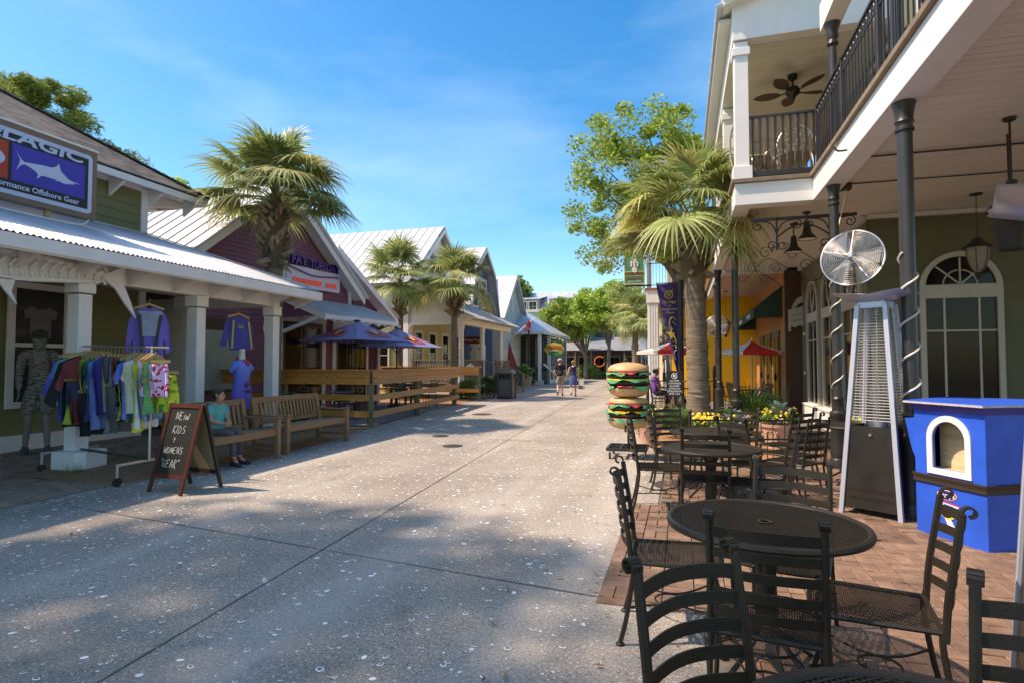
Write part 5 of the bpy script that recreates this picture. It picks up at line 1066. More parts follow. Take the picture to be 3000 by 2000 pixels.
tree(-17, 66, 'round dark tree crown showing above the grey dormer roof', LEAFA, (-20,70,10.8,1.7,2,1.5), 26, 4000, .35, .2, 6, 1, ncl=24, clr=.8)
tree(-22, 60, 'tree crown peeking over the blue gambrel roof', LEAFA, (-22.6,60,11.6,2.0,2,1.6), 27, 4000, .35, .2, 6, 1, ncl=24, clr=.8)
tree(-18.2, 17.8, 'low treetop just showing above the roof between surf shop and palm', LEAFB, (-18.3,17.8,7.6,.9,1,.8), 28, 4000, .15, .15, 4, 1, ncl=16, clr=.45)
tree(-18.6, 12.4, 'dark green pine rising behind the surf shop roof', PINEL, (-18.5,12.4,8.3,1.75,2.0,1.75), 29, 30000, .24, .2, 4.5, 1, ncl=60, clr=.42, shape='needle', name='pine_tree', cat='pine tree')
tree(-16.3, 13.2, 'smaller pine top beside the larger pine behind the surf shop', PINEL, (-16.6,13.2,7.3,.8,1.0,.6), 30, 9000, .26, .14, 4.5, 1, ncl=18, clr=.55, shape='needle', name='pine_tree', cat='pine tree')
# the big oaks beside the street that shade the foreground (they stand left of the frame)
tree(-16.6, -4.2, 'broad oak at the left outside the frame shading the street', LEAFA, (-16.4,-1.8,17.0,4.4,2.9,2.4), 31, 7000, .30, .35, 9, 1, ncl=52, clr=1.15, name='oak_tree')
tree(-12.5, -7.0, 'second broad oak behind the camera shading the cafe tables', LEAFA, (-11.9,-4.9,17.0,4.4,3.0,2.4), 32, 7000, .30, .35, 9, 1, ncl=52, clr=1.15, name='oak_tree')
# ================================================================ shrubs, flowers
def shrub(x, y, r_, h, label, mat, n, seed, size=.06, cat='shrub', name='shrub', z=0, group=None):
    t = thing(name, label, cat, (x, y, z), 0, group); g = random.Random(seed); cl = [(g.uniform(-r_,r_)*.7, g.uniform(-r_,r_)*.7, h*g.uniform(.25,.85), r_*g.uniform(.25,.5)) for _ in range(14)]
    me = leafcloud(cl, n, size, seed); me.materials.append(mat); link(bpy.data.objects.new('foliage', me), t); m = MB()
    for c in cl[:8]: m.tube([(x+c[0]*.2,y+c[1]*.2,z), (x+c[0],y+c[1],z+c[2])], .012, 5)
    m.build('stems', TRUNK, t); return t
SHR = M('shrub_leaf', (.07,.14,.03), .5, var=.15, isl=.45, trans=.3); SHL = M('light_shrub_leaf', (.17,.27,.05), .5, var=.15, isl=.4, trans=.3)
shrub(-8.9, 23.3, .75, 1.0, 'leafy green bush inside the short cedar fence', SHL, 3000, 41, .09); shrub(-8.1, 24.5, .7, 1.15, 'rounder darker bush between the short fence and the stairs', SHR, 3500, 42, .09); shrub(-11.2, 21.6, .5, .9, 'small dark bush seen through the end of the patio fence', SHR, 1500, 43, .09)
shrub(-8.05, 10.9, .3, .95, 'dark green plant behind the bench beside the blue dress mannequin', SHR, 1600, 44, .11)
shrub(-10.9, 40.5, .9, .8, 'low bushes at the foot of the street lamp', SHR, 1500, 45, .13); shrub(-11.8, 37, .9, .8, 'low bushes below the stair rail of the yellow house', SHL, 1500, 46, .13)
shrub(-9.3, 58.6, 1.8, 1.2, 'bright low shrubs behind the walking couple', SHL, 2500, 47, .2); shrub(-6.2, 58.5, 1.6, 1.3, 'dark shrubs on the straw bed below the orange ring', SHR, 2500, 48, .2)
def fanplant(x, y, n, L_, label, seed, mat, h0=.1):
    t = thing('palmetto', label, 'plant', (x, y, 0)); r = random.Random(seed)
    for i in range(n):
        a = r.uniform(0, 6.28); e = r.uniform(25, 80); key = ('p', i % 5, L_)
        if key not in FRM: FRM[key] = frond_mesh([30,45,60,75,50][i % 5], 90+i, n=18, lp=L_*.45, lb=L_*.62, spread=75, droop=.25).mesh('fan_leaf', mat)
        o = link(bpy.data.objects.new('fan_leaf', FRM[key]), t); o.location = (0, 0, h0); o.rotation_euler = (0, 0, a); s_ = r.uniform(.8,1.15); o.scale = (s_,)*3
PALMET = M('palmetto_leaf', (.10,.20,.045), .4, var=.12, isl=.3, trans=.25)
fanplant(1.25, 12.5, 22, 1.0, 'spiky blue green palmetto around the slim black column', 51, PALMET); fanplant(-.15, 11.9, 14, .62, 'low palmetto left of the ringed palm trunk', 52, PALMET)
def flowers(x, y, z, r_, h, label, seed, dusty=True, n=90, vio=12):
    n = int(n*.55)
    t = thing('flower_bed', label, 'flowers', (x, y, z)); r = random.Random(seed)
    me = leafcloud([(r.uniform(-r_,r_)*.8, r.uniform(-r_,r_)*.8, h*.25, r_*.35) for _ in range(16)], 1800, .05, seed); me.materials.append(SHL); link(bpy.data.objects.new('leaves', me), t)
    for nm, mat, k in (('yellow_blooms', M('yellow_petal', (.85,.62,.015), .6, var=.08, isl=.15), n), ('violet_blooms', M('violet_petal', (.20,.12,.42), .6, var=.1, isl=.3), vio)):
        m = MB()
        for i in range(k):
            a = r.uniform(0, 6.28); q = r_*math.sqrt(r.random()); c = Vector((x+q*math.cos(a), y+q*math.sin(a), z+h*r.uniform(.25,.75))); nn = Vector((r.uniform(-.6,.4), -1, r.uniform(.1,.9))).normalized(); u = nn.cross(Vector(Z)).normalized(); v = u.cross(nn)
            for p in range(5):
                b = p*1.2566; s_ = .0165; pc = c+u*s_*math.cos(b)*.7+v*s_*math.sin(b)*.7; m.add([pc+(u*math.cos(b+w_)+v*math.sin(b+w_))*s_*.75+nn*.002*p for w_ in (0,1.26,2.5,3.77,5.0)], [(0,1,2,3,4)])
        if m.v: m.build(nm, mat, t)
    if dusty:
        DM = M('dusty_miller', (.22,.33,.25), .7, var=.15, isl=.25); m = MB()
        for i in range(60):
            a = r.uniform(0, 6.28); e = r.uniform(.3, 1.4); d = Vector((math.cos(a)*math.cos(e), math.sin(a)*math.cos(e), math.sin(e))); L_ = r_*r.uniform(.5,.95); c = Vector((x+r_*.15*math.cos(a), y+r_*.15*math.sin(a), z+h*.45)); s2 = d.cross(Vector((0,0,1))).normalized()
            for q in range(7):
                f = q/6; p = c+d*L_*f-Vector((0,0,.25*f*f*L_)); l2 = L_*.2*(1-abs(f-.55)); 
                for sg in (-1, 1): m.add([p, p+s2*sg*l2+d*l2*.9, p+d*l2*.5, p+s2*sg*l2*.4-d*.004], [(0,3,1,2)])
        m.build('dusty_leaves', DM, t)
    return t
def pot(x, y, r_, h, label):
    t = thing('terracotta_pot', label, 'flower pot', (x, y, 0)); MB().lathe([(r_*.68,0),(r_*.72,.03),(r_*.70,.06),(r_*.86,h*.55),(r_*.97,h*.86),(r_*1.0,h*.88),(r_*1.06,h*.9),(r_*1.08,h),(r_*.98,h),(r_*.95,h*.92),(.01,h*.92)], (x,y,0), 28).build('body', TERRA, t)
    m = MB()
    for k in range(10):
        a = 2*math.pi*k/10; c = Vector((x+r_*.9*math.cos(a), y+r_*.9*math.sin(a), h*.55)); q = Vector((-math.sin(a), math.cos(a), 0))
        m.tube([c+q*(-.05)+Vector((0,0,.1)), c+Vector((0,0,.04))+Vector((math.cos(a),math.sin(a),0))*.015, c+q*.05+Vector((0,0,.1))], .012, 5)
        m.ell(tuple(c), (.022,.022,.03), 6, 4)
    m.lathe([(r_*.9,h*.72),(r_*.95,h*.74),(r_*.92,h*.76)], (x,y,0), 28); m.build('garland_relief', TERRA, t); return t
pot(-.62, 11.15, .24, .42, 'terracotta pot at the left beside the hamburger figure'); flowers(-.62, 11.15, .42, .26, .35, 'silver leaves and yellow pansies in the left pot', 61)
pot(1.62, 11.3, .29, .44, 'large terracotta pot with relief garlands behind the low iron fence'); flowers(1.62, 11.3, .44, .32, .4, 'silver foliage ringed by yellow flowers in the large pot', 62)
pot(.55, 10.6, .33, .42, 'wide terracotta pot below the ringed palm trunk'); flowers(.4, 10.6, .42, .28, .3, 'dense yellow flowers left side below the palm trunk', 63, False, 130, 6); flowers(.85, 10.65, .42, .26, .3, 'silver leaves with yellow and violet pansies right below the palm trunk', 64, True, 40, 16)
pot(2.75, 11.2, .24, .42, 'terracotta pot against the white window plinth'); flowers(2.75, 11.2, .42, .26, .28, 'yellow and violet pansies in front of the white window plinth', 65, False, 40, 14)
t = thing('wooden_planter', 'small wooden tub with a lush plant by the far waste bin', 'planter', (-10.3, 38.5, 0)); MB().lathe([(.4,0),(.5,.65),(.52,.66),(.01,.6)], (-10.3,38.5,0), 12).build('tub', DECKW, t)
shrub(-10.3, 38.5, .8, .9, 'broad light green plant growing in the wooden tub', SHL, 900, 49, .22, z=.55)
m = MB()
for i in range(60):
    x, y = -8.05+rnd.uniform(-.15,.2), 6.0+rnd.uniform(-.05,.15); a = Vector((x, y, .02)); d = Vector((rnd.uniform(-.05,.05), rnd.uniform(-.05,.05), rnd.uniform(.08,.18))); m.add([a, a+Vector((.006,0,0)), a+d], [(0,1,2)])
o = m.build('grass_tuft', SHL); o['kind'] = 'stuff'; tag(o, 'small grass tuft growing at the white post pedestal', 'grass')
# ================================================================ low iron fence
IF = thing('iron_fence', 'low black iron picket fence between cafe tables and flower pots', 'fence', (1.1, 9.4, 0))
pa, pb_ = Vector((.1,9.15,0)), Vector((2.3,9.75,0)); n = 26
for z in (.66, .38): MB().bar(pa+Vector((0,0,z)), pb_+Vector((0,0,z)), .02, .025).build('rail', BLACK, IF)
for k in range(n+1):
    p = pa+(pb_-pa)*(k/n); tall = k % 2 == 0
    MB().tube([p, p+Vector((0,0,.66 if tall else .42))], .007, 5).tube([p+Vector((0,0,.42)), p+Vector((0,0,.46))], [.011,.001], 5).build('picket', BLACK, IF)
for p in (pa, pb_): MB().tube([p, p+Vector((0,0,.76))], .02, 8).ell(tuple(p+Vector((0,0,.79))), (.035,.035,.035), 10, 6).build('fence_post', BLACK, IF)
t = thing('iron_fence', 'tall black iron picket fence around the far tables behind the hamburger', 'fence', (-1, 19, 0))
for z in (1.0, .15): MB().bar((-1.0,17.8,z), (.9,18.2,z), .03, .03).build('rail', BLACK, t)
for k in range(17): MB().bar((-1+k*.119,17.8+k*.025,0), (-1+k*.119,17.8+k*.025,1.02), .014, .014).build('picket', BLACK, t)
for x, y in ((-1.0,17.8),(.9,18.2)): MB().lathe([(.045,0),(.045,1.3),(.06,1.31),(.03,1.34),(.05,1.4),(.01,1.47)], (x,y,0), 10).build('fence_post', BLACK, t)
# ================================================================ cafe tables and chairs
def mesh_panel(test, z, pitch, w_, x0, x1, y0, y1, rot=45):
    m = MB(); c, s_ = math.cos(R(rot)), math.sin(R(rot)); E_ = max(x1-x0, y1-y0)*.75
    for sg in (1, -1):
        dx, dy = (c, s_*sg); nx, ny = (-dy, dx); cx, cy = (x0+x1)/2, (y0+y1)/2; k = -int(E_/pitch)
        while k*pitch < E_:
            P = []; ok = []
            for i in range(-60, 61):
                t = i*E_/60; x = cx+nx*k*pitch+dx*t; y = cy+ny*k*pitch+dy*t
                if test(x, y): ok.append(t)
            if len(ok) > 1:
                a, b = ok[0], ok[-1]; m.bar((cx+nx*k*pitch+dx*a, cy+ny*k*pitch+dy*a, z+(.0008 if sg > 0 else -.0008)), (cx+nx*k*pitch+dx*b, cy+ny*k*pitch+dy*b, z+(.0008 if sg > 0 else -.0008)), w_, .0022)
            k += 1
    return m
def cafe_chair():
    t = thing('cafe_chair', 'x', 'chair', (0, 0, 0), 0, 'black ladder back cafe chairs'); W_, D_ = .225, .22; zs = .435
    tst = lambda x, y: abs(x) < W_-.006-.02*(.22-y)*1.2 and -D_ < y < D_+.035*(1-(x/W_)**2)
    mesh_panel(tst, zs, .0125, .0042, -W_, W_, -D_, D_+.04, 38).build('seat_mesh', CHAIRM, t)
    fr = [(-.205,-.22,zs),(-.225,.2,zs)]+[(-.225+.45*i/10,.215+.04*math.sin(i/10*math.pi),zs-.004) for i in range(11)]+[(.225,.2,zs),(.205,-.22,zs),(-.205,-.22,zs)]
    MB().tube(fr, .0115, 6, cap=False).build('seat_frame', CHAIRM, t)
    for s_ in (-1, 1):
        MB().tube(smooth([(.205*s_,-.225,.46),(.208*s_,-.215,.38),(.215*s_,-.25,.15),(.22*s_,-.285,.012)], 5), .0125, 6).lathe([(.024,0),(.024,.008),(.014,.016)], (.22*s_,-.286,0), 10).build('leg', CHAIRM, t)
        MB().tube(smooth([(.215*s_,.19,.43),(.232*s_,.215,.33),(.222*s_,.2,.17),(.232*s_,.235,.012)], 5), .0125, 6).lathe([(.024,0),(.024,.008),(.014,.016)], (.232*s_,.236,0), 10).build('leg', CHAIRM, t)
        P = smooth([(.205*s_,-.225,.40),(.203*s_,-.24,.6),(.201*s_,-.275,.85),(.2*s_,-.29,.955)], 5)
        MB().tube(P, .0145, 6, flat=1.1).build('back_post', CHAIRM, t)
        m = MB(); Q = [(0,0)]+[(-.022+.022*math.cos(a), .018+.022*math.sin(a)) for a in [R(v) for v in range(0, 271, 30)]]
        for i in range(len(Q)-1): m.bar((.2*s_,-.29+Q[i][0]-.0,.95+Q[i][1]), (.2*s_,-.29+Q[i+1][0],.95+Q[i+1][1]), .034, .007, (1,0,0))
        for i in range(len(Q)-1): pass
        q = MB(); pts = [(-.29+Q[i][0], .95+Q[i][1]) for i in range(len(Q))]
        for i in range(len(pts)-1):
            (a, b), (c, d) = pts[i], pts[i+1]; nx, nz = -(d-b), (c-a); l = math.hypot(nx, nz) or 1; nx, nz = nx/l*.004, nz/l*.004; x0, x1 = .2*s_-.019, .2*s_+.019
            q.add([(x0,a-nx,b-nz),(x1,a-nx,b-nz),(x1,a+nx,b+nz),(x0,a+nx,b+nz),(x0,c-nx,d-nz),(x1,c-nx,d-nz),(x1,c+nx,d+nz),(x0,c+nx,d+nz)], [(0,1,2,3),(7,6,5,4),(0,4,5,1),(1,5,6,2),(2,6,7,3),(3,7,4,0)])
        q.build('scroll_end', CHAIRM, t)
        L_ = smooth([(.23*s_,.21,.2),(.2*s_,.05,.17),(.13*s_,-.03,.16),(.14*s_,-.1,.16),(.21*s_,-.09,.16),(.23*s_,-.0,.16),(.19*s_,.03,.16),(.12*s_,-.06,.16),(.215*s_,-.25,.2)], 4) if False else None
    # looping stretchers left and right and a crossing ring
    for s_ in (-1, 1):
        P = [Vector((.225*s_, .205, .2))]+[Vector((.225*s_-.14*s_*math.sin(i/12*math.pi), .205-.455*i/12, .2-.02*math.sin(i/12*math.pi))) for i in range(1, 13)]
        MB().tube(P, .0058, 5).build('stretcher', CHAIRM, t)
    MB().tube([(.085*math.cos(2*math.pi*i/18), -.02+.085*math.sin(2*math.pi*i/18), .178) for i in range(19)], .0058, 5, cap=False).build('stretcher_ring', CHAIRM, t)
    for k in range(5):
        z = .535+k*.088; f = (z-.4)/.55; yb = -.225-.065*f**1.2; m = MB(); w_ = .0; P = []
        for i in range(11):
            x = -.2+.4*i/10; y = yb-.05*math.sin(i/10*math.pi); h = .021 if k < 4 else .024; dz = .008*math.sin(i/10*math.pi); P.append([(x,y-.003,z-h+dz),(x,y+.003,z-h+dz),(x,y+.003-.004,z+h+dz),(x,y-.003-.004,z+h+dz)])
        m.loft(P).build('slat', CHAIRM, t)
    return t
ch0 = cafe_chair()
for c_ in ch0.children:
    for v_ in c_.data.vertices:
        if v_.co.z > .46: v_.co.z = .46+(v_.co.z-.46)*.9
used = [False]
def chair(x, y, ang, label):
    # x, y = middle of the back tops; ang = direction the chair faces (degrees from +X)
    a = R(ang); fx_, fy_ = math.cos(a), math.sin(a); loc = (x+.29*fx_, y+.29*fy_, 0); rz = a-math.pi/2
    if not used[0]: used[0] = True; ch0.location = loc; ch0.rotation_euler = (0,0,rz); ch0['label'] = label; return ch0
    return dup(ch0, loc, rz, label)
chair(-0.348, 3.435, 2, 'ladder back chair at the left of the large mesh table, seen from its side')
chair(0.293, 2.413, 82, 'ladder back chair with its back to the camera, in front of the large mesh table')
chair(0.011, 1.870, -45, 'nearest ladder back chair, cut by the bottom edge, with two scroll tops')
chair(0.620, 3.837, -107, 'chair on the far side of the large mesh table, facing the camera')
chair(1.087, 2.924, 170, 'chair at the right of the large mesh table, turned sideways before the kiosk')
chair(0.935, 1.804, 245, 'chair cut off by the right edge of the picture in the foreground')
chair(0.190, 5.500, 91, 'chair with its back to the camera at the middle dark table')
chair(-0.522, 6.250, 5, 'chair at the left of the middle dark table, nearest to the hamburger trolley')
chair(-0.391, 7.446, 5, 'chair at the left of the farther dark table, beside the left flower pot')
chair(-0.217, 8.424, -60, 'chair on the far left corner of the farther dark table, facing the camera')
chair(0.489, 6.576, 40, 'chair between the two dark tables at their right side')
chair(0.783, 8.261, 230, 'chair at the far right of the farther dark table')
chair(0.935, 5.652, 178, 'chair turned sideways right of the middle dark table')
chair(1.478, 8.207, 135, 'farthest of three chairs in front of the white window plinth')
chair(1.413, 7.446, 138, 'middle of three chairs in front of the white window plinth')
chair(1.380, 6.848, 140, 'nearest of three chairs in front of the white window plinth')
def cafe_table(x, y, r_, label, real=True, pitch=.0145, rot=0, first=None):
    t = thing('cafe_table', label, 'table', (x, y, 0), 0, 'black round mesh cafe tables'); z = .725
    if real:
        mesh_panel(lambda a, b: (a-x)**2+(b-y)**2 < (r_-.02)**2 and (a-x)**2+(b-y)**2 > .0, z, pitch, pitch*.36, x-r_, x+r_, y-r_, y+r_, 35).build('top_mesh', CHAIRM, t)
    else: MB().lathe([(.01,z-.003),(r_-.01,z-.003),(r_-.01,z+.003),(.01,z+.003)], (x,y,0), 40).build('top_mesh', CHAIRM, t)
    MB().tube([(x+(r_-.012)*math.cos(2*math.pi*i/60), y+(r_-.012)*math.sin(2*math.pi*i/60), z-.006) for i in range(61)], .019, 8, cap=False).build('rim', CHAIRM, t)
    MB().lathe([(.03,z+.002),(.036,z+.006),(.03,z+.009),(.022,z+.006),(.022,z+.002)], (x,y,0), 18).build('umbrella_ring', CHAIRM, t)
    for k in range(4):
        a = R(45+90*k+rot); c, s_ = math.cos(a), math.sin(a)
        MB().tube(smooth([(x+.3*c,y+.3*s_,z-.02),(x+.1*c,y+.1*s_,z-.06),(x+.045*c,y+.045*s_,z-.2),(x+.045*c,y+.045*s_,.3),(x+.1*c,y+.1*s_,.17),(x+.34*c,y+.34*s_,.01)],5), .013, 6).build('leg', CHAIRM, t)
    MB().tube([(x+.15*math.cos(2*math.pi*i/24), y+.15*math.sin(2*math.pi*i/24), .15) for i in range(25)], .007, 5, cap=False).build('base_ring', CHAIRM, t)
    MB().lathe([(.05,.25),(.055,.32),(.05,.4),(.045,.6)], (x,y,0), 12).build('pedestal_tube', CHAIRM, t)
    return t
cafe_table(.38, 3.12, .46, 'large round black mesh table in the middle of the foreground chairs')
cafe_table(.5, 1.24, .46, 'nearest round mesh table, cut by the bottom edge', pitch=.017)
cafe_table(.24, 5.72, .44, 'middle round dark table behind the foreground group', False); cafe_table(.3, 7.1, .44, 'farther round dark table beside the flower pots', False)
cafe_table(2.05, 8.3, .42, 'round dark table half hidden behind the tall gas heater', False)
# small dark chairs on the plum bar patio and on the restaurant terraces: simpler chair with frame and slats
def simple_chair(grid=False):
    t = thing('patio_chair', 'x', 'chair', (0, 0, 0), 0, 'small dark patio chairs')
    MB().box((-.22,-.2,.43), (.22,.22,.45)).build('seat', BLACK, t)
    for a, b in ((-1,-1),(1,-1),(-1,1),(1,1)): MB().tube([(.2*a,.19*b,.44),(.22*a,.23*b,0)], .012, 5).build('leg', BLACK, t)
    m = MB().tube(smooth([(-.2,-.2,.44),(-.21,-.26,.8),(-.18,-.29,.93),(0,-.3,.96),(.18,-.29,.93),(.21,-.26,.8),(.2,-.2,.44)],4), .012, 5).build('back_frame', BLACK, t)
    m = MB()
    if grid:
        for k in range(6): m.bar((-.2,-.22-.013*k,.5+k*.08), (.2,-.22-.013*k,.5+k*.08), .008, .04)
        for k in range(5): m.bar((-.14+k*.07,-.21,.46), (-.14+k*.07,-.29,.94), .035, .008)
    else:
        for k in range(4): m.bar((-.2,-.23-.015*k,.55+k*.1), (.2,-.23-.015*k,.55+k*.1), .008, .035)
    m.build('back_slats', BLACK, t); return t
sc1 = simple_chair(); sc2 = simple_chair(True); first = {0: True, 1: True}
def schair(x, y, ang, label, grid=0, group=None):
    o = (sc1, sc2)[grid]; rz = R(ang-90)
    if first[grid]: first[grid] = False; o.location = (x,y,0); o.rotation_euler = (0,0,rz); o['label'] = label
    else: o = dup(o, (x,y,0), rz, label)
    if group: o['group'] = group
for x, y, a, l in ((-8.6,13.9,200,'patio chair nearest the fence corner, in front of the plum bar'),(-9.4,13.4,60,'patio chair left of the first patio table, below the first umbrella'),(-9.3,14.6,-60,'patio chair behind the first patio table'),
    (-8.2,16.6,180,'patio chair seen between the fence posts, left of the pair'),(-8.9,17.3,-60,'patio chair behind the second patio table'),(-8.3,18.2,170,'patio chair near the far end of the patio fence'),(-9.0,18.7,-30,'patio chair at the far end beneath the second umbrella')): schair(x, y, a, l, 0, 'patio chairs of the plum bar')
def stable(x, y, r_, label, mat=BLACK, h=.74):
    t = thing('patio_table', label, 'table', (x, y, 0)); MB().lathe([(.01,h-.02),(r_,h-.02),(r_+.01,h-.01),(r_,h),(.01,h)], (x,y,0), 28).build('tabletop', mat, t); MB().lathe([(.25,0),(.24,.03),(.04,.06),(.035,h-.02)], (x,y,0), 12).build('pedestal', BLACK, t)
stable(-9.05, 14.1, .4, 'round patio table below the first navy umbrella', M('grey_table_top', (.20,.19,.18), .4)); stable(-8.8, 16.6, .4, 'round patio table between the two navy umbrellas'); stable(-8.9, 18.2, .4, 'round patio table below the second navy umbrella')
for x, y, a, l in ((2.55,17.4,160,'lattice back chair nearest the oxblood wall'),(2.1,17.9,200,'lattice back chair beside the umbrella pole'),(1.6,18.6,20,'lattice back chair left of the terrace table'),(2.2,20.2,180,'lattice back chair further along the orange wall'),(1.5,20.6,10,'lattice back chair by the mustard wall'),
    (-.7,18.6,0,'lattice back chair behind the iron fence, left one'),(-.2,18.5,90,'lattice back chair behind the iron fence, middle one'),(.35,18.7,180,'lattice back chair behind the iron fence, right one'),(-.6,20.3,-30,'lattice back chair in the deeper row behind the iron fence')): schair(x, y, a, l, 1, 'lattice back chairs of the restaurant')
stable(2.0, 18.7, .42, 'dark terrace table below the right red and white umbrella'); stable(-.2, 19.3, .42, 'dark terrace table behind the iron fence'); stable(1.7, 21.2, .42, 'dark terrace table near the mustard wall')
# ================================================================ umbrellas
def canopy_ring(cx, cy, za, zr, r_, n, a0, sag, parent, mats, valance=0):
    for k in range(n):
        a = R(a0)+2*math.pi*k/n; b = a+2*math.pi/n; m = MB(); rows = []
        for i in range(7):
            f = i/6; row = []
            for j_ in range(5):
                g_ = j_/4; t_ = a+(b-a)*g_; rad = r_*f*(math.cos(math.pi/n)/math.cos((g_-.5)*2*math.pi/n)); z = za+(zr-za)*(f**.92)-sag*math.sin(math.pi*f)*.5-sag*.6*f*math.sin(math.pi*g_)*0
                row.append((cx+rad*math.cos(t_), cy+rad*math.sin(t_), z))
            rows.append(row)
        if valance: rows.append([(x+0*(x-cx), y, z-valance) for x, y, z in rows[-1]])
        V = [p for row in rows for p in row]; F = [(i*5+j_, i*5+j_+1, (i+1)*5+j_+1, (i+1)*5+j_) for i in range(len(rows)-1) for j_ in range(4)]
        m.add(V, F).build('canopy_panel', mats[k % len(mats)], parent)
def bull_print(parent, cx, cy, za, zr, half, fdir):
    # a flat print lying on one slope of the square canopy: sun disc, two charging animals and the words
    f = Vector(fdir); u = Vector((-f.y, f.x, 0)); slope = (f*half+Vector((0,0,zr-za))).normalized(); up = -slope; nn = u.cross(up).normalized(); top = Vector((cx,cy,za)); c = top+(f*half+Vector((0,0,zr-za)))*.60+nn*.014
    tess([(x*.12, y*.12) for x, y in arc(0,0,1,0,360,18)[:-1]], c, u, up, .003, YELP, parent, 'sun_print')
    for s_ in (-1, 1):
        b = [(.02,.0),(.05,.05),(.12,.07),(.2,.06),(.27,.08),(.25,.03),(.22,.0),(.24,-.05),(.18,-.02),(.12,-.03),(.08,-.07),(.05,-.03)]
        tess([(x*s_*1.35, y*1.35) for x, y in b][::s_], c+nn*.003, u, up, .003, REDP, parent, 'bull_print')
    text('Red Bull', .24, c-up*.23+nn*.002, u, up, REDP, parent, 'print', .002, 1.0, .006)
def square_umb(cx, cy, za, zr, half, rot, label, printdirs):
    t = thing('patio_umbrella', label, 'umbrella', (cx, cy, 0), 0, 'navy umbrellas on the plum bar patio'); n = 4
    canopy_ring(cx, cy, za, zr, half/math.cos(math.pi/4), 4, rot+45, .03, t, [NAVYF])
    MB().tube([(cx,cy,0),(cx,cy,za)], .03, 10).build('pole', COLM, t); MB().lathe([(.3,0),(.3,.08),(.06,.1),(.05,.3)], (cx,cy,0), 14).build('base', BLACK, t); MB().lathe([(.09,za-.01),(.1,za+.03),(.05,za+.05)], (cx,cy,0), 12).build('cap', BLACK, t)
    for k in range(8):
        a = R(rot+45*k); q = half*(1/math.cos(math.pi/4) if k % 2 else 1)*.97; MB().bar((cx,cy,za-.05), (cx+q*math.cos(a),cy+q*math.sin(a),zr-.01), .02, .02).build('rib', COLM, t); MB().bar((cx,cy,zr-.2), (cx+q*.5*math.cos(a),cy+q*.5*math.sin(a),(za+zr)/2-.03), .015, .015).build('strut', COLM, t)
    for d in printdirs: a = R(rot+d); bull_print(t, cx, cy, za, zr, half, (math.cos(a), math.sin(a), 0))
    return t
square_umb(-9.2, 15.2, 2.74, 2.15, 1.18, -15, 'nearer navy umbrella with red bull print and sun disc on the patio', (-90, 0))
square_umb(-9.66, 18.6, 2.74, 2.08, 1.15, -15, 'farther navy umbrella on the patio, right of the nearer one', (-90, 0))
def round_umb(cx, cy, za, zr, r_, label, tilt=0, closed=False):
    t = thing('market_umbrella', label, 'umbrella', (cx, cy, 0), 0, 'red and white umbrellas of the restaurant'); canopy_ring(cx, cy, za, zr, r_, 6, 10, .05, t, [REDF, WHF], .1)
    MB().tube([(cx,cy,0),(cx,cy,za)], .02, 8).build('pole', STEEL, t); MB().ell((cx,cy,za+.03), (.04,.04,.04), 8, 6).build('finial', WHITE, t); MB().lathe([(.25,0),(.25,.06),(.03,.1)], (cx,cy,0), 14).build('base', BLACK, t)
    MB().ell((cx,cy,1.15), (.035,.035,.05), 8, 6).build('crank', STEEL, t)
    for k in range(6): a = R(10+60*k); MB().bar((cx,cy,za-.04), (cx+r_*.98*math.cos(a),cy+r_*.98*math.sin(a),zr-.005), .012, .012).build('rib', STEEL, t)
    return t
round_umb(-.35, 19.4, 2.2, 1.9, 1.08, 'red and white umbrella left of the ringed palm trunk'); round_umb(2.02, 19.0, 2.2, 1.86, .98, 'red and white umbrella under the green awning')
def closed_umb(x, y, z0, z1, r_, label):
    t = thing('folded_umbrella', label, 'umbrella', (x, y, 0)); rings = []
    for i in range(9):
        f = i/8; q = .05+(r_-.05)*f**1.2; rings.append([(x+q*(1+.22*math.cos(6*a))*math.cos(a), y+q*(1+.22*math.cos(6*a))*math.sin(a), z1+(z0-z1)*f) for a in [2*math.pi*k/24 for k in range(24)]])
    MB().loft(rings).build('canopy', M('dark_red_canvas', (.36,.04,.035), .75, var=.1), t); MB().tube([(x,y,0),(x,y,z1+.06)], .03, 8).build('pole', DECKW, t)
closed_umb(-12.2, 41.0, 1.1, 3.1, .62, 'folded dark red umbrella beside the street lamp'); closed_umb(-13.4, 37.5, 1.2, 2.9, .35, 'smaller folded red umbrella behind the porch column')
t = thing('beach_umbrella', 'blue and white open umbrella at the far end of the street', 'umbrella', (-3.5, 66, 0)); canopy_ring(-3.6, 66, 2.7, 2.1, 1.9, 8, 0, .05, t, [M('blue_canvas', (.03,.09,.55), .7), M('white_canvas')]); MB().tube([(-3.6,66,0),(-3.6,66,2.7)], .04, 6).build('pole', WHITE, t)
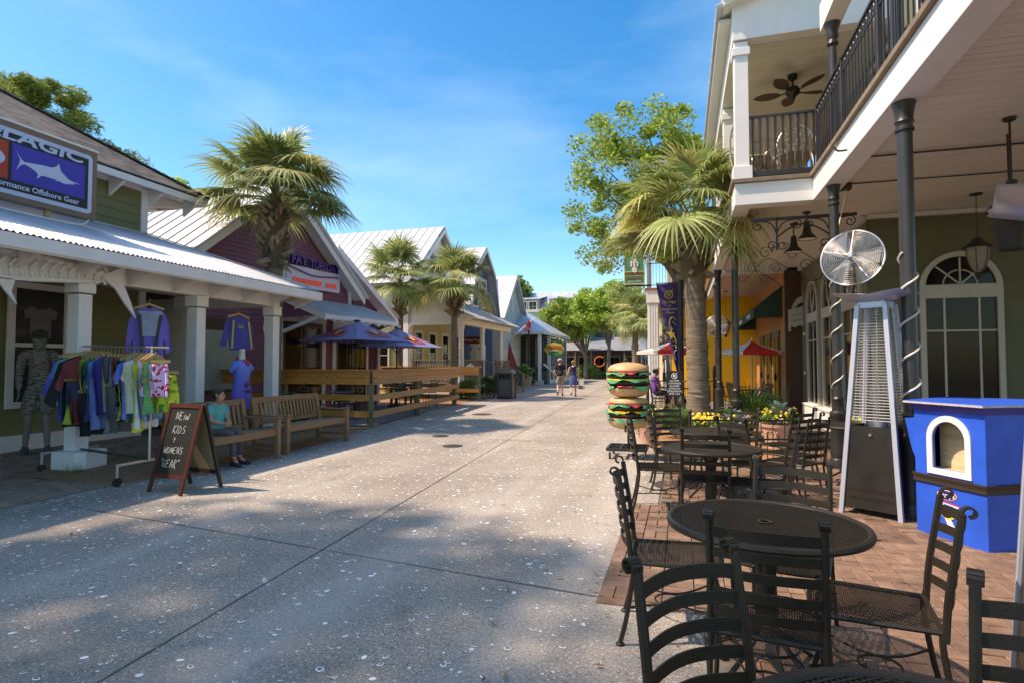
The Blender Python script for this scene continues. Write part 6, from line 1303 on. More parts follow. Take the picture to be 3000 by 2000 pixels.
# ================================================================ gas heater
def heater(cx, cy, rot, label):
    t = thing('gas_heater', label, 'patio heater', (cx, cy, 0), 0, 'pyramid gas heaters'); c, s_ = math.cos(R(rot)), math.sin(R(rot))
    T = lambda x, y, z: Vector((cx+x*c-y*s_, cy+x*s_+y*c, z)); hb, ht = .265, .125; hw = lambda z: hb+(ht-hb)*(z/2.1)
    for a in (-1, 1):
        for b in (-1, 1):
            m = MB()
            m.loft([[T(a*hw(z)+dx, b*hw(z)+dy, z) for dx, dy in ((-.022,-.022),(.022,-.022),(.022,.022),(-.022,.022))] for z in (0,.08,.081,2.1)]); m.build('leg', M('heater_leg', (.50,.53,.60), .35, .3, var=.05), t, .004)
    pm_ = M('scorched_steel', (.05,.042,.034), .38, .55, var=.45, vs=3, stain=.6)
    for q in range(4):
        a = R(90*q); ca, sa = math.cos(a), math.sin(a); U_ = lambda x, y, z: T(x*ca-y*sa, x*sa+y*ca, z)
        m = MB().add([U_(-hw(.07)+.02,-hw(.07)-.004,.07),U_(hw(.07)-.02,-hw(.07)-.004,.07),U_(hw(.88)-.02,-hw(.88)-.004,.88),U_(-hw(.88)+.02,-hw(.88)-.004,.88),U_(-hw(.07)+.02,-hw(.07)+.01,.07),U_(hw(.07)-.02,-hw(.07)+.01,.07),U_(hw(.88)-.02,-hw(.88)+.01,.88),U_(-hw(.88)+.02,-hw(.88)+.01,.88)], [(0,1,2,3),(7,6,5,4),(0,4,5,1),(1,5,6,2),(2,6,7,3),(3,7,4,0)]); pn = m.build('panel', pm_, t)
        m = MB()
        for zz in (.16, .24):
            for k in range(22): x = -.19+k*.018; m.add([U_(x,-hw(zz)-.009,zz),U_(x+.006,-hw(zz)-.009,zz),U_(x+.006,-hw(zz+.035)-.009,zz+.035),U_(x,-hw(zz+.035)-.009,zz+.035)], [(0,1,2,3)])
        m.build('vent_slots', SIGNK, pn)
        if q == 0: MB().tube([U_(0,-hw(.8)-.02,.8), U_(0,-hw(.8)-.004,.8)], .014, 10).build('knob', STEEL, pn)
        m = MB(); 
        for k in range(40): z = .94+k*.029; m.tube([U_(-hw(z)+.015,-hw(z),z), U_(hw(z)-.015,-hw(z),z)], .0032, 4)
        for x in (-.06, .06): m.tube([U_(x,-hw(.93),.93), U_(x*.8,-hw(2.08),2.08)], .004, 4)
        m.build('wire_guard', CHROME, t)
    MB().tube([(cx,cy,.9),(cx,cy,2.05)], .052, 16).build('glass_tube', M('heater_glass', (.3,.3,.28), .05, var=0, spec=.8, alpha=.35), t)
    MB().tube([(cx,cy,.86),(cx,cy,.93)], .1, 16).build('burner', STEEL, t)
    rg = []
    for z, h in ((2.06,.13),(2.12,.125),(2.17,.30),(2.18,.31),(2.2,.12),(2.205,.01)): rg.append([T(x*h, y*h, z+(.035 if abs(x*y) and h > .2 else 0)) for x, y in ((-1,-1),(0,-1),(1,-1),(1,0),(1,1),(0,1),(-1,1),(-1,0))])
    MB().loft(rg).build('rain_cap', M('heater_cap', (.5,.52,.58), .3, .5, var=.05), t)
    for a in (-1, 1): MB().lathe([(.03,-.015),(.03,.015)], (0,0,0), 12); 
    return t
heater(1.90, 6.73, -35, 'tall pyramid gas heater with scorched front panel left of the blue kiosk')
heater(1.615, 2.95, -20, 'second gas heater cut off by the right edge, only its silver leg showing')
# ================================================================ blue kiosk
K = thing('blue_kiosk', 'bright blue ticket kiosk with white arched window and dark waist moulding', 'kiosk', (2.6, 6.0, 0))
A_, B_, C_, D_k, E_k = (2.01,6.11), (2.31,5.54), (3.0,5.90), (3.15,6.5), (2.5,6.75)
def ring(z, s=1.0, pts=(A_,B_,C_,D_k,E_k), c=(2.62,6.05)): return [(c[0]+(x-c[0])*s, c[1]+(y-c[1])*s, z) for x, y in pts]
# walls one by one so the arched window is a real opening
def wall(p, q, z0, z1, mat, nm, th=.02, name2=None):
    d = Vector((q[0]-p[0], q[1]-p[1], 0)).normalized(); n_ = Vector((d.y, -d.x, 0)); m = MB().prism([(p[0],p[1],z0),(q[0],q[1],z0),(q[0],q[1],z1),(p[0],p[1],z1)], -n_*th); return m.build(nm, mat, K)
wall(A_, B_, 0, .5, KBLUE, 'lower_panel'); wall(B_, C_, 0, 1.13, KBLUE, 'side_panel'); wall(C_, D_k, 0, 1.13, KBLUE, 'side_panel'); wall(D_k, E_k, 0, 1.13, KBLUE, 'side_panel'); wall(E_k, A_, 0, 1.13, KBLUE, 'side_panel')
du = Vector((B_[0]-A_[0], B_[1]-A_[1], 0)); WL = du.length; du.normalize(); dn = Vector((du.y, -du.x, 0)); OA = Vector((*A_, 0))
cxw = .33; rw = .15; za_, zs_ = .60, .86
inn = [(cxw-rw,za_),(cxw-rw,zs_)]+[(cxw-rw*math.cos(R(a)), zs_+rw*math.sin(R(a))) for a in range(15,180,15)]+[(cxw+rw,zs_),(cxw+rw,za_)]
def pan(P, th, mat, nm, off=0.): 
    from mathutils.geometry import tessellate_polygon
    return tess(P, OA+dn*off, du, Z, th, mat, K, nm)
outer = [(0,.5),(0,1.13),(WL,1.13),(WL,.5)]
pan([(0,.5),(0,1.13),(WL,1.13),(WL,.5),(cxw+rw,.5),(cxw+rw,za_)]+inn[::-1][1:]+[(cxw-rw,.5)], -.02, KBLUE, 'window_panel') if False else None
# panel with the hole as strips left, right, under and over the arch
m = MB()
def PP(x, z, o=0): return tuple(OA+du*x+dn*o+Vector((0,0,z)))
for a, b, c, d in ((0,cxw-rw,.5,1.13),(cxw+rw,WL,.5,1.13),(cxw-rw,cxw+rw,.5,za_)): m.prism([PP(a,c),PP(b,c),PP(b,d),PP(a,d)], -dn*.02)
ar = [(cxw-rw*math.cos(R(a)), zs_+rw*math.sin(R(a))) for a in range(0,181,12)]
for i in range(len(ar)-1): m.prism([PP(*ar[i]),PP(*ar[i+1]),PP(ar[i+1][0],1.13),PP(ar[i][0],1.13)], -dn*.02)
m.build('window_panel', KBLUE, K)
m = MB(); fw = .05; ou = [(cxw-(rw+fw)*math.cos(R(a)), zs_+(rw+fw)*math.sin(R(a))) for a in range(0,181,12)]
for i in range(len(ar)-1): m.prism([PP(*ar[i],.001),PP(*ou[i],.001),PP(*ou[i+1],.001),PP(*ar[i+1],.001)], dn*.014)
m.prism([PP(cxw-rw-fw,za_-.05,.001),PP(cxw-rw,za_-.05,.001),PP(cxw-rw,zs_,.001),PP(cxw-rw-fw,zs_,.001)], dn*.014).prism([PP(cxw+rw,za_-.05,.001),PP(cxw+rw+fw,za_-.05,.001),PP(cxw+rw+fw,zs_,.001),PP(cxw+rw,zs_,.001)], dn*.014).prism([PP(cxw-rw,za_-.05,.001),PP(cxw+rw,za_-.05,.001),PP(cxw+rw,za_,.001),PP(cxw-rw,za_,.001)], dn*.014)
m.build('window_frame', WHITE, K)
PLY = M('plywood', (.62,.48,.28), .6, var=.3, vs=3, stretch=(1,1,6)); MB().prism([PP(.1,.55,-.16),PP(.62,.55,-.16),PP(.62,1.12,-.16),PP(.1,1.12,-.16)], -dn*.02).prism([PP(.05,.57,-.02),PP(.62,.57,-.02),PP(.62,.57,-.16),PP(.05,.57,-.16)], (0,0,.02)).prism([PP(.50,.59,-.02),PP(.50,.59,-.16),PP(.50,1.1,-.16),PP(.50,1.1,-.02)], du*.01).build('plywood_lining', PLY, K)
MB().loft([ring(.455,1.02), ring(.465,1.035), ring(.475,1.03), ring(.505,1.03), ring(.515,1.045), ring(.53,1.045), ring(.535,1.02)], cap=False).build('waist_moulding', DBR, K)
MB().loft([ring(1.09,1.01), ring(1.13,1.06), ring(1.15,1.07)], cap=False).build('cornice', KBLUED, K); MB().loft([ring(1.152,1.13), ring(1.172,1.14)]).build('counter_top', KBLUE, K, .004); MB().loft([ring(1.1525,1.141), ring(1.170,1.145)], cap=False).build('worn_edge', M('chipped_edge', (.55,.52,.5), .7, var=.3, vs=30), K)
MB().prism([PP(-.01,1.02,-.03),PP(-.13,1.0,-.03),PP(-.06,.72,-.03),PP(-.01,.62,-.03)], -dn*.02).build('side_flap', KBLUE, K)
oc_ = lambda r1, r2, cx_, cz_: [(cx_+r1*math.cos(2*math.pi*i/26), cz_+r2*math.sin(2*math.pi*i/26)) for i in range(26)]
LX, LZ = .30, .385
tess(oc_(.095,.048,LX,LZ), OA+dn*.002, du, Z, .001, M('badge_red', (.55,.03,.06), .5), K, 'badge_rim'); tess(oc_(.088,.041,LX,LZ), OA+dn*.0035, du, Z, .001, WHP, K, 'badge_ring'); tess(oc_(.083,.037,LX,LZ), OA+dn*.005, du, Z, .001, M('badge_navy', (.02,.015,.13), .5), K, 'badge_field')
text("Harry's", .055, OA+dn*.0065+du*LX+Vector((0,0,LZ-.002)), du, Z, WHP, K, 'lettering', .0005, .9, .001)
tri = [(LX-.09,.335),(LX+.12,.315),(LX+.02,.21),(LX+.09,.09),(LX,.13),(LX-.05,.24)]; tess(tri, OA+dn*.002, du, Z, .001, M('badge_red'), K, 'emblem_border'); tess([(LX+(x-LX)*.9, .22+(z-.22)*.9) for x, z in tri], OA+dn*.0035, du, Z, .001, WHP, K, 'emblem_field'); tess([(LX-.03,.31),(LX+.06,.3),(LX+.06,.285),(LX-.02,.29)], OA+dn*.005, du, Z, .001, KBLUE, K, 'emblem_stripe')
tess(oc_(.065,.04,LX+.01,.225), OA+dn*.005, du, Z, .001, YELP, K, 'yellow_disc'); tess(oc_(.045,.025,LX-.005,.22), OA+dn*.0065, du, Z, .001, SIGNK, K, 'dark_disc')
# ================================================================ hamburger figure on a trolley
BUN = M('bun_paint', (.60,.36,.17), .45, var=.12, vs=3); PAT = M('patty_paint', (.040,.026,.014), .6, var=.35, vs=20, bump=.8, bs=70); LET = M('lettuce_paint', (.08,.42,.20), .45, var=.12, vs=8); CHZ = M('cheese_paint', (.78,.50,.02), .45, var=.05); TOM = M('tomato_paint', (.62,.07,.06), .4, var=.1)
HB = thing('hamburger_figure', 'painted giant double hamburger figure standing on a pole', 'statue', (-.84, 9.55, 0))
hx, hy = -.84, 9.55
SR, SV = 1.22, 1.16
def BL(prof, zb): return [(q*SR, zb+(z-zb)*SV) for q, z in prof]
def wav(z, r0, r1, n, amp, mat, nm, seed, gaps=0):
    z = ZB+(z-ZB)*SV; r0 *= SR; r1 *= SR; amp *= SV
    r = random.Random(seed); K_ = 120; m = MB(); V = []; F = []; ph = [r.uniform(0,6) for _ in range(4)]
    for i in range(K_):
        a = 2*math.pi*i/K_; wv = math.sin(n*a+ph[0])+.6*math.sin(n*.55*a+ph[1]); ro = r1+.012*math.sin(n*1.4*a+ph[2]); zz = z-amp*(.55+.45*wv)
        V += [(hx+r0*math.cos(a),hy+r0*math.sin(a),z+.006),(hx+ro*math.cos(a),hy+ro*math.sin(a),z+.002),(hx+(ro+.006)*math.cos(a),hy+(ro+.006)*math.sin(a),zz),(hx+(ro-.006)*math.cos(a),hy+(ro-.006)*math.sin(a),zz-.002),(hx+(r0)*math.cos(a),hy+r0*math.sin(a),z-.008)]
    for i in range(K_):
        j_ = (i+1) % K_
        if gaps and math.sin(gaps*2*math.pi*i/K_+ph[3]) > .55: continue
        for q in range(5): F.append((i*5+q, j_*5+q, j_*5+(q+1)%5, i*5+(q+1)%5))
    return m.add(V, F).build(nm, mat, HB)
R0 = .262
ZB = 0
def burger(zb, topbun):
    global ZB; ZB = zb
    # bottom bun, fillings, top bun; zb is the underside
    MB().lathe(BL([(.02,zb-.0),(.14,zb+.008),(.215,zb+.035),(.252,zb+.08),(.258,zb+.125),(.24,zb+.14),(.02,zb+.14)], zb), (hx,hy,0), 40).build('bottom_bun', BUN, HB)
    z = zb+.145; wav(z+.012, .15, .283, 7, .048, LET, 'lettuce', int(zb*100)+1, 2); wav(z+.018, .15, .270, 9, .02, TOM, 'tomato', int(zb*100)+2, 5)
    z += .02; MB().lathe(BL([(.1,z),(.235,z+.004),(R0,z+.026),(R0+.003,z+.045),(R0-.01,z+.064),(.1,z+.07)], zb), (hx,hy,0), 44, wob=.012).build('patty', PAT, HB); z += .07
    wav(z+.012, .15, .288, 6, .042, LET, 'lettuce', int(zb*100)+3, 2); wav(z+.022, .15, .272, 8, .028, CHZ, 'cheese', int(zb*100)+4); z += .026
    MB().lathe(BL([(.1,z),(.235,z+.004),(R0,z+.026),(R0+.003,z+.042),(R0-.01,z+.058),(.1,z+.064)], zb), (hx,hy,0), 44, wob=.012).build('patty', PAT, HB); z += .064
    wav(z+.014, .15, .286, 8, .036, LET, 'lettuce', int(zb*100)+5, 3); wav(z+.024, .15, .278, 9, .03, TOM, 'tomato', int(zb*100)+6, 4); z += .026
    MB().lathe(BL([(.1,z-.004),(.25,z),(.268,z+.02),(.262,z+.05),(.225,z+.09),(.15,z+.118),(.07,z+.13),(.01,z+.133)] if topbun else [(.1,z-.004),(.24,z),(.256,z+.02),(.25,z+.05),(.23,z+.07),(.1,z+.085),(.01,z+.088)], zb), (hx,hy,0), 44).build('top_bun', BUN, HB)
burger(.46, False); burger(.965, True)
MB().tube([(hx,hy,.14),(hx,hy,.46)], .022, 10).build('pole', BLACK, HB)
MB().bar((hx-.02,hy-.30,.62), (hx-.02,hy-.28,.44), .035, .02).build('hanger_strap', BLACK, HB)
TR = thing('trolley', 'low black wheeled trolley with grid platform under the hamburger', 'trolley', (-.86, 9.6, 0)); m = MB(); x0, x1, y0, y1 = -1.16, -.56, 9.35, 9.95
for a, b in (((x0,y0),(x1,y0)),((x0,y1),(x1,y1)),((x0,y0),(x0,y1)),((x1,y0),(x1,y1)),((x0,9.65),(x1,9.65)),((-.96,y0),(-.96,y1)),((-.76,y0),(-.76,y1))): m.bar((*a,.15), (*b,.15), .035, .045)
m.build('platform', BLACK, TR)
for x in (x0+.04, x1-.04):
    for y in (y0+.03, y1-.03): w_ = MB().tube([(x-.014,y,.05),(x+.014,y,.05)], .05, 14).build('wheel', BLACK, TR); MB().bar((x,y,.05), (x,y,.13), .045, .03).build('fork', STEEL, w_)
# ================================================================ wooden benches
def bench(x0, y0, y1, label, arm=True, xb=-.62):
    t = thing('wooden_bench', label, 'bench', (x0, (y0+y1)/2, 0), 0, 'brown benches in front of the surf shop'); L_ = y1-y0; BW = BENCHW
    for y in (y0+.04, y1-.04):
        l = MB().box((x0-.04,y-.04,0), (x0+.04,y+.04,.62)).build('leg', BW, t, .006); MB().prism([(x0+xb-.045,y-.04,0),(x0+xb+.045,y-.04,0),(x0+xb+.03,y-.04,.45),(x0+xb-.06,y-.04,.93),(x0+xb-.13,y-.04,.93),(x0+xb-.05,y-.04,.42)], (0,.08,0)).build('leg', BW, t, .005)
        MB().loft([[(x0+.06,y-.045,.625),(x0+.06,y+.045,.625),(x0+.06,y+.045,.655),(x0+.06,y-.045,.655)],[(x0-.2,y-.045,.61),(x0-.2,y+.045,.61),(x0-.2,y+.045,.64),(x0-.2,y-.045,.64)],[(x0+xb,y-.035,.62),(x0+xb,y+.035,.62),(x0+xb,y+.035,.65),(x0+xb,y-.035,.65)]]).build('armrest', BW, t, .005); MB().box((x0+xb,y-.025,.12), (x0,y+.025,.17)).build('stretcher', BW, t, .004)
    MB().box((x0-.035,y0+.08,.36), (x0+.01,y1-.08,.44)).build('apron', BW, t, .005)
    for k in range(5): xx = x0+.005-k*.115; MB().bar((xx-.055,y0+.02,.445-.006*k), (xx-.055,y1-.02,.445-.006*k), .105, .025).build('seat_slat', BW, t, .004)
    a = Vector((x0+xb-.07,0,.88)); MB().box((x0+xb-.115,y0+.08,.83), (x0+xb-.065,y1-.08,.925)).build('top_rail', BW, t, .006); MB().box((x0+xb-.04,y0+.08,.46), (x0+xb+.0,y1-.08,.52)).build('lower_rail', BW, t, .004)
    n = int(L_/.105)
    for k in range(n): y = y0+.14+k*(L_-.28)/(n-1); MB().bar((x0+xb-.018,y,.5), (x0+xb-.085,y,.85), .055, .018, (1,0,0)).build('back_slat', BW, t, .003)
    return t
bench(-6.25, 6.45, 8.02, 'brown slatted bench with the seated boy'); bench(-6.33, 8.28, 10.15, 'empty brown slatted bench right of the seated boy')
sm = thing('wooden_bench', 'small brown slatted bench beyond the waste bin', 'bench', (-7.9, 26.6, 0))
for k in range(4): MB().bar((-8.5+k*.13,25.9,.42), (-8.5+k*.13,27.2,.42), .11, .03).build('seat_slat', BENCHW, sm)
for y in (25.95, 27.15):
    for x in (-8.05, -8.6): MB().box((x-.04,y-.04,0), (x+.04,y+.04,.62)).build('leg', BENCHW, sm)
    MB().box((-8.65,y-.05,.62), (-8.0,y+.05,.66)).build('armrest', BENCHW, sm)
for k in range(9): MB().bar((-8.62,26.05+k*.13,.5), (-8.72,26.05+k*.13,.85), .05, .02, (1,0,0)).build('back_slat', BENCHW, sm)
MB().bar((-8.73,25.9,.88), (-8.73,27.2,.88), .04, .08).build('top_rail', BENCHW, sm)
t = thing('wooden_chair', 'tan wooden chair half hidden behind the hamburger figure', 'chair', (-.3, 13.6, 0)); MB().box((-.75,13.3,.42), (-.2,13.9,.46)).build('seat', BENCHW, t); MB().bar((-.3,13.3,.45), (-.12,13.3,.98), .05, .06).bar((-.3,13.9,.45), (-.12,13.9,.98), .05, .06).bar((-.12,13.3,.95), (-.12,13.9,.95), .05, .1).build('back', BENCHW, t)
for x, y in ((-.7,13.35),(-.25,13.35),(-.7,13.85),(-.25,13.85)): MB().box((x-.025,y-.025,0), (x+.025,y+.025,.42)).build('leg', BENCHW, t)
# ================================================================ sandwich board
AF = thing('chalkboard_sign', 'folding chalkboard with a dark red frame standing in front of the clothes rack', 'sign', (-5.75, 5.7, 0))
WDR = M('mahogany', (.10,.022,.012), .4, var=.2); CHK = M('chalk', (.62,.58,.50), .9, var=.2, vs=40)
p0, p1 = Vector((-6.03,5.44,0)), Vector((-5.50,5.37,0)); u = (p1-p0).normalized(); bk = Vector((-u.y, u.x, 0)); top0 = p0+u*.03+bk*.27+Vector((0,0,1.03)); up_ = (top0-p0-u*.03).normalized(); wA = (p1-p0).length; FN = u.cross(up_).normalized()
F_ = lambda x, h, o=0: p0+u*x+up_*h+FN*o
Hh = 1.06
for x in (.0, wA): MB().bar(F_(x,0), F_(x,Hh), .045, .03, FN).build('frame_leg', WDR, AF, .003)
MB().bar(F_(.0,Hh-.03), F_(wA,Hh-.03), .03, .05, up_).build('frame_rail', WDR, AF); MB().bar(F_(0,.2), F_(wA,.2), .03, .05, up_).build('frame_rail', WDR, AF)
MB().prism([F_(.02,.22,-.004),F_(wA-.02,.22,-.004),F_(wA-.02,Hh-.05,-.004),F_(.02,Hh-.05,-.004)], FN*.008).build('blackboard', M('blackboard', (.012,.012,.008), .55, var=.3), AF)
q0 = p0+bk*.54+u*.0; 
G_ = lambda x, h: q0+u*x+(top0-q0).normalized()*h
for x in (.0, wA): MB().bar(G_(x,0), G_(x,Hh), .045, .03, FN).build('frame_leg', M('dark_leg', (.035,.018,.012), .4), AF, .003)
MB().bar(G_(0,.2), G_(wA,.2), .03, .05).bar(G_(0,Hh-.03), G_(wA,Hh-.03), .03, .04).build('frame_rail', M('dark_leg'), AF); MB().prism([G_(.02,.22),G_(wA-.02,.22),G_(wA-.02,Hh-.05),G_(.02,Hh-.05)], bk*.006).build('back_board', M('tan_hardboard', (.36,.27,.15), .7), AF)
GL = {'N':[[(0,0),(.1,1),(.5,.1),(.75,1.15)]], 'E':[[(.55,.95),(.1,.9),(0,.5),(.4,.52),(0,.48),(-.02,.05),(.5,.02)]], 'i':[[(.1,.65),(.05,0)],[(.12,.85),(.14,.9)]], 'w':[[(0,.6),(.1,.02),(.35,.5),(.55,.02),(.8,.7),(.6,.75)]], 'K':[[(.15,1),(0,0)],[(.7,.95),(.08,.5),(.7,-.05)]], 'I':[[(.1,1),(0,0)]], 'D':[[(.1,.9),(0,0),(.45,.15),(.55,.6),(.1,.9)]],
      'S':[[(.6,.95),(.15,.8),(.2,.55),(.55,.35),(.4,.05),(0,.05)]], '+':[[(0,.5),(.7,.5)],[(.35,.9),(.25,-.1),(.35,-.1)]], 'W':[[(0,.9),(.1,0),(.35,.6),(.5,0),(.8,.95)]], 'O':[[(.3,.9),(0,.6),(.1,.05),(.45,.1),(.5,.6),(.3,.9)]], 'M':[[(0,0),(.1,.9),(.35,.2),(.6,.9),(.65,0)]], 'G':[[(.6,.9),(.1,.7),(0,.2),(.4,0),(.55,.4),(.25,.42)]], 'A':[[(0,0),(.35,1),(.6,0)],[(.1,.4),(.5,.42)]], 'R':[[(0,0),(.1,1),(.55,.8),(.1,.5),(.6,-.15)]], '"':[[(.05,1.1),(.0,.85)],[(.25,1.1),(.2,.85)]], ' ':[]}
def chalk(s, x, h, size):
    m = MB()
    for c in s:
        for st_ in GL[c]:
            P = [F_(x+a*size*.8, h+b*size, -.0+.007) for a, b in st_]; P = smooth(P, 3) if len(P) > 2 else P
            for i in range(len(P)-1):
                if (P[i+1]-P[i]).length > 1e-4: m.bar(P[i], P[i+1], .006, .002, FN)
        x += size*(.35 if c in 'iI"' else .78)*.9
    o = m.build('chalk_lettering', CHK, AF)
chalk('NEiw', .15, .86, .095); chalk('KIDS', .15, .7, .095); chalk('+', .2, .6, .06); chalk('WOMENS', .08, .46, .08); chalk('"GEAR"', .09, .3, .09)
# ================================================================ clothes rack and garments
RK = thing('clothes_rack', 'chrome wheeled clothes rack in front of the white porch posts', 'clothes rack', (-7.5, 6.1, 0))
yb0 = 6.18; za2 = 1.70
MB().tube([(-8.5,yb0+.2,za2+.06),(-6.3,yb0-.26,za2)], .014, 8).build('hanging_bar', CHROME, RK)
for x, yy in ((-8.5,6.4),(-6.6,5.95)):
    MB().tube([(x,yy,.26),(x,yy,za2+.03)], .016, 8).build('upright', CHROME, RK); MB().bar((x-.05,yy-.42,.26), (x-.05,yy+.42,.26), .03, .03).build('foot_bar', CHROME, RK)
    for s_ in (-.4, .4):
        MB().tube([(x-.05,yy+s_,.26),(x-.05,yy+s_,.1)], .016, 6).build('caster_stem', CHROME, RK); w_ = MB().tube([(x-.065,yy+s_,.055),(x-.035,yy+s_,.055)], .055, 16).build('wheel', BLACK, RK)
MB().bar((-8.5,6.4,.28), (-6.6,5.95,.28), .025, .03).build('lower_bar', COLM, RK)
def garment(cx, cy, zt, w_, h, col, kind, rot, label, name='shirt', sleeve=.28, print_=None, two=None, seed=1):
    c, s_ = math.cos(R(rot)), math.sin(R(rot)); r = random.Random(seed)
    if kind == 'tee': P = [(-.09,.02),(-.05,-.02),(.05,-.02),(.09,.02),(.5,-.10),(.5+sleeve*.42,-.10-sleeve*.9),(.5+sleeve*.08,-.14-sleeve*1.0),(.44,-.22),(.42,-.98),(.2,-1.0),(-.2,-.99),(-.42,-1.0),(-.44,-.22),(-.5-sleeve*.08,-.14-sleeve*1.0),(-.5-sleeve*.42,-.10-sleeve*.9),(-.5,-.10)]
    elif kind == 'long': P = [(-.09,.02),(-.05,-.02),(.05,-.02),(.09,.02),(.42,-.08),(.56,-.3),(.66,-.86),(.52,-.9),(.43,-.38),(.42,-.98),(.2,-1.0),(-.2,-.99),(-.42,-1.0),(-.43,-.38),(-.52,-.9),(-.66,-.86),(-.56,-.3),(-.42,-.08)]
    elif kind == 'tank': P = [(-.12,-.06),(.12,-.06),(.2,.0),(.3,-.02),(.3,-.2),(.44,-.3),(.42,-1),(-.42,-1),(-.44,-.3),(-.3,-.2),(-.3,-.02),(-.2,0)]
    else: P = [(-.42,0),(.42,0),(.5,-1),(.06,-.98),(0,-.6),(-.06,-1),(-.5,-.97)]
    t = thing(name, label, 'clothing', (cx, cy, zt), 0, 'clothes on the rack' if name != 'hanging_shirt' else None)
    col = tuple(min(.8, q*1.45+.004) for q in col); mt = M('cloth_%d' % seed, col, .85, var=.14, vs=9, bump=.5, bs=22)
    if two or print_:
        t_ = mt.node_tree; b_ = t_.nodes['Principled BSDF']; src = b_.inputs['Base Color'].links[0].from_socket; g_ = t_.nodes.new('ShaderNodeNewGeometry'); mm = t_.nodes.new('ShaderNodeMixRGB'); mm.inputs[2].default_value = (*(two or print_), 1); r_ = t_.nodes.new('ShaderNodeMapRange')
        if two: s3 = t_.nodes.new('ShaderNodeSeparateXYZ'); t_.links.new(g_.outputs['Position'], s3.inputs[0]); t_.links.new(s3.outputs[2], r_.inputs[0]); r_.inputs[1].default_value = zt-.45*h; r_.inputs[2].default_value = zt-.68*h
        else: n_ = t_.nodes.new('ShaderNodeTexNoise'); n_.inputs['Scale'].default_value = 16; n_.inputs['Detail'].default_value = 2; t_.links.new(g_.outputs['Position'], n_.inputs[0]); t_.links.new(n_.outputs[0], r_.inputs[0]); r_.inputs[1].default_value = .53; r_.inputs[2].default_value = .56
        t_.links.new(src, mm.inputs[1]); t_.links.new(r_.outputs[0], mm.inputs[0]); t_.links.new(mm.outputs[0], b_.inputs['Base Color'])
    from mathutils.geometry import tessellate_polygon
    # subdivide into a grid so the cloth can fold
    n = 30; V = []; F = []
    inside = lambda x, y: sum(((P[i][1] > y) != (P[i-1][1] > y)) and (x < (P[i-1][0]-P[i][0])*(y-P[i][1])/(P[i-1][1]-P[i][1]+1e-12)+P[i][0]) for i in range(len(P))) % 2
    xs = [-.75+1.5*i/n for i in range(n+1)]; ys = [.03-1.06*i/n for i in range(n+1)]; idx = {}
    ph = r.uniform(0, 6); fq = r.uniform(14, 22); bulge = .022 if kind != 'shorts' else .02
    for side in (1, -1):
        for i in range(n):
            for j_ in range(n):
                if inside((xs[i]+xs[i+1])/2, (ys[j_]+ys[j_+1])/2):
                    q = []
                    for a, b in ((i,j_),(i+1,j_),(i+1,j_+1),(i,j_+1)):
                        if (a, b, side) not in idx:
                            x, y = xs[a], ys[b]; o_ = (math.sin(fq*x+ph+y*2)*.03+math.sin(fq*.5*x+y*5)*.02)*(.2-y)+side*bulge*max(0,1-abs(x)*1.9)**.5*(1 if y < -.02 else .5); X_ = x*w_*(1+.06*r.uniform(-.3,.3)); idx[(a,b,side)] = len(V); V.append((cx+X_*c-o_*s_, cy+X_*s_+o_*c, zt+y*h))
                        q.append(idx[(a,b,side)])
                    F.append(tuple(q))
    from collections import Counter
    ec = Counter()
    for f in F:
        for q in range(4): ec[tuple(sorted((f[q], f[(q+1) % 4])))] += 1
    bd = {i for e_, n_ in ec.items() if n_ == 1 for i in e_}
    for (a, b, sd_), i in idx.items():
        if i in bd:
            x, y = xs[a], ys[b]; best = None
            for q in range(len(P)):
                (x0, y0), (x1, y1) = P[q-1], P[q]; L2 = (x1-x0)**2+(y1-y0)**2; t_ = max(0, min(1, ((x-x0)*(x1-x0)+(y-y0)*(y1-y0))/L2)); px, py = x0+t_*(x1-x0), y0+t_*(y1-y0); dd = (px-x)**2+(py-y)**2
                if best is None or dd < best[0]: best = (dd, px, py)
            _, x, y = best; o_ = (math.sin(fq*x+ph+y*2)*.03+math.sin(fq*.5*x+y*5)*.02)*(.2-y)+sd_*.003; V[i] = (cx+x*w_*c-o_*s_, cy+x*w_*s_+o_*c, zt+y*h)
    MB().add(V, F).build('cloth', mt, t)
    hg = MB(); 
    if kind == 'shorts': hg.bar((cx-.48*w_*c,cy-.48*w_*s_,zt+.03), (cx+.48*w_*c,cy+.48*w_*s_,zt+.03), .02, .035)
    else:
        for sg in (-1, 1): hg.bar((cx,cy,zt+.06), (cx+sg*.42*w_*c,cy+sg*.42*w_*s_,zt-.02), .018, .035)
    hg.tube(smooth([(cx,cy,zt+.06),(cx,cy,zt+.11),(cx+.02*c,cy+.02*s_,zt+.135),(cx,cy,zt+.15)],3), .004, 4); hg.build('hanger', HANGW, t); return t
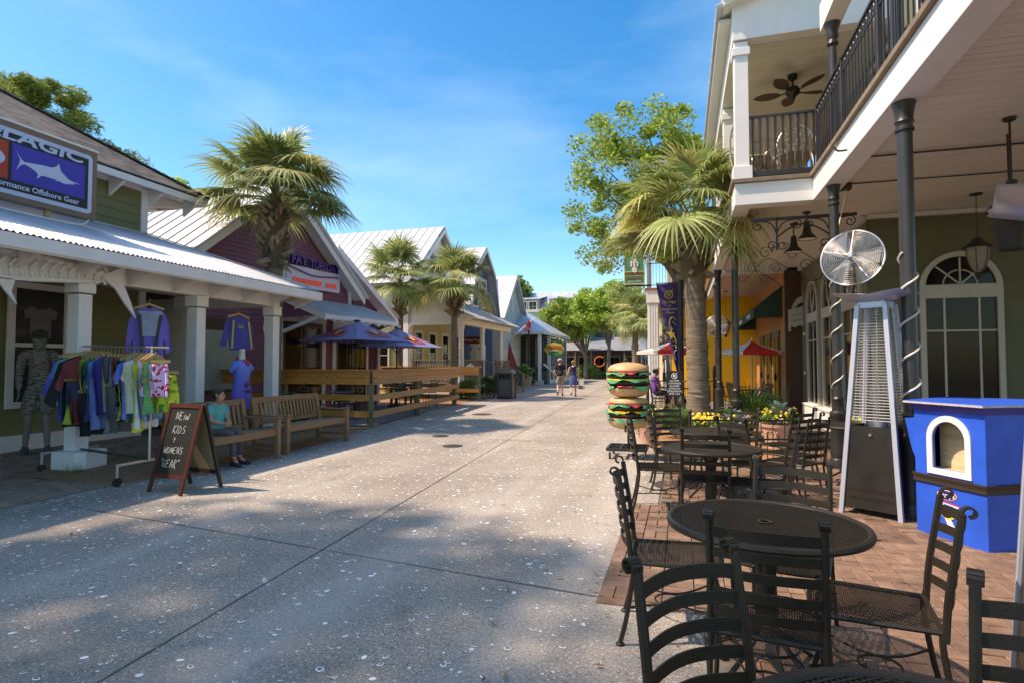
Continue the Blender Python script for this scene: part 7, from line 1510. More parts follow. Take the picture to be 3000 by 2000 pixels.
B1 = (.09,.10,.45); GARM = [('tee',.62,.95,(.07,.08,.38),'long sleeved violet blue shirt at the far left end of the rack',.5),('tee',.6,.8,(.05,.28,.34),'teal shirt second from the left end of the rack',.3),('tee',.62,1.0,(.012,.012,.012),'long black jacket near the left end of the rack',.6),('tee',.58,.95,(.20,.03,.03),'dark red shirt behind the long black jacket',.4),
  ('tee',.58,.62,(.45,.55,.05),'lime green tee in the left half of the rack',.3),('tee',.6,.9,(.03,.035,.14),'dark navy shirt beside the lime tee',.35),('tee',.56,.62,(.03,.22,.12),'dark green tee left of the pale blue shirt',.3),('tee',.58,1.0,(.16,.28,.68),'long pale blue shirt in the left half of the rack',.35),
  ('tee',.5,.8,(.06,.05,.25),'indigo polo shirt next to the pale blue shirt',.25),('shorts',.4,.75,(.22,.19,.13),'khaki shorts left of the gradient board shorts',0),('shorts',.42,.72,(.02,.02,.025),'black board shorts fading into lime at the hem',0),('shorts',.4,.75,(.15,.22,.42),'blue camouflage board shorts in the middle',0),
  ('shorts',.4,.3,(.55,.07,.02),'small orange red shorts in the middle of the rack',0),('shorts',.42,.78,(.05,.14,.10),'dark green patterned board shorts',0),('shorts',.42,.85,(.35,.28,.03),'black and yellow striped board shorts',0),('tee',.55,.8,(.10,.17,.55),'bright blue tee right of the board shorts',.3),
  ('tee',.55,.72,(.60,.60,.66),'white tee next to the yellow tee',.3),('tee',.56,.95,(.62,.66,.06),'bright yellow tee in the right half of the rack',.3),('tank',.5,.9,(.60,.56,.68),'pale lilac tank top beside the yellow tee',0),('tank',.5,.8,(.10,.20,.40),'blue patterned tank top',0),('tee',.5,.7,(.06,.26,.10),'green patterned shirt behind the pink shorts',.3)]
twos = {10:(.40,.52,.08)}; prs = {11:(.5,.55,.75), 13:(.02,.02,.03), 14:(.02,.02,.02), 19:(.25,.4,.6), 20:(.3,.45,.1)}
for i, (k_, w_, h_, col, lab, sl) in enumerate(GARM):
    f = (i+.3)/(len(GARM)+.6); x = -8.42+f*1.98; y = 6.37-.43*f; garment(x, y, 1.56+.06*(1-f), w_, h_, col, k_, 108+rnd.uniform(-14,14) if i > 3 else 75-6*i, lab, 'shirt' if k_ != 'shorts' else 'shorts', sl, prs.get(i), twos.get(i), i+3)
garment(-6.42, 5.84, 1.5, .42, .42, (.72,.36,.52), 'shorts', 12, 'pink floral swim shorts with red flowers at the right end of the rack', 'shorts', 0, (.62,.02,.05), seed=77)
garment(-6.46, 5.98, 1.36, .46, .5, (.42,.52,.04), 'shorts', 14, 'lime green patterned shorts hanging below the pink ones', 'shorts', 0, (.25,.36,.03), seed=79)
garment(-7.25, 6.05, 1.2, .5, .62, (.10,.11,.12), 'shorts', 100, 'grey shorts on the lower level of the rack', 'shorts', 0, seed=80); garment(-7.9, 6.2, 1.1, .5, .6, (.02,.02,.02), 'shorts', 100, 'black shorts on the lower level of the rack', 'shorts', 0, seed=81); garment(-8.2, 6.25, 1.25, .5, .6, (.05,.05,.12), 'shorts', 95, 'navy shorts with lime hem on the lower level', 'shorts', 0, two=(.4,.5,.06), seed=82)
g1 = garment(-8.45, 7.55, 2.42, .5, .84, (.12,.10,.42), 'long', 50, 'blue and white fishing jersey hanging from the beam above the rack', 'hanging_shirt', .75, seed=90)
pp_ = MB().prism([(-8.45+.64*q-.0+.035,7.55+.77*q,z) for q, z in ((-.17,2.36),(.17,2.36),(.13,1.95),(-.13,1.95))], (.012,-.01,0)).build('pale_chest', M('pale_blue_cloth', (.30,.38,.55), .8, var=.2, vs=9), g1); [MB().bar((-8.40+.64*q,7.53+.77*q,2.3), (-8.40+.64*q2,7.53+.77*q2,1.62), .045, .01, (1,-.8,0)).build('black_stripe', SIGNK, g1) for q, q2 in ((-.15,-.1),(.15,.06))]
g2 = garment(-8.38, 9.5, 2.42, .62, .66, (.05,.045,.24), 'long', 84, 'navy long sleeved jersey with yellow stripes hanging in the porch opening', 'hanging_shirt', .8, seed=91)
[MB().bar((-8.32,9.5+.2*q,2.33), (-8.29,9.5+.27*q,1.8), .035, .01, (1,0,0)).build('yellow_stripe', M('lime_stripe', (.5,.52,.02), .7), g2) for q in (-1,1)]; 0 and MB().build('x', M('lime_stripe', (.5,.52,.02), .7), g2); text('SEA', .1, (-8.325,9.5,2.22), (0,1,0), Z, M('lime_stripe'), g2, 'print', .002)
# ================================================================ street furniture
def lamppost(x, y, h, label, s=1):
    t = thing('street_lamp', label, 'street lamp', (x, y, 0)); MB().lathe([(.16*s,0),(.16*s,.1),(.12*s,.15),(.11*s,.6),(.13*s,.65),(.07*s,.75),(.055*s,1.2),(.045*s,h-.75),(.07*s,h-.7),(.05*s,h-.6)], (x,y,0), 14).build('pole', BLACK, t)
    MB().lathe([(.08*s,h-.6),(.13*s,h-.2),(.14*s,h-.18)], (x,y,0), 6).build('lantern_glass', M('lamp_glass', (.75,.75,.70), .2, var=0, alpha=.8), t); MB().lathe([(.19*s,h-.18),(.16*s,h-.12),(.05*s,h-.02),(.03*s,h+.08),(.005,h+.12)], (x,y,0), 6).build('lantern_roof', BLACK, t)
    m = MB()
    for k in range(6): a = k*math.pi/3; m.bar((x+.08*s*math.cos(a),y+.08*s*math.sin(a),h-.6), (x+.145*s*math.cos(a),y+.145*s*math.sin(a),h-.18), .015, .015)
    m.build('lantern_frame', BLACK, t); return t
lamppost(-10.6, 40.6, 4.5, 'black street lamp between the folded umbrella and the far bin', 1.35); lamppost(-1.6, 55, 5.0, 'distant black lamp post beside the far palm', 1.2)
def bin_(x, y, s_, h, label):
    t = thing('waste_bin', label, 'bin', (x, y, 0)); BB = M('bin_brown', (.075,.062,.052), .5, var=.1); w_ = s_/2
    MB().box((x-w_,y-w_,.02), (x+w_,y+w_,h-.32)).build('body', BB, t, .02)
    for a, b in ((-1,-1),(1,-1),(-1,1),(1,1)): MB().box((x+a*w_-.03,y+b*w_-.03,0), (x+a*w_+.03,y+b*w_+.03,h-.08)).build('corner_post', BB, t)
    MB().box((x-w_*.78,y-w_-.012,.12), (x+w_*.78,y-w_,h-.38)).build('front_panel', M('bin_panel', (.10,.095,.09), .4), t, .01)
    MB().box((x-w_+.02,y-w_+.06,h-.32), (x+w_-.02,y+w_-.02,h-.1)).build('opening', SIGNK, t)
    MB().lathe([(w_*1.45,0),(w_*1.45,.04),(w_*1.2,.09),(w_*.4,.11),(.01,.11)], (x,y,h-.1), 4) ; MB().prism([(x-w_-.03,y-w_-.03,h-.1),(x+w_+.03,y-w_-.03,h-.1),(x+w_+.03,y-w_-.03,h-.04),(x+w_-.08,y-w_-.03,h),(x-w_+.08,y-w_-.03,h),(x-w_-.03,y-w_-.03,h-.04)], (0,s_+.06,0)).build('lid', M('bin_lid', (.11,.12,.14), .35), t, .01)
    return t
bin_(-7.35, 24.35, .62, 1.18, 'tall brown waste bin with hooded lid at the street edge by the stairs'); bin_(-10.0, 42.4, .8, 1.3, 'second brown waste bin farther away near the street lamp'); bin_(-5.4, 60, .9, 1.4, 'dark waste bin at the far shop corner beside the straw bed')
LP = thing('pennant_post', 'black post carrying the purple pennant beside the ringed palm', 'post', (-.02, 13.3, 0)); MB().lathe([(.13,0),(.12,.25),(.09,.3),(.085,.62),(.11,.66),(.1,.72),(.055,.78),(.05,3.6)], (-.02,13.3,0), 14).build('post', BLACK, LP); MB().bar((-.55,13.25,3.27), (0,13.28,3.27), .02, .02).build('arm', BLACK, LP); MB().bar((-.06,13.25,1.32), (0,13.28,1.32), .02, .02).build('arm', BLACK, LP)
for z in (1.12, .88): MB().lathe([(.06,z),(.06,z+.02)], (-.02,13.3,0), 12).build('band', STEEL, LP)
PN = thing('pennant', 'tapering purple pennant with golden emblem and lettering beside the ringed palm', 'banner', (-.3, 13.2, 3.2))
rows = []
for i in range(15):
    f = i/14; z = 3.25-1.9*f; xl = -.54+.42*f**1.15; xr = -.07; rows.append([(xl+(xr-xl)*q/4, 13.22+.035*math.sin(q*1.7+f*4), z-.02*q*(f > .9)) for q in range(5)])
V = [p for r_ in rows for p in r_]; MB().add(V, [(i*5+q, i*5+q+1, (i+1)*5+q+1, (i+1)*5+q) for i in range(14) for q in range(4)]).build('cloth', PURF, PN)
yo = 13.165
def gp(P, nm='gold_print'): tess(P, (0,yo,0), (1,0,0), Z, .003, GOLDP, PN, nm)
m = MB().tube([(-.27+.085*math.cos(2*math.pi*i/24), yo, 3.0+.085*math.sin(2*math.pi*i/24)) for i in range(25)], .008, 4, cap=False)
for k in range(8): a = k*math.pi/4; m.bar((-.27,yo,3.0), (-.27+.07*math.cos(a),yo,3.0+.07*math.sin(a)), .008, .012, (0,1,0))
m.bar((-.21,yo,3.06), (-.17,yo,3.12), .01, .03, (0,1,0)); m.build('compass_emblem', GOLDP, PN)
text('The Village', .085, (-.27,yo,2.84), (1,0,0), Z, GOLDP, PN, 'lettering', .002, .75, shear=.4); text('of', .06, (-.26,yo,2.76), (1,0,0), Z, GOLDP, PN, 'lettering', .002, shear=.4); text('BAYTOWNE', .06, (-.26,yo,2.68), (1,0,0), Z, GOLDP, PN, 'lettering', .002, .95); text('WHARF', .055, (-.25,yo,2.6), (1,0,0), Z, GOLDP, PN, 'lettering', .002)
m = MB(); m.tube([(-.17+.09*math.cos(R(a)), yo, 2.5-.12+.14*math.sin(R(a))) for a in range(100,261,16)], .012, 4); m.bar((-.19,yo,2.52), (-.13,yo,2.44), .01, .012, (0,1,0)).bar((-.2,yo,2.42), (-.13,yo,2.34), .01, .012, (0,1,0)); m.tube([(-.28+.16*math.sin(R(a)), yo, 1.92+.25*math.cos(R(a))) for a in range(0,120,12)], .013, 4)
for a in (20, 45, 70, 95): m.bar((-.28+.16*math.sin(R(a)),yo,1.92+.25*math.cos(R(a))), (-.28+.08*math.sin(R(a)),yo,1.92+.18*math.cos(R(a))), .01, .012, (0,1,0))
m.tube([(-.12+.05*math.cos(R(a)), yo, 1.7+.1*math.sin(R(a))) for a in range(90,260,20)], .01, 4); m.build('gold_scrolls', GOLDP, PN)
tess([(-.27,2.14),(-.245,2.19),(-.255,2.24),(-.23,2.31),(-.205,2.24),(-.215,2.19),(-.19,2.14),(-.17,2.2),(-.16,2.15),(-.2,2.1),(-.215,2.04),(-.245,2.04),(-.26,2.1),(-.3,2.15),(-.29,2.2)], (0,yo,0), (1,0,0), Z, .003, GOLDP, PN, 'lily_emblem')
NS = thing('notice_board', 'black notice board with white lettering in front of the pennant post', 'sign', (-.2, 12.5, 0)); nx0, nx1, nz0, nz1, ny = -.32, .0, .84, 1.36, 12.45
poly(arc(nx1-.02,nz1-.02,.02,0,90,4)+arc(nx0+.02,nz1-.02,.02,90,180,4)+arc(nx0+.02,nz0+.02,.02,180,270,4)+arc(nx1-.02,nz0+.02,.02,270,360,4), (0,ny+.02,0), (1,0,0), Z, .02, SIGNK, NS, 'board'); MB().tube([(-.16,ny+.03,0),(-.16,ny+.03,1.3)], .015, 8).build('stake', BLACK, NS)
MB().tube([(-.16+.055*math.cos(2*math.pi*i/20), ny-.003, 1.25+.055*math.sin(2*math.pi*i/20)) for i in range(21)], .006, 4, cap=False).ell((-.16,ny-.003,1.25), (.03,.004,.03), 10, 6).bar((-.12,ny-.003,1.29), (-.10,ny-.003,1.33), .006, .016, (0,1,0)).build('compass_emblem', WHP, NS)
for i, s_ in enumerate(('NO OPEN','CONTAINERS','ALLOWED','OUTSIDE OF','ESTABLISHMENTS','AFTER 10 P.M.')): text(s_, .05, (-.16,ny-.003,1.155-i*.054), (1,0,0), Z, WHP, NS, 'lettering', .002, .82 if len(s_) < 12 else .74, .001)
t = thing('direction_sign', 'stacked black and white direction signs on a far post', 'sign', (-1.6, 54.5, 2)); MB().box((-3.1,54.4,2.3), (-1.3,54.46,2.6)).box((-3.1,54.4,1.9), (-1.3,54.46,2.2)).build('boards', SIGNK, t); text('ICE CREAM', .22, (-2.2,54.38,2.45), (1,0,0), Z, WHP, t, 'lettering', .003) if False else MB().box((-2.9,54.38,2.42), (-1.5,54.395,2.48)).box((-2.9,54.38,2.02), (-1.5,54.395,2.08)).build('white_lines', WHP, t)
t = thing('blue_banner_sign', 'bright blue and red shop sign in the far distance', 'sign', (-1, 72.8, 4)); MB().box((-3.0,72.7,3.6), (.6,72.8,4.4)).build('blue_panel', M('sky_blue_panel', (.04,.28,.60), .5), t); MB().box((-2.4,72.68,3.2), (-.4,72.78,3.55)).build('red_panel', SIGNR, t)
t = thing('surfboard_rack', 'pale boards leaning at the far shop beside the distant palm', 'boards', (-1.2, 60, 0)); 
for k in range(3): MB().lathe([(.02,.0),(.25,.4),(.3,1.2),(.2,1.9),(.02,2.3)], (-1.6+k*.55,60,0), 12, sy=.15).build('board', (WHITE, CREAM, M('peach_board', (.7,.35,.2), .5))[k], t)
t = thing('flag', 'drooping striped flag on a slanted pole at the yellow house porch corner', 'flag', (-9.4, 32.8, 3)); MB().tube([(-9.6,32.8,3.0),(-8.3,33.2,4.2)], .025, 6).build('flag_pole', WHITE, t); rows = []
for i in range(8): f = i/7; rows.append([(-8.8+.3*q/5+.06*math.sin(f*5+q), 33+.05*math.sin(q*2), 3.8-f*.45+.25*q/5) for q in range(6)])
MB().add([p for r_ in rows for p in r_], [(i*6+q,i*6+q+1,(i+1)*6+q+1,(i+1)*6+q) for i in range(7) for q in range(5)]).build('flag_cloth', M('flag_red', (.50,.06,.06), .8, var=.5, vs=6), t)
t = thing('dome_sign', 'small black and white striped dome sign on a post by the stairs', 'sign', (-9.3, 25.6, 0)); MB().lathe([(.3,1.0),(.3,1.15),(.27,1.3),(.18,1.42),(.03,1.5),(.01,1.55)], (-9.2,24.8,0), 16, sy=.3).build('dome', WHITE, t)
m = MB()
for k in range(4): m.box((-9.44+k*.14,24.70,1.02), (-9.38+k*.14,24.72,1.3))
m.build('dark_stripes', BLACK, t); MB().box((-9.23,24.78,0), (-9.17,24.84,1.0)).build('post', BLACK, t)
t = thing('menu_sign', 'tall white painted sign on the blue house wall', 'sign', (-12, 32.9, 2)); MB().lathe([(.01,1.2),(.28,1.3),(.3,2.2),(.15,2.4),(.3,2.6),(.25,2.95),(.01,3.1)], (-11.9,32.85,0), 14, sy=.12).build('board', WHITE, t)
# ================================================================ people and mannequins
def skin_obj(name, J, edges, rad, mat, parent, root, sub=2):
    keys = []; [keys.append(k) for e in edges for k in e if k not in keys]; ix = {k: i for i, k in enumerate(keys)}
    me = bpy.data.meshes.new(name); me.from_pydata([J[k] for k in keys], [(ix[a], ix[b]) for a, b in edges], []); o = bpy.data.objects.new('tmp', me); COL.objects.link(o)
    sm_ = o.modifiers.new('s', 'SKIN'); sm_.use_smooth_shade = True; sm_.branch_smoothing = .6
    for k in keys:
        s_ = me.skin_vertices[0].data[ix[k]]; r = rad[k]; s_.radius = (r, r) if not hasattr(r, '__len__') else r; s_.use_root = (k == root)
    sb = o.modifiers.new('u', 'SUBSURF'); sb.levels = sub; sb.render_levels = sub
    bpy.context.view_layer.update(); m2 = bpy.data.meshes.new_from_object(o.evaluated_get(bpy.context.evaluated_depsgraph_get())); bpy.data.objects.remove(o); m2.name = name
    m2.materials.clear(); m2.materials.append(mat); m2.polygons.foreach_set('use_smooth', [True]*len(m2.polygons))
    mb = MB(); mb.v = [tuple(v.co) for v in m2.vertices]; mb.f = [tuple(p.vertices) for p in m2.polygons]; bpy.data.meshes.remove(m2); return mb.build(name, mat, parent)
STAND = dict(pelvis=(0,0,.94), waist=(0,.0,1.08), chest=(0,0,1.30), neckb=(0,-.01,1.44), neck=(0,0,1.50), chin=(0,.035,1.575), head=(0,.0,1.63), top=(0,-.01,1.71))
for s_, n_ in ((1,'R'),(-1,'L')):
    STAND.update({'sh'+n_:(.175*s_,-.01,1.40), 'el'+n_:(.225*s_,-.03,1.13), 'wr'+n_:(.25*s_,.03,.88), 'hip'+n_:(.095*s_,0,.90), 'kn'+n_:(.10*s_,.02,.50), 'an'+n_:(.10*s_,-.01,.09), 'toe'+n_:(.11*s_,.13,.03), 'heel'+n_:(.10*s_,-.04,.035)})
RADB = dict(pelvis=(.14,.105), waist=(.125,.09), chest=(.155,.10), neckb=.065, neck=.05, chin=.062, head=(.078,.094), top=.055, sh=.058, el=.04, wr=.026, palm=(.022,.034), hip=.085, kn=.055, an=.036, toe=.03, heel=.034, fg=.0085, ft=.007, th=.010)
def figure(t, x, y, z, rz, s_, pose, skinm, parts, hair=None, rads={}, face=True, bald=False, mannequin=False, hk=1.):
    J = dict(STAND); J.update(pose); rb = dict(RADB); rb.update(rads)
    for n_, sg in (('R',1),('L',-1)):     # hands: palm, four unequal fingers and a thumb leaving its side
        w_ = Vector(J['wr'+n_]); e = Vector(J['el'+n_]); d = (w_-e).normalized(); hd = Vector(pose.get('hd'+n_, d)).normalized(); sd = hd.cross(Vector((sg,0,0)));
        if sd.length < .2: sd = hd.cross(Vector((0,1,0)))
        sd.normalize(); cu = hd.cross(sd).normalized()*(-sg if pose.get('curl', 1) else 0); p = w_+hd*.065; J['palm'+n_] = tuple(p)
        for q, (off, L_) in enumerate(((-.028,.062),(-.010,.072),(.009,.067),(.026,.052))):
            J['k%d%s' % (q, n_)] = tuple(p+hd*.035+sd*off); J['f%d%s' % (q, n_)] = tuple(p+hd*(.035+L_*.75)+sd*off*1.15+cu*.022)
        J['t0'+n_] = tuple(w_+hd*.04-sd*.035); J['t1'+n_] = tuple(w_+hd*.082-sd*.052+cu*.012)
    ca, sa = math.cos(rz), math.sin(rz); W = {k: (x+s_*(v[0]*ca-v[1]*sa), y+s_*(v[0]*sa+v[1]*ca), z+s_*v[2]) for k, v in J.items() if isinstance(v, tuple) and k not in ('hdR','hdL')}
    E = [('pelvis','waist'),('waist','chest'),('chest','neckb'),('neckb','neck'),('neck','chin'),('chin','head'),('head','top')]
    for n_ in 'RL':
        E += [('neckb','sh'+n_),('sh'+n_,'el'+n_),('el'+n_,'wr'+n_),('wr'+n_,'palm'+n_),('wr'+n_,'t0'+n_),('t0'+n_,'t1'+n_),('pelvis','hip'+n_),('hip'+n_,'kn'+n_),('kn'+n_,'an'+n_),('an'+n_,'toe'+n_)]
        for q in range(4): E += [('palm'+n_,'k%d%s' % (q,n_)),('k%d%s' % (q,n_),'f%d%s' % (q,n_))]
    def rad(k, add=0., mul=1.):
        b = k.rstrip('RL')
        if k[0] in 'kf' and k[1].isdigit(): r = rb['fg'] if k[0] == 'k' else rb['ft']
        elif k[0] == 't' and k[1].isdigit(): r = rb['th'] if k[1] == '0' else rb['ft']
        else: r = rb[b if b in rb else k]
        return tuple((q*mul+add)*s_ for q in r) if hasattr(r, '__len__') else (r*mul+add)*s_
    if mannequin == 'headless': E = [e for e in E if 'head' not in e and 'top' not in e and 'chin' not in e]
    skin_obj('body', W, E, {k: rad(k) for e in E for k in e}, skinm, t, 'pelvis')
    lerp = lambda a, b, f: tuple(Vector(W[a]).lerp(Vector(W[b]), f))
    for nm, kind, mat, opt in parts:
        if kind == 'shirt':
            sl = opt.get('sleeve', .55); W2 = dict(W); EE = [('hem','waist'),('waist','chest'),('chest','neckb')]; W2['hem'] = lerp('waist','pelvis',opt.get('hem',1.2)); rr_ = {'hem': rad('pelvis',.022), 'waist': rad('waist',.028), 'chest': rad('chest',.022), 'neckb': rad('neckb',.02)}
            for n_ in 'RL':
                EE.append(('neckb','sh'+n_)); rr_['sh'+n_] = rad('sh',.018)
                if sl > 0:
                    W2['sl'+n_] = lerp('sh'+n_,'el'+n_,min(sl,1)); EE.append(('sh'+n_,'sl'+n_)); rr_['sl'+n_] = rad('el',.028 if sl <= 1 else .010)
                    if sl > 1: W2['s2'+n_] = lerp('el'+n_,'wr'+n_,sl-1); EE.append(('sl'+n_,'s2'+n_)); rr_['s2'+n_] = rad('wr',.012)
            skin_obj(nm, W2, EE, rr_, mat, t, 'chest')
        elif kind in ('shorts','trousers'):
            W2 = dict(W); W2['wst'] = lerp('pelvis','waist',.45); EE = [('wst','pelvis')]; rr_ = {'wst': rad('waist',.012), 'pelvis': rad('pelvis',.018)}
            for n_ in 'RL':
                EE.append(('pelvis','hip'+n_)); rr_['hip'+n_] = rad('hip',.022)
                if kind == 'shorts': W2['sh_'+n_] = lerp('hip'+n_,'kn'+n_,opt.get('len',.85)); EE.append(('hip'+n_,'sh_'+n_)); rr_['sh_'+n_] = rad('kn',.045)
                else: W2['an_'+n_] = lerp('kn'+n_,'an'+n_,.93); EE += [('hip'+n_,'kn'+n_),('kn'+n_,'an_'+n_)]; rr_['kn'+n_] = rad('kn',.02); rr_['an_'+n_] = rad('an',.018)
            skin_obj(nm, W2, EE, rr_, mat, t, 'pelvis')
        elif kind == 'skirt':
            p = Vector(W['pelvis']); rg = []
            for zz, q in ((.14,.135),(.02,.175),(-.2,.20),(-.38,.215)): rg.append([(p.x+q*s_*math.cos(a)*(1+.05*math.sin(7*a)*(zz < 0)), p.y+q*s_*.8*math.sin(a)*(1+.05*math.sin(7*a)*(zz < 0)), p.z+zz*s_) for a in [2*math.pi*k/28 for k in range(28)]])
            MB().loft(rg).build(nm, mat, t)
        elif kind == 'shoe':
            for n_ in 'RL':
                a, b, hl = Vector(W['an'+n_]), Vector(W['toe'+n_]), Vector(W['heel'+n_]); d = (b-hl); d.z *= .6; d.normalize(); sd = d.cross(Vector(Z)).normalized(); u_ = sd.cross(d); m = MB(); rg = []
                for f, wd, ht in ((-.045,.03,.09),(.0,.044,.115),(.06,.046,.115),(.11,.044,.09),(.17,.05,.062),(.215,.044,.045),(.245,.02,.025)):
                    c = hl+d*f*s_-u_*.03*s_; rg.append([c-sd*wd*s_, c+sd*wd*s_, c+sd*wd*.9*s_+u_*ht*s_*.6, c+sd*wd*.4*s_+u_*ht*s_, c-sd*wd*.4*s_+u_*ht*s_, c-sd*wd*.9*s_+u_*ht*s_*.6])
                m.loft(rg); sh = m.build(nm, mat, t); rg = []
                for f, wd in ((-.035,.03),(.02,.041),(.09,.039),(.16,.048),(.21,.041),(.245,.016)):
                    c = hl+d*f*s_-u_*.034*s_; rg.append([c-sd*wd*s_-u_*.006*s_, c+sd*wd*s_-u_*.006*s_, c+sd*wd*s_+u_*.012*s_, c-sd*wd*s_+u_*.012*s_])
                MB().loft(rg).build('sole', opt.get('sole', WHP), sh)
                if opt.get('lace'):
                    m = MB()
                    for q in range(5): c = hl+d*(.07+.02*q)*s_+u_*(.045-.006*q)*s_; m.bar(c-sd*.026*s_, c+sd*.026*s_, .007*s_, .006*s_)
                    m.tube([a+Vector((0,0,.02*s_)), a-Vector((0,0,.035*s_))], .043*s_, 10); m.build('laces', opt['lace'], sh)
    if mannequin == 'headless': return W
    h, tp, cn = Vector(W['head']), Vector(W['top']), Vector(W['chin']); upv = (tp-cn).normalized(); fy = pose.get('look', 0); fd = Vector((-math.sin(rz+fy), math.cos(rz+fy), 0)); sd = fd.cross(upv).normalized(); c = h+upv*.012*s_; s_ = s_*hk
    if hair:
        m = MB(); nu, nv = 20, 12; V = []; F = []; big = hair[1]
        for i in range(nv+1):
            ph = math.pi*.70*i/nv
            for k in range(nu):
                a = 2*math.pi*k/nu; front = max(0, math.cos(a)); p2 = ph*(1-.52*front**.9); rr_ = 1+.035*math.sin(9*a+i)+.02*math.sin(17*a); V.append(c+upv*(.108*s_*math.cos(p2)*big)+(fd*math.cos(a)*.108+sd*math.sin(a)*.088)*s_*math.sin(p2)*big*rr_-fd*.008*s_)
        for i in range(nv):
            for k in range(nu): F.append((i*nu+k, (i+1)*nu+k, (i+1)*nu+(k+1)%nu, i*nu+(k+1)%nu))
        m.add(V, F).build('hair', hair[0], t)
    if face:
        m = MB(); q = c+fd*.092*s_-upv*.03*s_; m.loft([[q+fd*-.01*s_+sd*.006*s_+upv*.035*s_, q-fd*.01*s_-sd*.006*s_+upv*.035*s_, q-fd*.01*s_+upv*.03*s_],[q+sd*.013*s_-upv*.005*s_-fd*.006*s_, q-sd*.013*s_-upv*.005*s_-fd*.006*s_, q+fd*.006*s_]])
        for e_ in (-1, 1): MB().ell(tuple(c+sd*e_*.088*s_-upv*.02*s_), (.014*s_,.022*s_,.03*s_), 8, 6, rz).build('ear', skinm, t)
        m.build('nose', skinm, t); m = MB()
        for e_ in (-1, 1): m.ell(tuple(c+fd*.083*s_+sd*e_*.032*s_-upv*.005*s_), (.012*s_,.012*s_,.007*s_), 8, 6)
        m.build('eyes', SIGNK, t); MB().ell(tuple(c+fd*.088*s_-upv*.068*s_), (.022*s_,.012*s_,.006*s_), 8, 6, rz).build('mouth', M('lip', (.42,.16,.13), .5), t)
    return W
# the boy on the bench faces the street (+X)
BOY = thing('person', 'seated boy in a turquoise T-shirt and grey trousers with black and red trainers', 'person', (-6.6, 7.2, 0)); rzb = R(-92)
sp = dict(pelvis=(0,-.02,.60), waist=(0,-.03,.74), chest=(0,-.02,.95), neckb=(0,.0,1.10), neck=(0,.015,1.14), chin=(0,.06,1.195), head=(0,.035,1.265), top=(0,.02,1.345), look=R(18), 
    shR=(.15,-.01,1.065), elR=(.19,.03,.82), wrR=(.09,.22,.76), shL=(-.15,-.01,1.065), elL=(-.19,.03,.82), wrL=(-.05,.24,.76), hdR=(-.9,.35,-.1), hdL=(.9,.4,-.1),
    hipR=(.09,.02,.585), knR=(.11,.44,.60), anR=(.10,.50,.14), toeR=(.13,.62,.04), heelR=(.10,.46,.05), hipL=(-.09,.02,.585), knL=(-.10,.42,.60), anL=(-.13,.40,.14), toeL=(-.17,.52,.04), heelL=(-.12,.36,.05))
BS_ = .82
figure(BOY, -6.66, 7.15, -.0, rzb, BS_, sp, SKIN, [('t_shirt','shirt',M('turquoise_cotton', (.06,.42,.45), .85, var=.15, vs=12, bump=.5, bs=14),{'sleeve':.75,'hem':1.5}),('trousers','trousers',M('grey_jersey', (.10,.09,.10), .9, var=.15, vs=12, bump=.5, bs=16),{}),('shoe','shoe',M('black_knit', (.02,.02,.025), .8),{'lace':M('red_lace', (.60,.03,.02), .6)})], (M('dark_brown_hair', (.06,.035,.02), .7, var=.4, vs=60, bump=1, bs=120), 1.0), dict(head=(.094,.112), chin=.074, top=.07, chest=(.165,.12), waist=(.14,.11), sh=.06, el=.043, pelvis=(.14,.12)), hk=1.13)
def walk(ph):
    return dict(hipR=(.095,0,.90), knR=(.10,.10+.05*ph,.50), anR=(.10,.06+.12*ph,.10), toeR=(.11,.2+.12*ph,.05), heelR=(.10,.03+.12*ph,.04), hipL=(-.095,0,.90), knL=(-.10,.03,.50), anL=(-.10,-.24,.17), toeL=(-.11,-.13,.06), heelL=(-.10,-.29,.13))
sk2 = M('fair_skin', (.62,.36,.26), .5, var=.05)
P = walk(1); P.update(elR=(.26,-.02,1.13), wrR=(.33,.06,.90), elL=(-.26,-.05,1.12), wrL=(-.27,.0,.88))
MAN = thing('person', 'walking man in a black T-shirt, khaki shorts and white cap seen from behind', 'person', (-5.55, 27.1, 0)); Wm = figure(MAN, -5.55, 27.1, .0, R(10), 1.0, P, sk2, [('t_shirt','shirt',M('black_cotton', (.025,.024,.024), .85, var=.1),{'sleeve':.7,'hem':1.3}),('shorts','shorts',M('khaki_cotton', (.42,.34,.24), .85, var=.1),{'len':.95}),('shoe','shoe',M('dark_trainer', (.03,.04,.08), .7),{'sole':M('lime_sole', (.3,.6,.1), .6)})], (M('grey_hair', (.2,.17,.15), .8), 1.02), dict(pelvis=(.17,.14), waist=(.165,.14), chest=(.175,.125)))
hd = Wm['head']; MB().ell((hd[0],hd[1],hd[2]+.045), (.105,.118,.085), 16, 8, R(10)).build('cap', M('white_cap', (.65,.64,.60), .8), MAN)
P = walk(-.2); P.update(elL=(-.25,-.02,1.12), wrL=(-.33,.06,.92), elR=(.25,-.06,1.13), wrR=(.25,.05,.92)); 
WOM = thing('person', 'walking woman in a navy sleeveless top and blue skirt holding the hand of the man', 'person', (-4.85, 26.75, 0)); figure(WOM, -4.85, 26.75, 0, R(10), .95, P, sk2, [('top','shirt',M('navy_top', (.02,.022,.09), .8, var=.1),{'sleeve':0,'hem':1.2}),('skirt','skirt',M('denim_skirt', (.06,.09,.26), .85, var=.12),{}),('sandal','shoe',M('tan_sandal', (.2,.12,.08), .7),{})], (M('blond_hair', (.30,.18,.08), .7, var=.3, vs=40), 1.12), dict(pelvis=(.155,.13), chest=(.14,.105), waist=(.13,.10)))
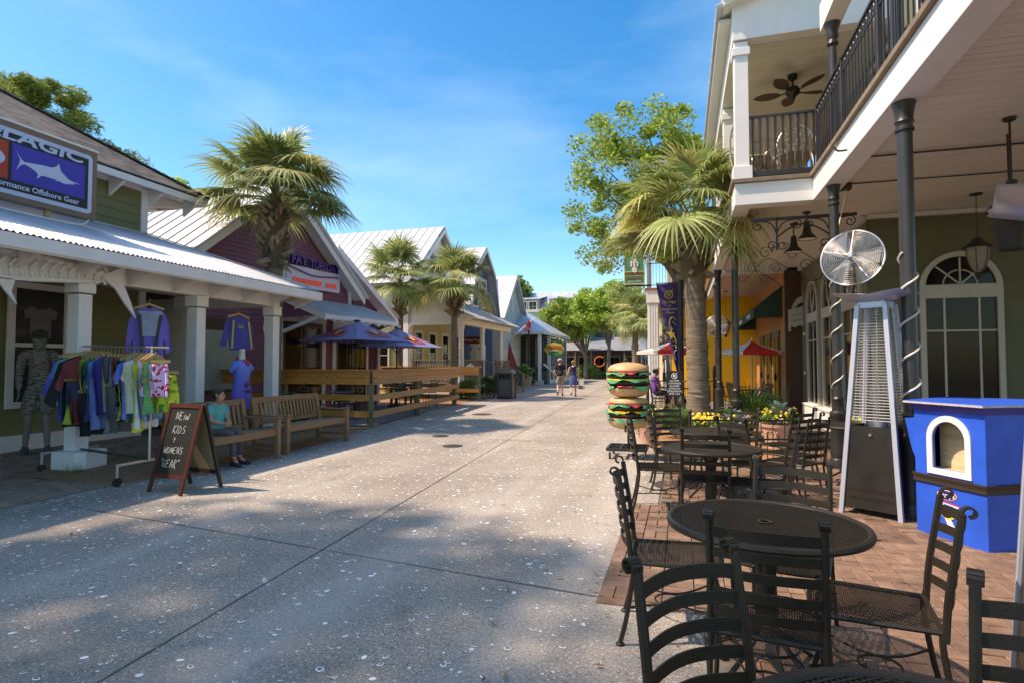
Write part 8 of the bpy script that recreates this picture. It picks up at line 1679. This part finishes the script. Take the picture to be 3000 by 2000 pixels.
BG = thing('shopping_bag', 'pale shopping bag with a dark print carried by the walking woman', 'bag', (-4.5, 26.75, .3)); MB().loft([[(-4.62+a*.0,26.7,.34),(-4.34,26.7,.34),(-4.34,26.85,.34),(-4.62,26.85,.34)],[(-4.60,26.72,.72),(-4.38,26.72,.74),(-4.38,26.82,.74),(-4.60,26.82,.72)]]).build('bag', M('paper_bag', (.6,.55,.48), .8), BG); MB().box((-4.58,26.69,.36), (-4.4,26.699,.5)).build('print', M('bag_print', (.12,.08,.06), .7), BG); MB().tube(smooth([(-4.56,26.77,.72),(-4.53,26.77,.86),(-4.44,26.77,.86),(-4.42,26.77,.74)],4), .008, 5).build('handle', M('paper_bag'), BG)
P = walk(.3); TM = thing('person', 'man in a cream shirt and pale shorts walking, half hidden behind the hamburger', 'person', (-2.3, 25.2, 0)); figure(TM, -2.3, 25.2, 0, R(5), 1.0, P, M('tan_skin', (.45,.23,.15), .5), [('shirt','shirt',M('cream_shirt', (.62,.52,.34), .85),{'sleeve':.9,'hem':1.7}),('shorts','shorts',M('pale_shorts', (.6,.56,.50), .85),{'len':.95}),('shoe','shoe',M('blue_trainer', (.05,.07,.2), .7),{})], (M('dark_brown_hair'), 1.03), dict(pelvis=(.16,.13), waist=(.155,.13)))
P = dict(sp); P.update(look=0); DN = thing('person', 'diner in a purple top and white visor sitting under the red and white umbrella', 'person', (-.5, 19.9, 0)); figure(DN, -.85, 19.6, -.02, R(-70), 1.0, P, M('tan_skin'), [('top','shirt',M('purple_top', (.16,.04,.30), .8),{'sleeve':.8,'hem':1.4}),('trousers','trousers',M('black_cotton'),{}),('shoe','shoe',M('dark_trainer'),{})], (M('dark_brown_hair'), 1.06))
MB().lathe([(.1,1.33),(.12,1.33),(.12,1.37),(.1,1.37)], (-.82,19.62,0), 16).build('visor', WHP, DN)
# camouflage mannequin
CAMO = M('camo_cloth', (.21,.195,.17), .85, var=.25, vs=10, bump=.3)
def camo():
    t = CAMO.node_tree; b = t.nodes['Principled BSDF']; src = b.inputs['Base Color'].links[0].from_socket; g_ = t.nodes.new('ShaderNodeNewGeometry'); mp_ = t.nodes.new('ShaderNodeMapping'); mp_.inputs['Scale'].default_value = (9, 9, 34); t.links.new(g_.outputs['Position'], mp_.inputs[0])
    n = t.nodes.new('ShaderNodeTexNoise'); n.inputs['Scale'].default_value = 1.2; n.inputs['Detail'].default_value = 3; t.links.new(mp_.outputs[0], n.inputs[0]); r = t.nodes.new('ShaderNodeMapRange'); r.inputs[1].default_value = .5; r.inputs[2].default_value = .56; r.inputs[4].default_value = .85; t.links.new(n.outputs[0], r.inputs[0])
    m_ = t.nodes.new('ShaderNodeMixRGB'); m_.inputs[2].default_value = (.06,.055,.06,1); t.links.new(src, m_.inputs[1]); t.links.new(r.outputs[0], m_.inputs[0]); t.links.new(m_.outputs[0], b.inputs['Base Color'])
camo(); MQ = M('mannequin_grey', (.17,.17,.15), .5, var=.05)
CM = thing('mannequin', 'male mannequin in grey camouflage fishing clothes and cap by the shop window', 'mannequin', (-10.45, 7.25, 0)); P = dict(elR=(.21,-.03,1.13), wrR=(.21,.07,.90), elL=(-.215,-.04,1.12), wrL=(-.22,.04,.88), anR=(.13,-.03,.09), toeR=(.17,.11,.03), heelR=(.12,-.06,.035), anL=(-.12,.06,.09), toeL=(-.14,.2,.03), heelL=(-.12,.03,.035))
Wc = figure(CM, -10.42, 7.22, 0, R(-125), 1.18, P, MQ, [('camo_shirt','shirt',CAMO,{'sleeve':1.95,'hem':1.7}),('camo_shorts','shorts',CAMO,{'len':.95}),('shoe','shoe',M('grey_shoe', (.10,.10,.10), .8),{'sole':M('pale_sole', (.3,.3,.3), .7)})], None, dict(sh=.064, chest=(.165,.11)), face=False)
hd = Vector(Wc['head']); nk = Vector(Wc['neck']); MB().lathe([(.11,-.1),(.085,-.02),(.088,.06),(.102,.13),(.10,.19)], tuple(nk), 16).build('neck_gaiter', CAMO, CM); fdc = Vector((math.sin(R(125)), math.cos(R(125)), 0)); 
MB().ell(tuple(hd+Vector((0,0,.05))), (.115,.125,.10), 16, 8).build('cap', M('dark_cap', (.06,.055,.04), .8, var=.3, vs=20), CM); MB().loft([[hd+fdc*.1+fdc.cross(Vector(Z))*w__+Vector((0,0,.06)) for w__ in (-.08,.08)]+[hd+fdc*.1+fdc.cross(Vector(Z))*w__+Vector((0,0,.05)) for w__ in (.08,-.08)], [hd+fdc*.2+fdc.cross(Vector(Z))*w__+Vector((0,0,.035)) for w__ in (-.05,.05)]+[hd+fdc*.2+fdc.cross(Vector(Z))*w__+Vector((0,0,.025)) for w__ in (.05,-.05)]]).build('cap_brim', M('dark_cap'), CM)
MB().bar(hd+fdc*.112+fdc.cross(Vector(Z))*-.07+Vector((0,0,.01)), hd+fdc*.112+fdc.cross(Vector(Z))*.07+Vector((0,0,.01)), .02, .035).build('sunglasses', SIGNK, CM); MB().lathe([(.22,0),(.22,.012),(.01,.014)], (-10.42,7.22,0), 20).build('stand', SIGNK, CM)
# headless female mannequin in a blue dress
FM = thing('mannequin', 'headless female mannequin in a blue violet dress and red scarf behind the benches', 'mannequin', (-7.98, 9.15, 0)); fx0, fy0 = -7.98, 9.15
DRS = M('blue_violet_dress', (.10,.15,.62), .8, var=.1, vs=6)
t_ = DRS.node_tree; b_ = t_.nodes['Principled BSDF']; g_ = t_.nodes.new('ShaderNodeNewGeometry'); s3 = t_.nodes.new('ShaderNodeSeparateXYZ'); rp = t_.nodes.new('ShaderNodeValToRGB'); mr_ = t_.nodes.new('ShaderNodeMapRange'); mr_.inputs[1].default_value = .75; mr_.inputs[2].default_value = 1.55
t_.links.new(g_.outputs['Position'], s3.inputs[0]); t_.links.new(s3.outputs[2], mr_.inputs[0]); t_.links.new(mr_.outputs[0], rp.inputs[0]); rp.color_ramp.elements[0].color = (.16,.09,.50,1); rp.color_ramp.elements[1].color = (.12,.25,.75,1); t_.links.new(rp.outputs[0], b_.inputs['Base Color'])
P = dict(elR=(.2,-.02,1.26), wrR=(.19,-.01,1.18), elL=(-.2,-.02,1.26), wrL=(-.19,-.01,1.18)); 
rg = []
for z, a, b in ((.62,.24,.17),(.80,.215,.16),(.98,.20,.14),(1.12,.155,.115),(1.24,.165,.13),(1.36,.185,.135),(1.44,.19,.11),(1.50,.16,.085),(1.53,.08,.065)): rg.append([(fx0+b*math.cos(q), fy0+a*math.sin(q), z+.05) for q in [2*math.pi*k/24 for k in range(24)]])
MB().loft(rg).build('dress', DRS, FM); MB().lathe([(.065,1.5),(.058,1.6),(.05,1.72),(.052,1.78),(.01,1.785)], (fx0,fy0,0), 16).build('neck', CREAM, FM)
for s_ in (-1, 1): MB().loft([[(fx0+.055*math.cos(q), fy0+s_*.15+.02*math.cos(q), 1.50+.055*math.sin(q)) for q in [2*math.pi*k/12 for k in range(12)]],[(fx0+.06*math.cos(q), fy0+s_*.25+.03*math.sin(q), 1.40+.05*math.sin(q)) for q in [2*math.pi*k/12 for k in range(12)]]]).build('sleeve', DRS, FM)
MB().tube([(fx0+.085*math.cos(a), fy0+.085*math.sin(a), 1.58+.03*math.cos(a*2)-.05*max(0,math.cos(a))) for a in [2*math.pi*k/20 for k in range(21)]], .028, 8, cap=False).ell((fx0+.11,fy0+.02,1.50), (.03,.06,.05), 10, 6).build('scarf', M('red_scarf', (.50,.05,.09), .8, var=.4, vs=25), FM)
MB().tube([(fx0,fy0,0),(fx0,fy0,.7)], .02, 8).lathe([(.18,0),(.18,.015),(.01,.02)], (fx0,fy0,0), 16).build('stand', STEEL, FM); MB().ell((fx0+.16,fy0+.02,1.0), (.03,.13,.03), 10, 6).ell((fx0+.155,fy0-.03,1.12), (.02,.05,.06), 8, 6).build('tied_shirt', M('plum_print', (.22,.05,.16), .8, var=.4, vs=20), FM)
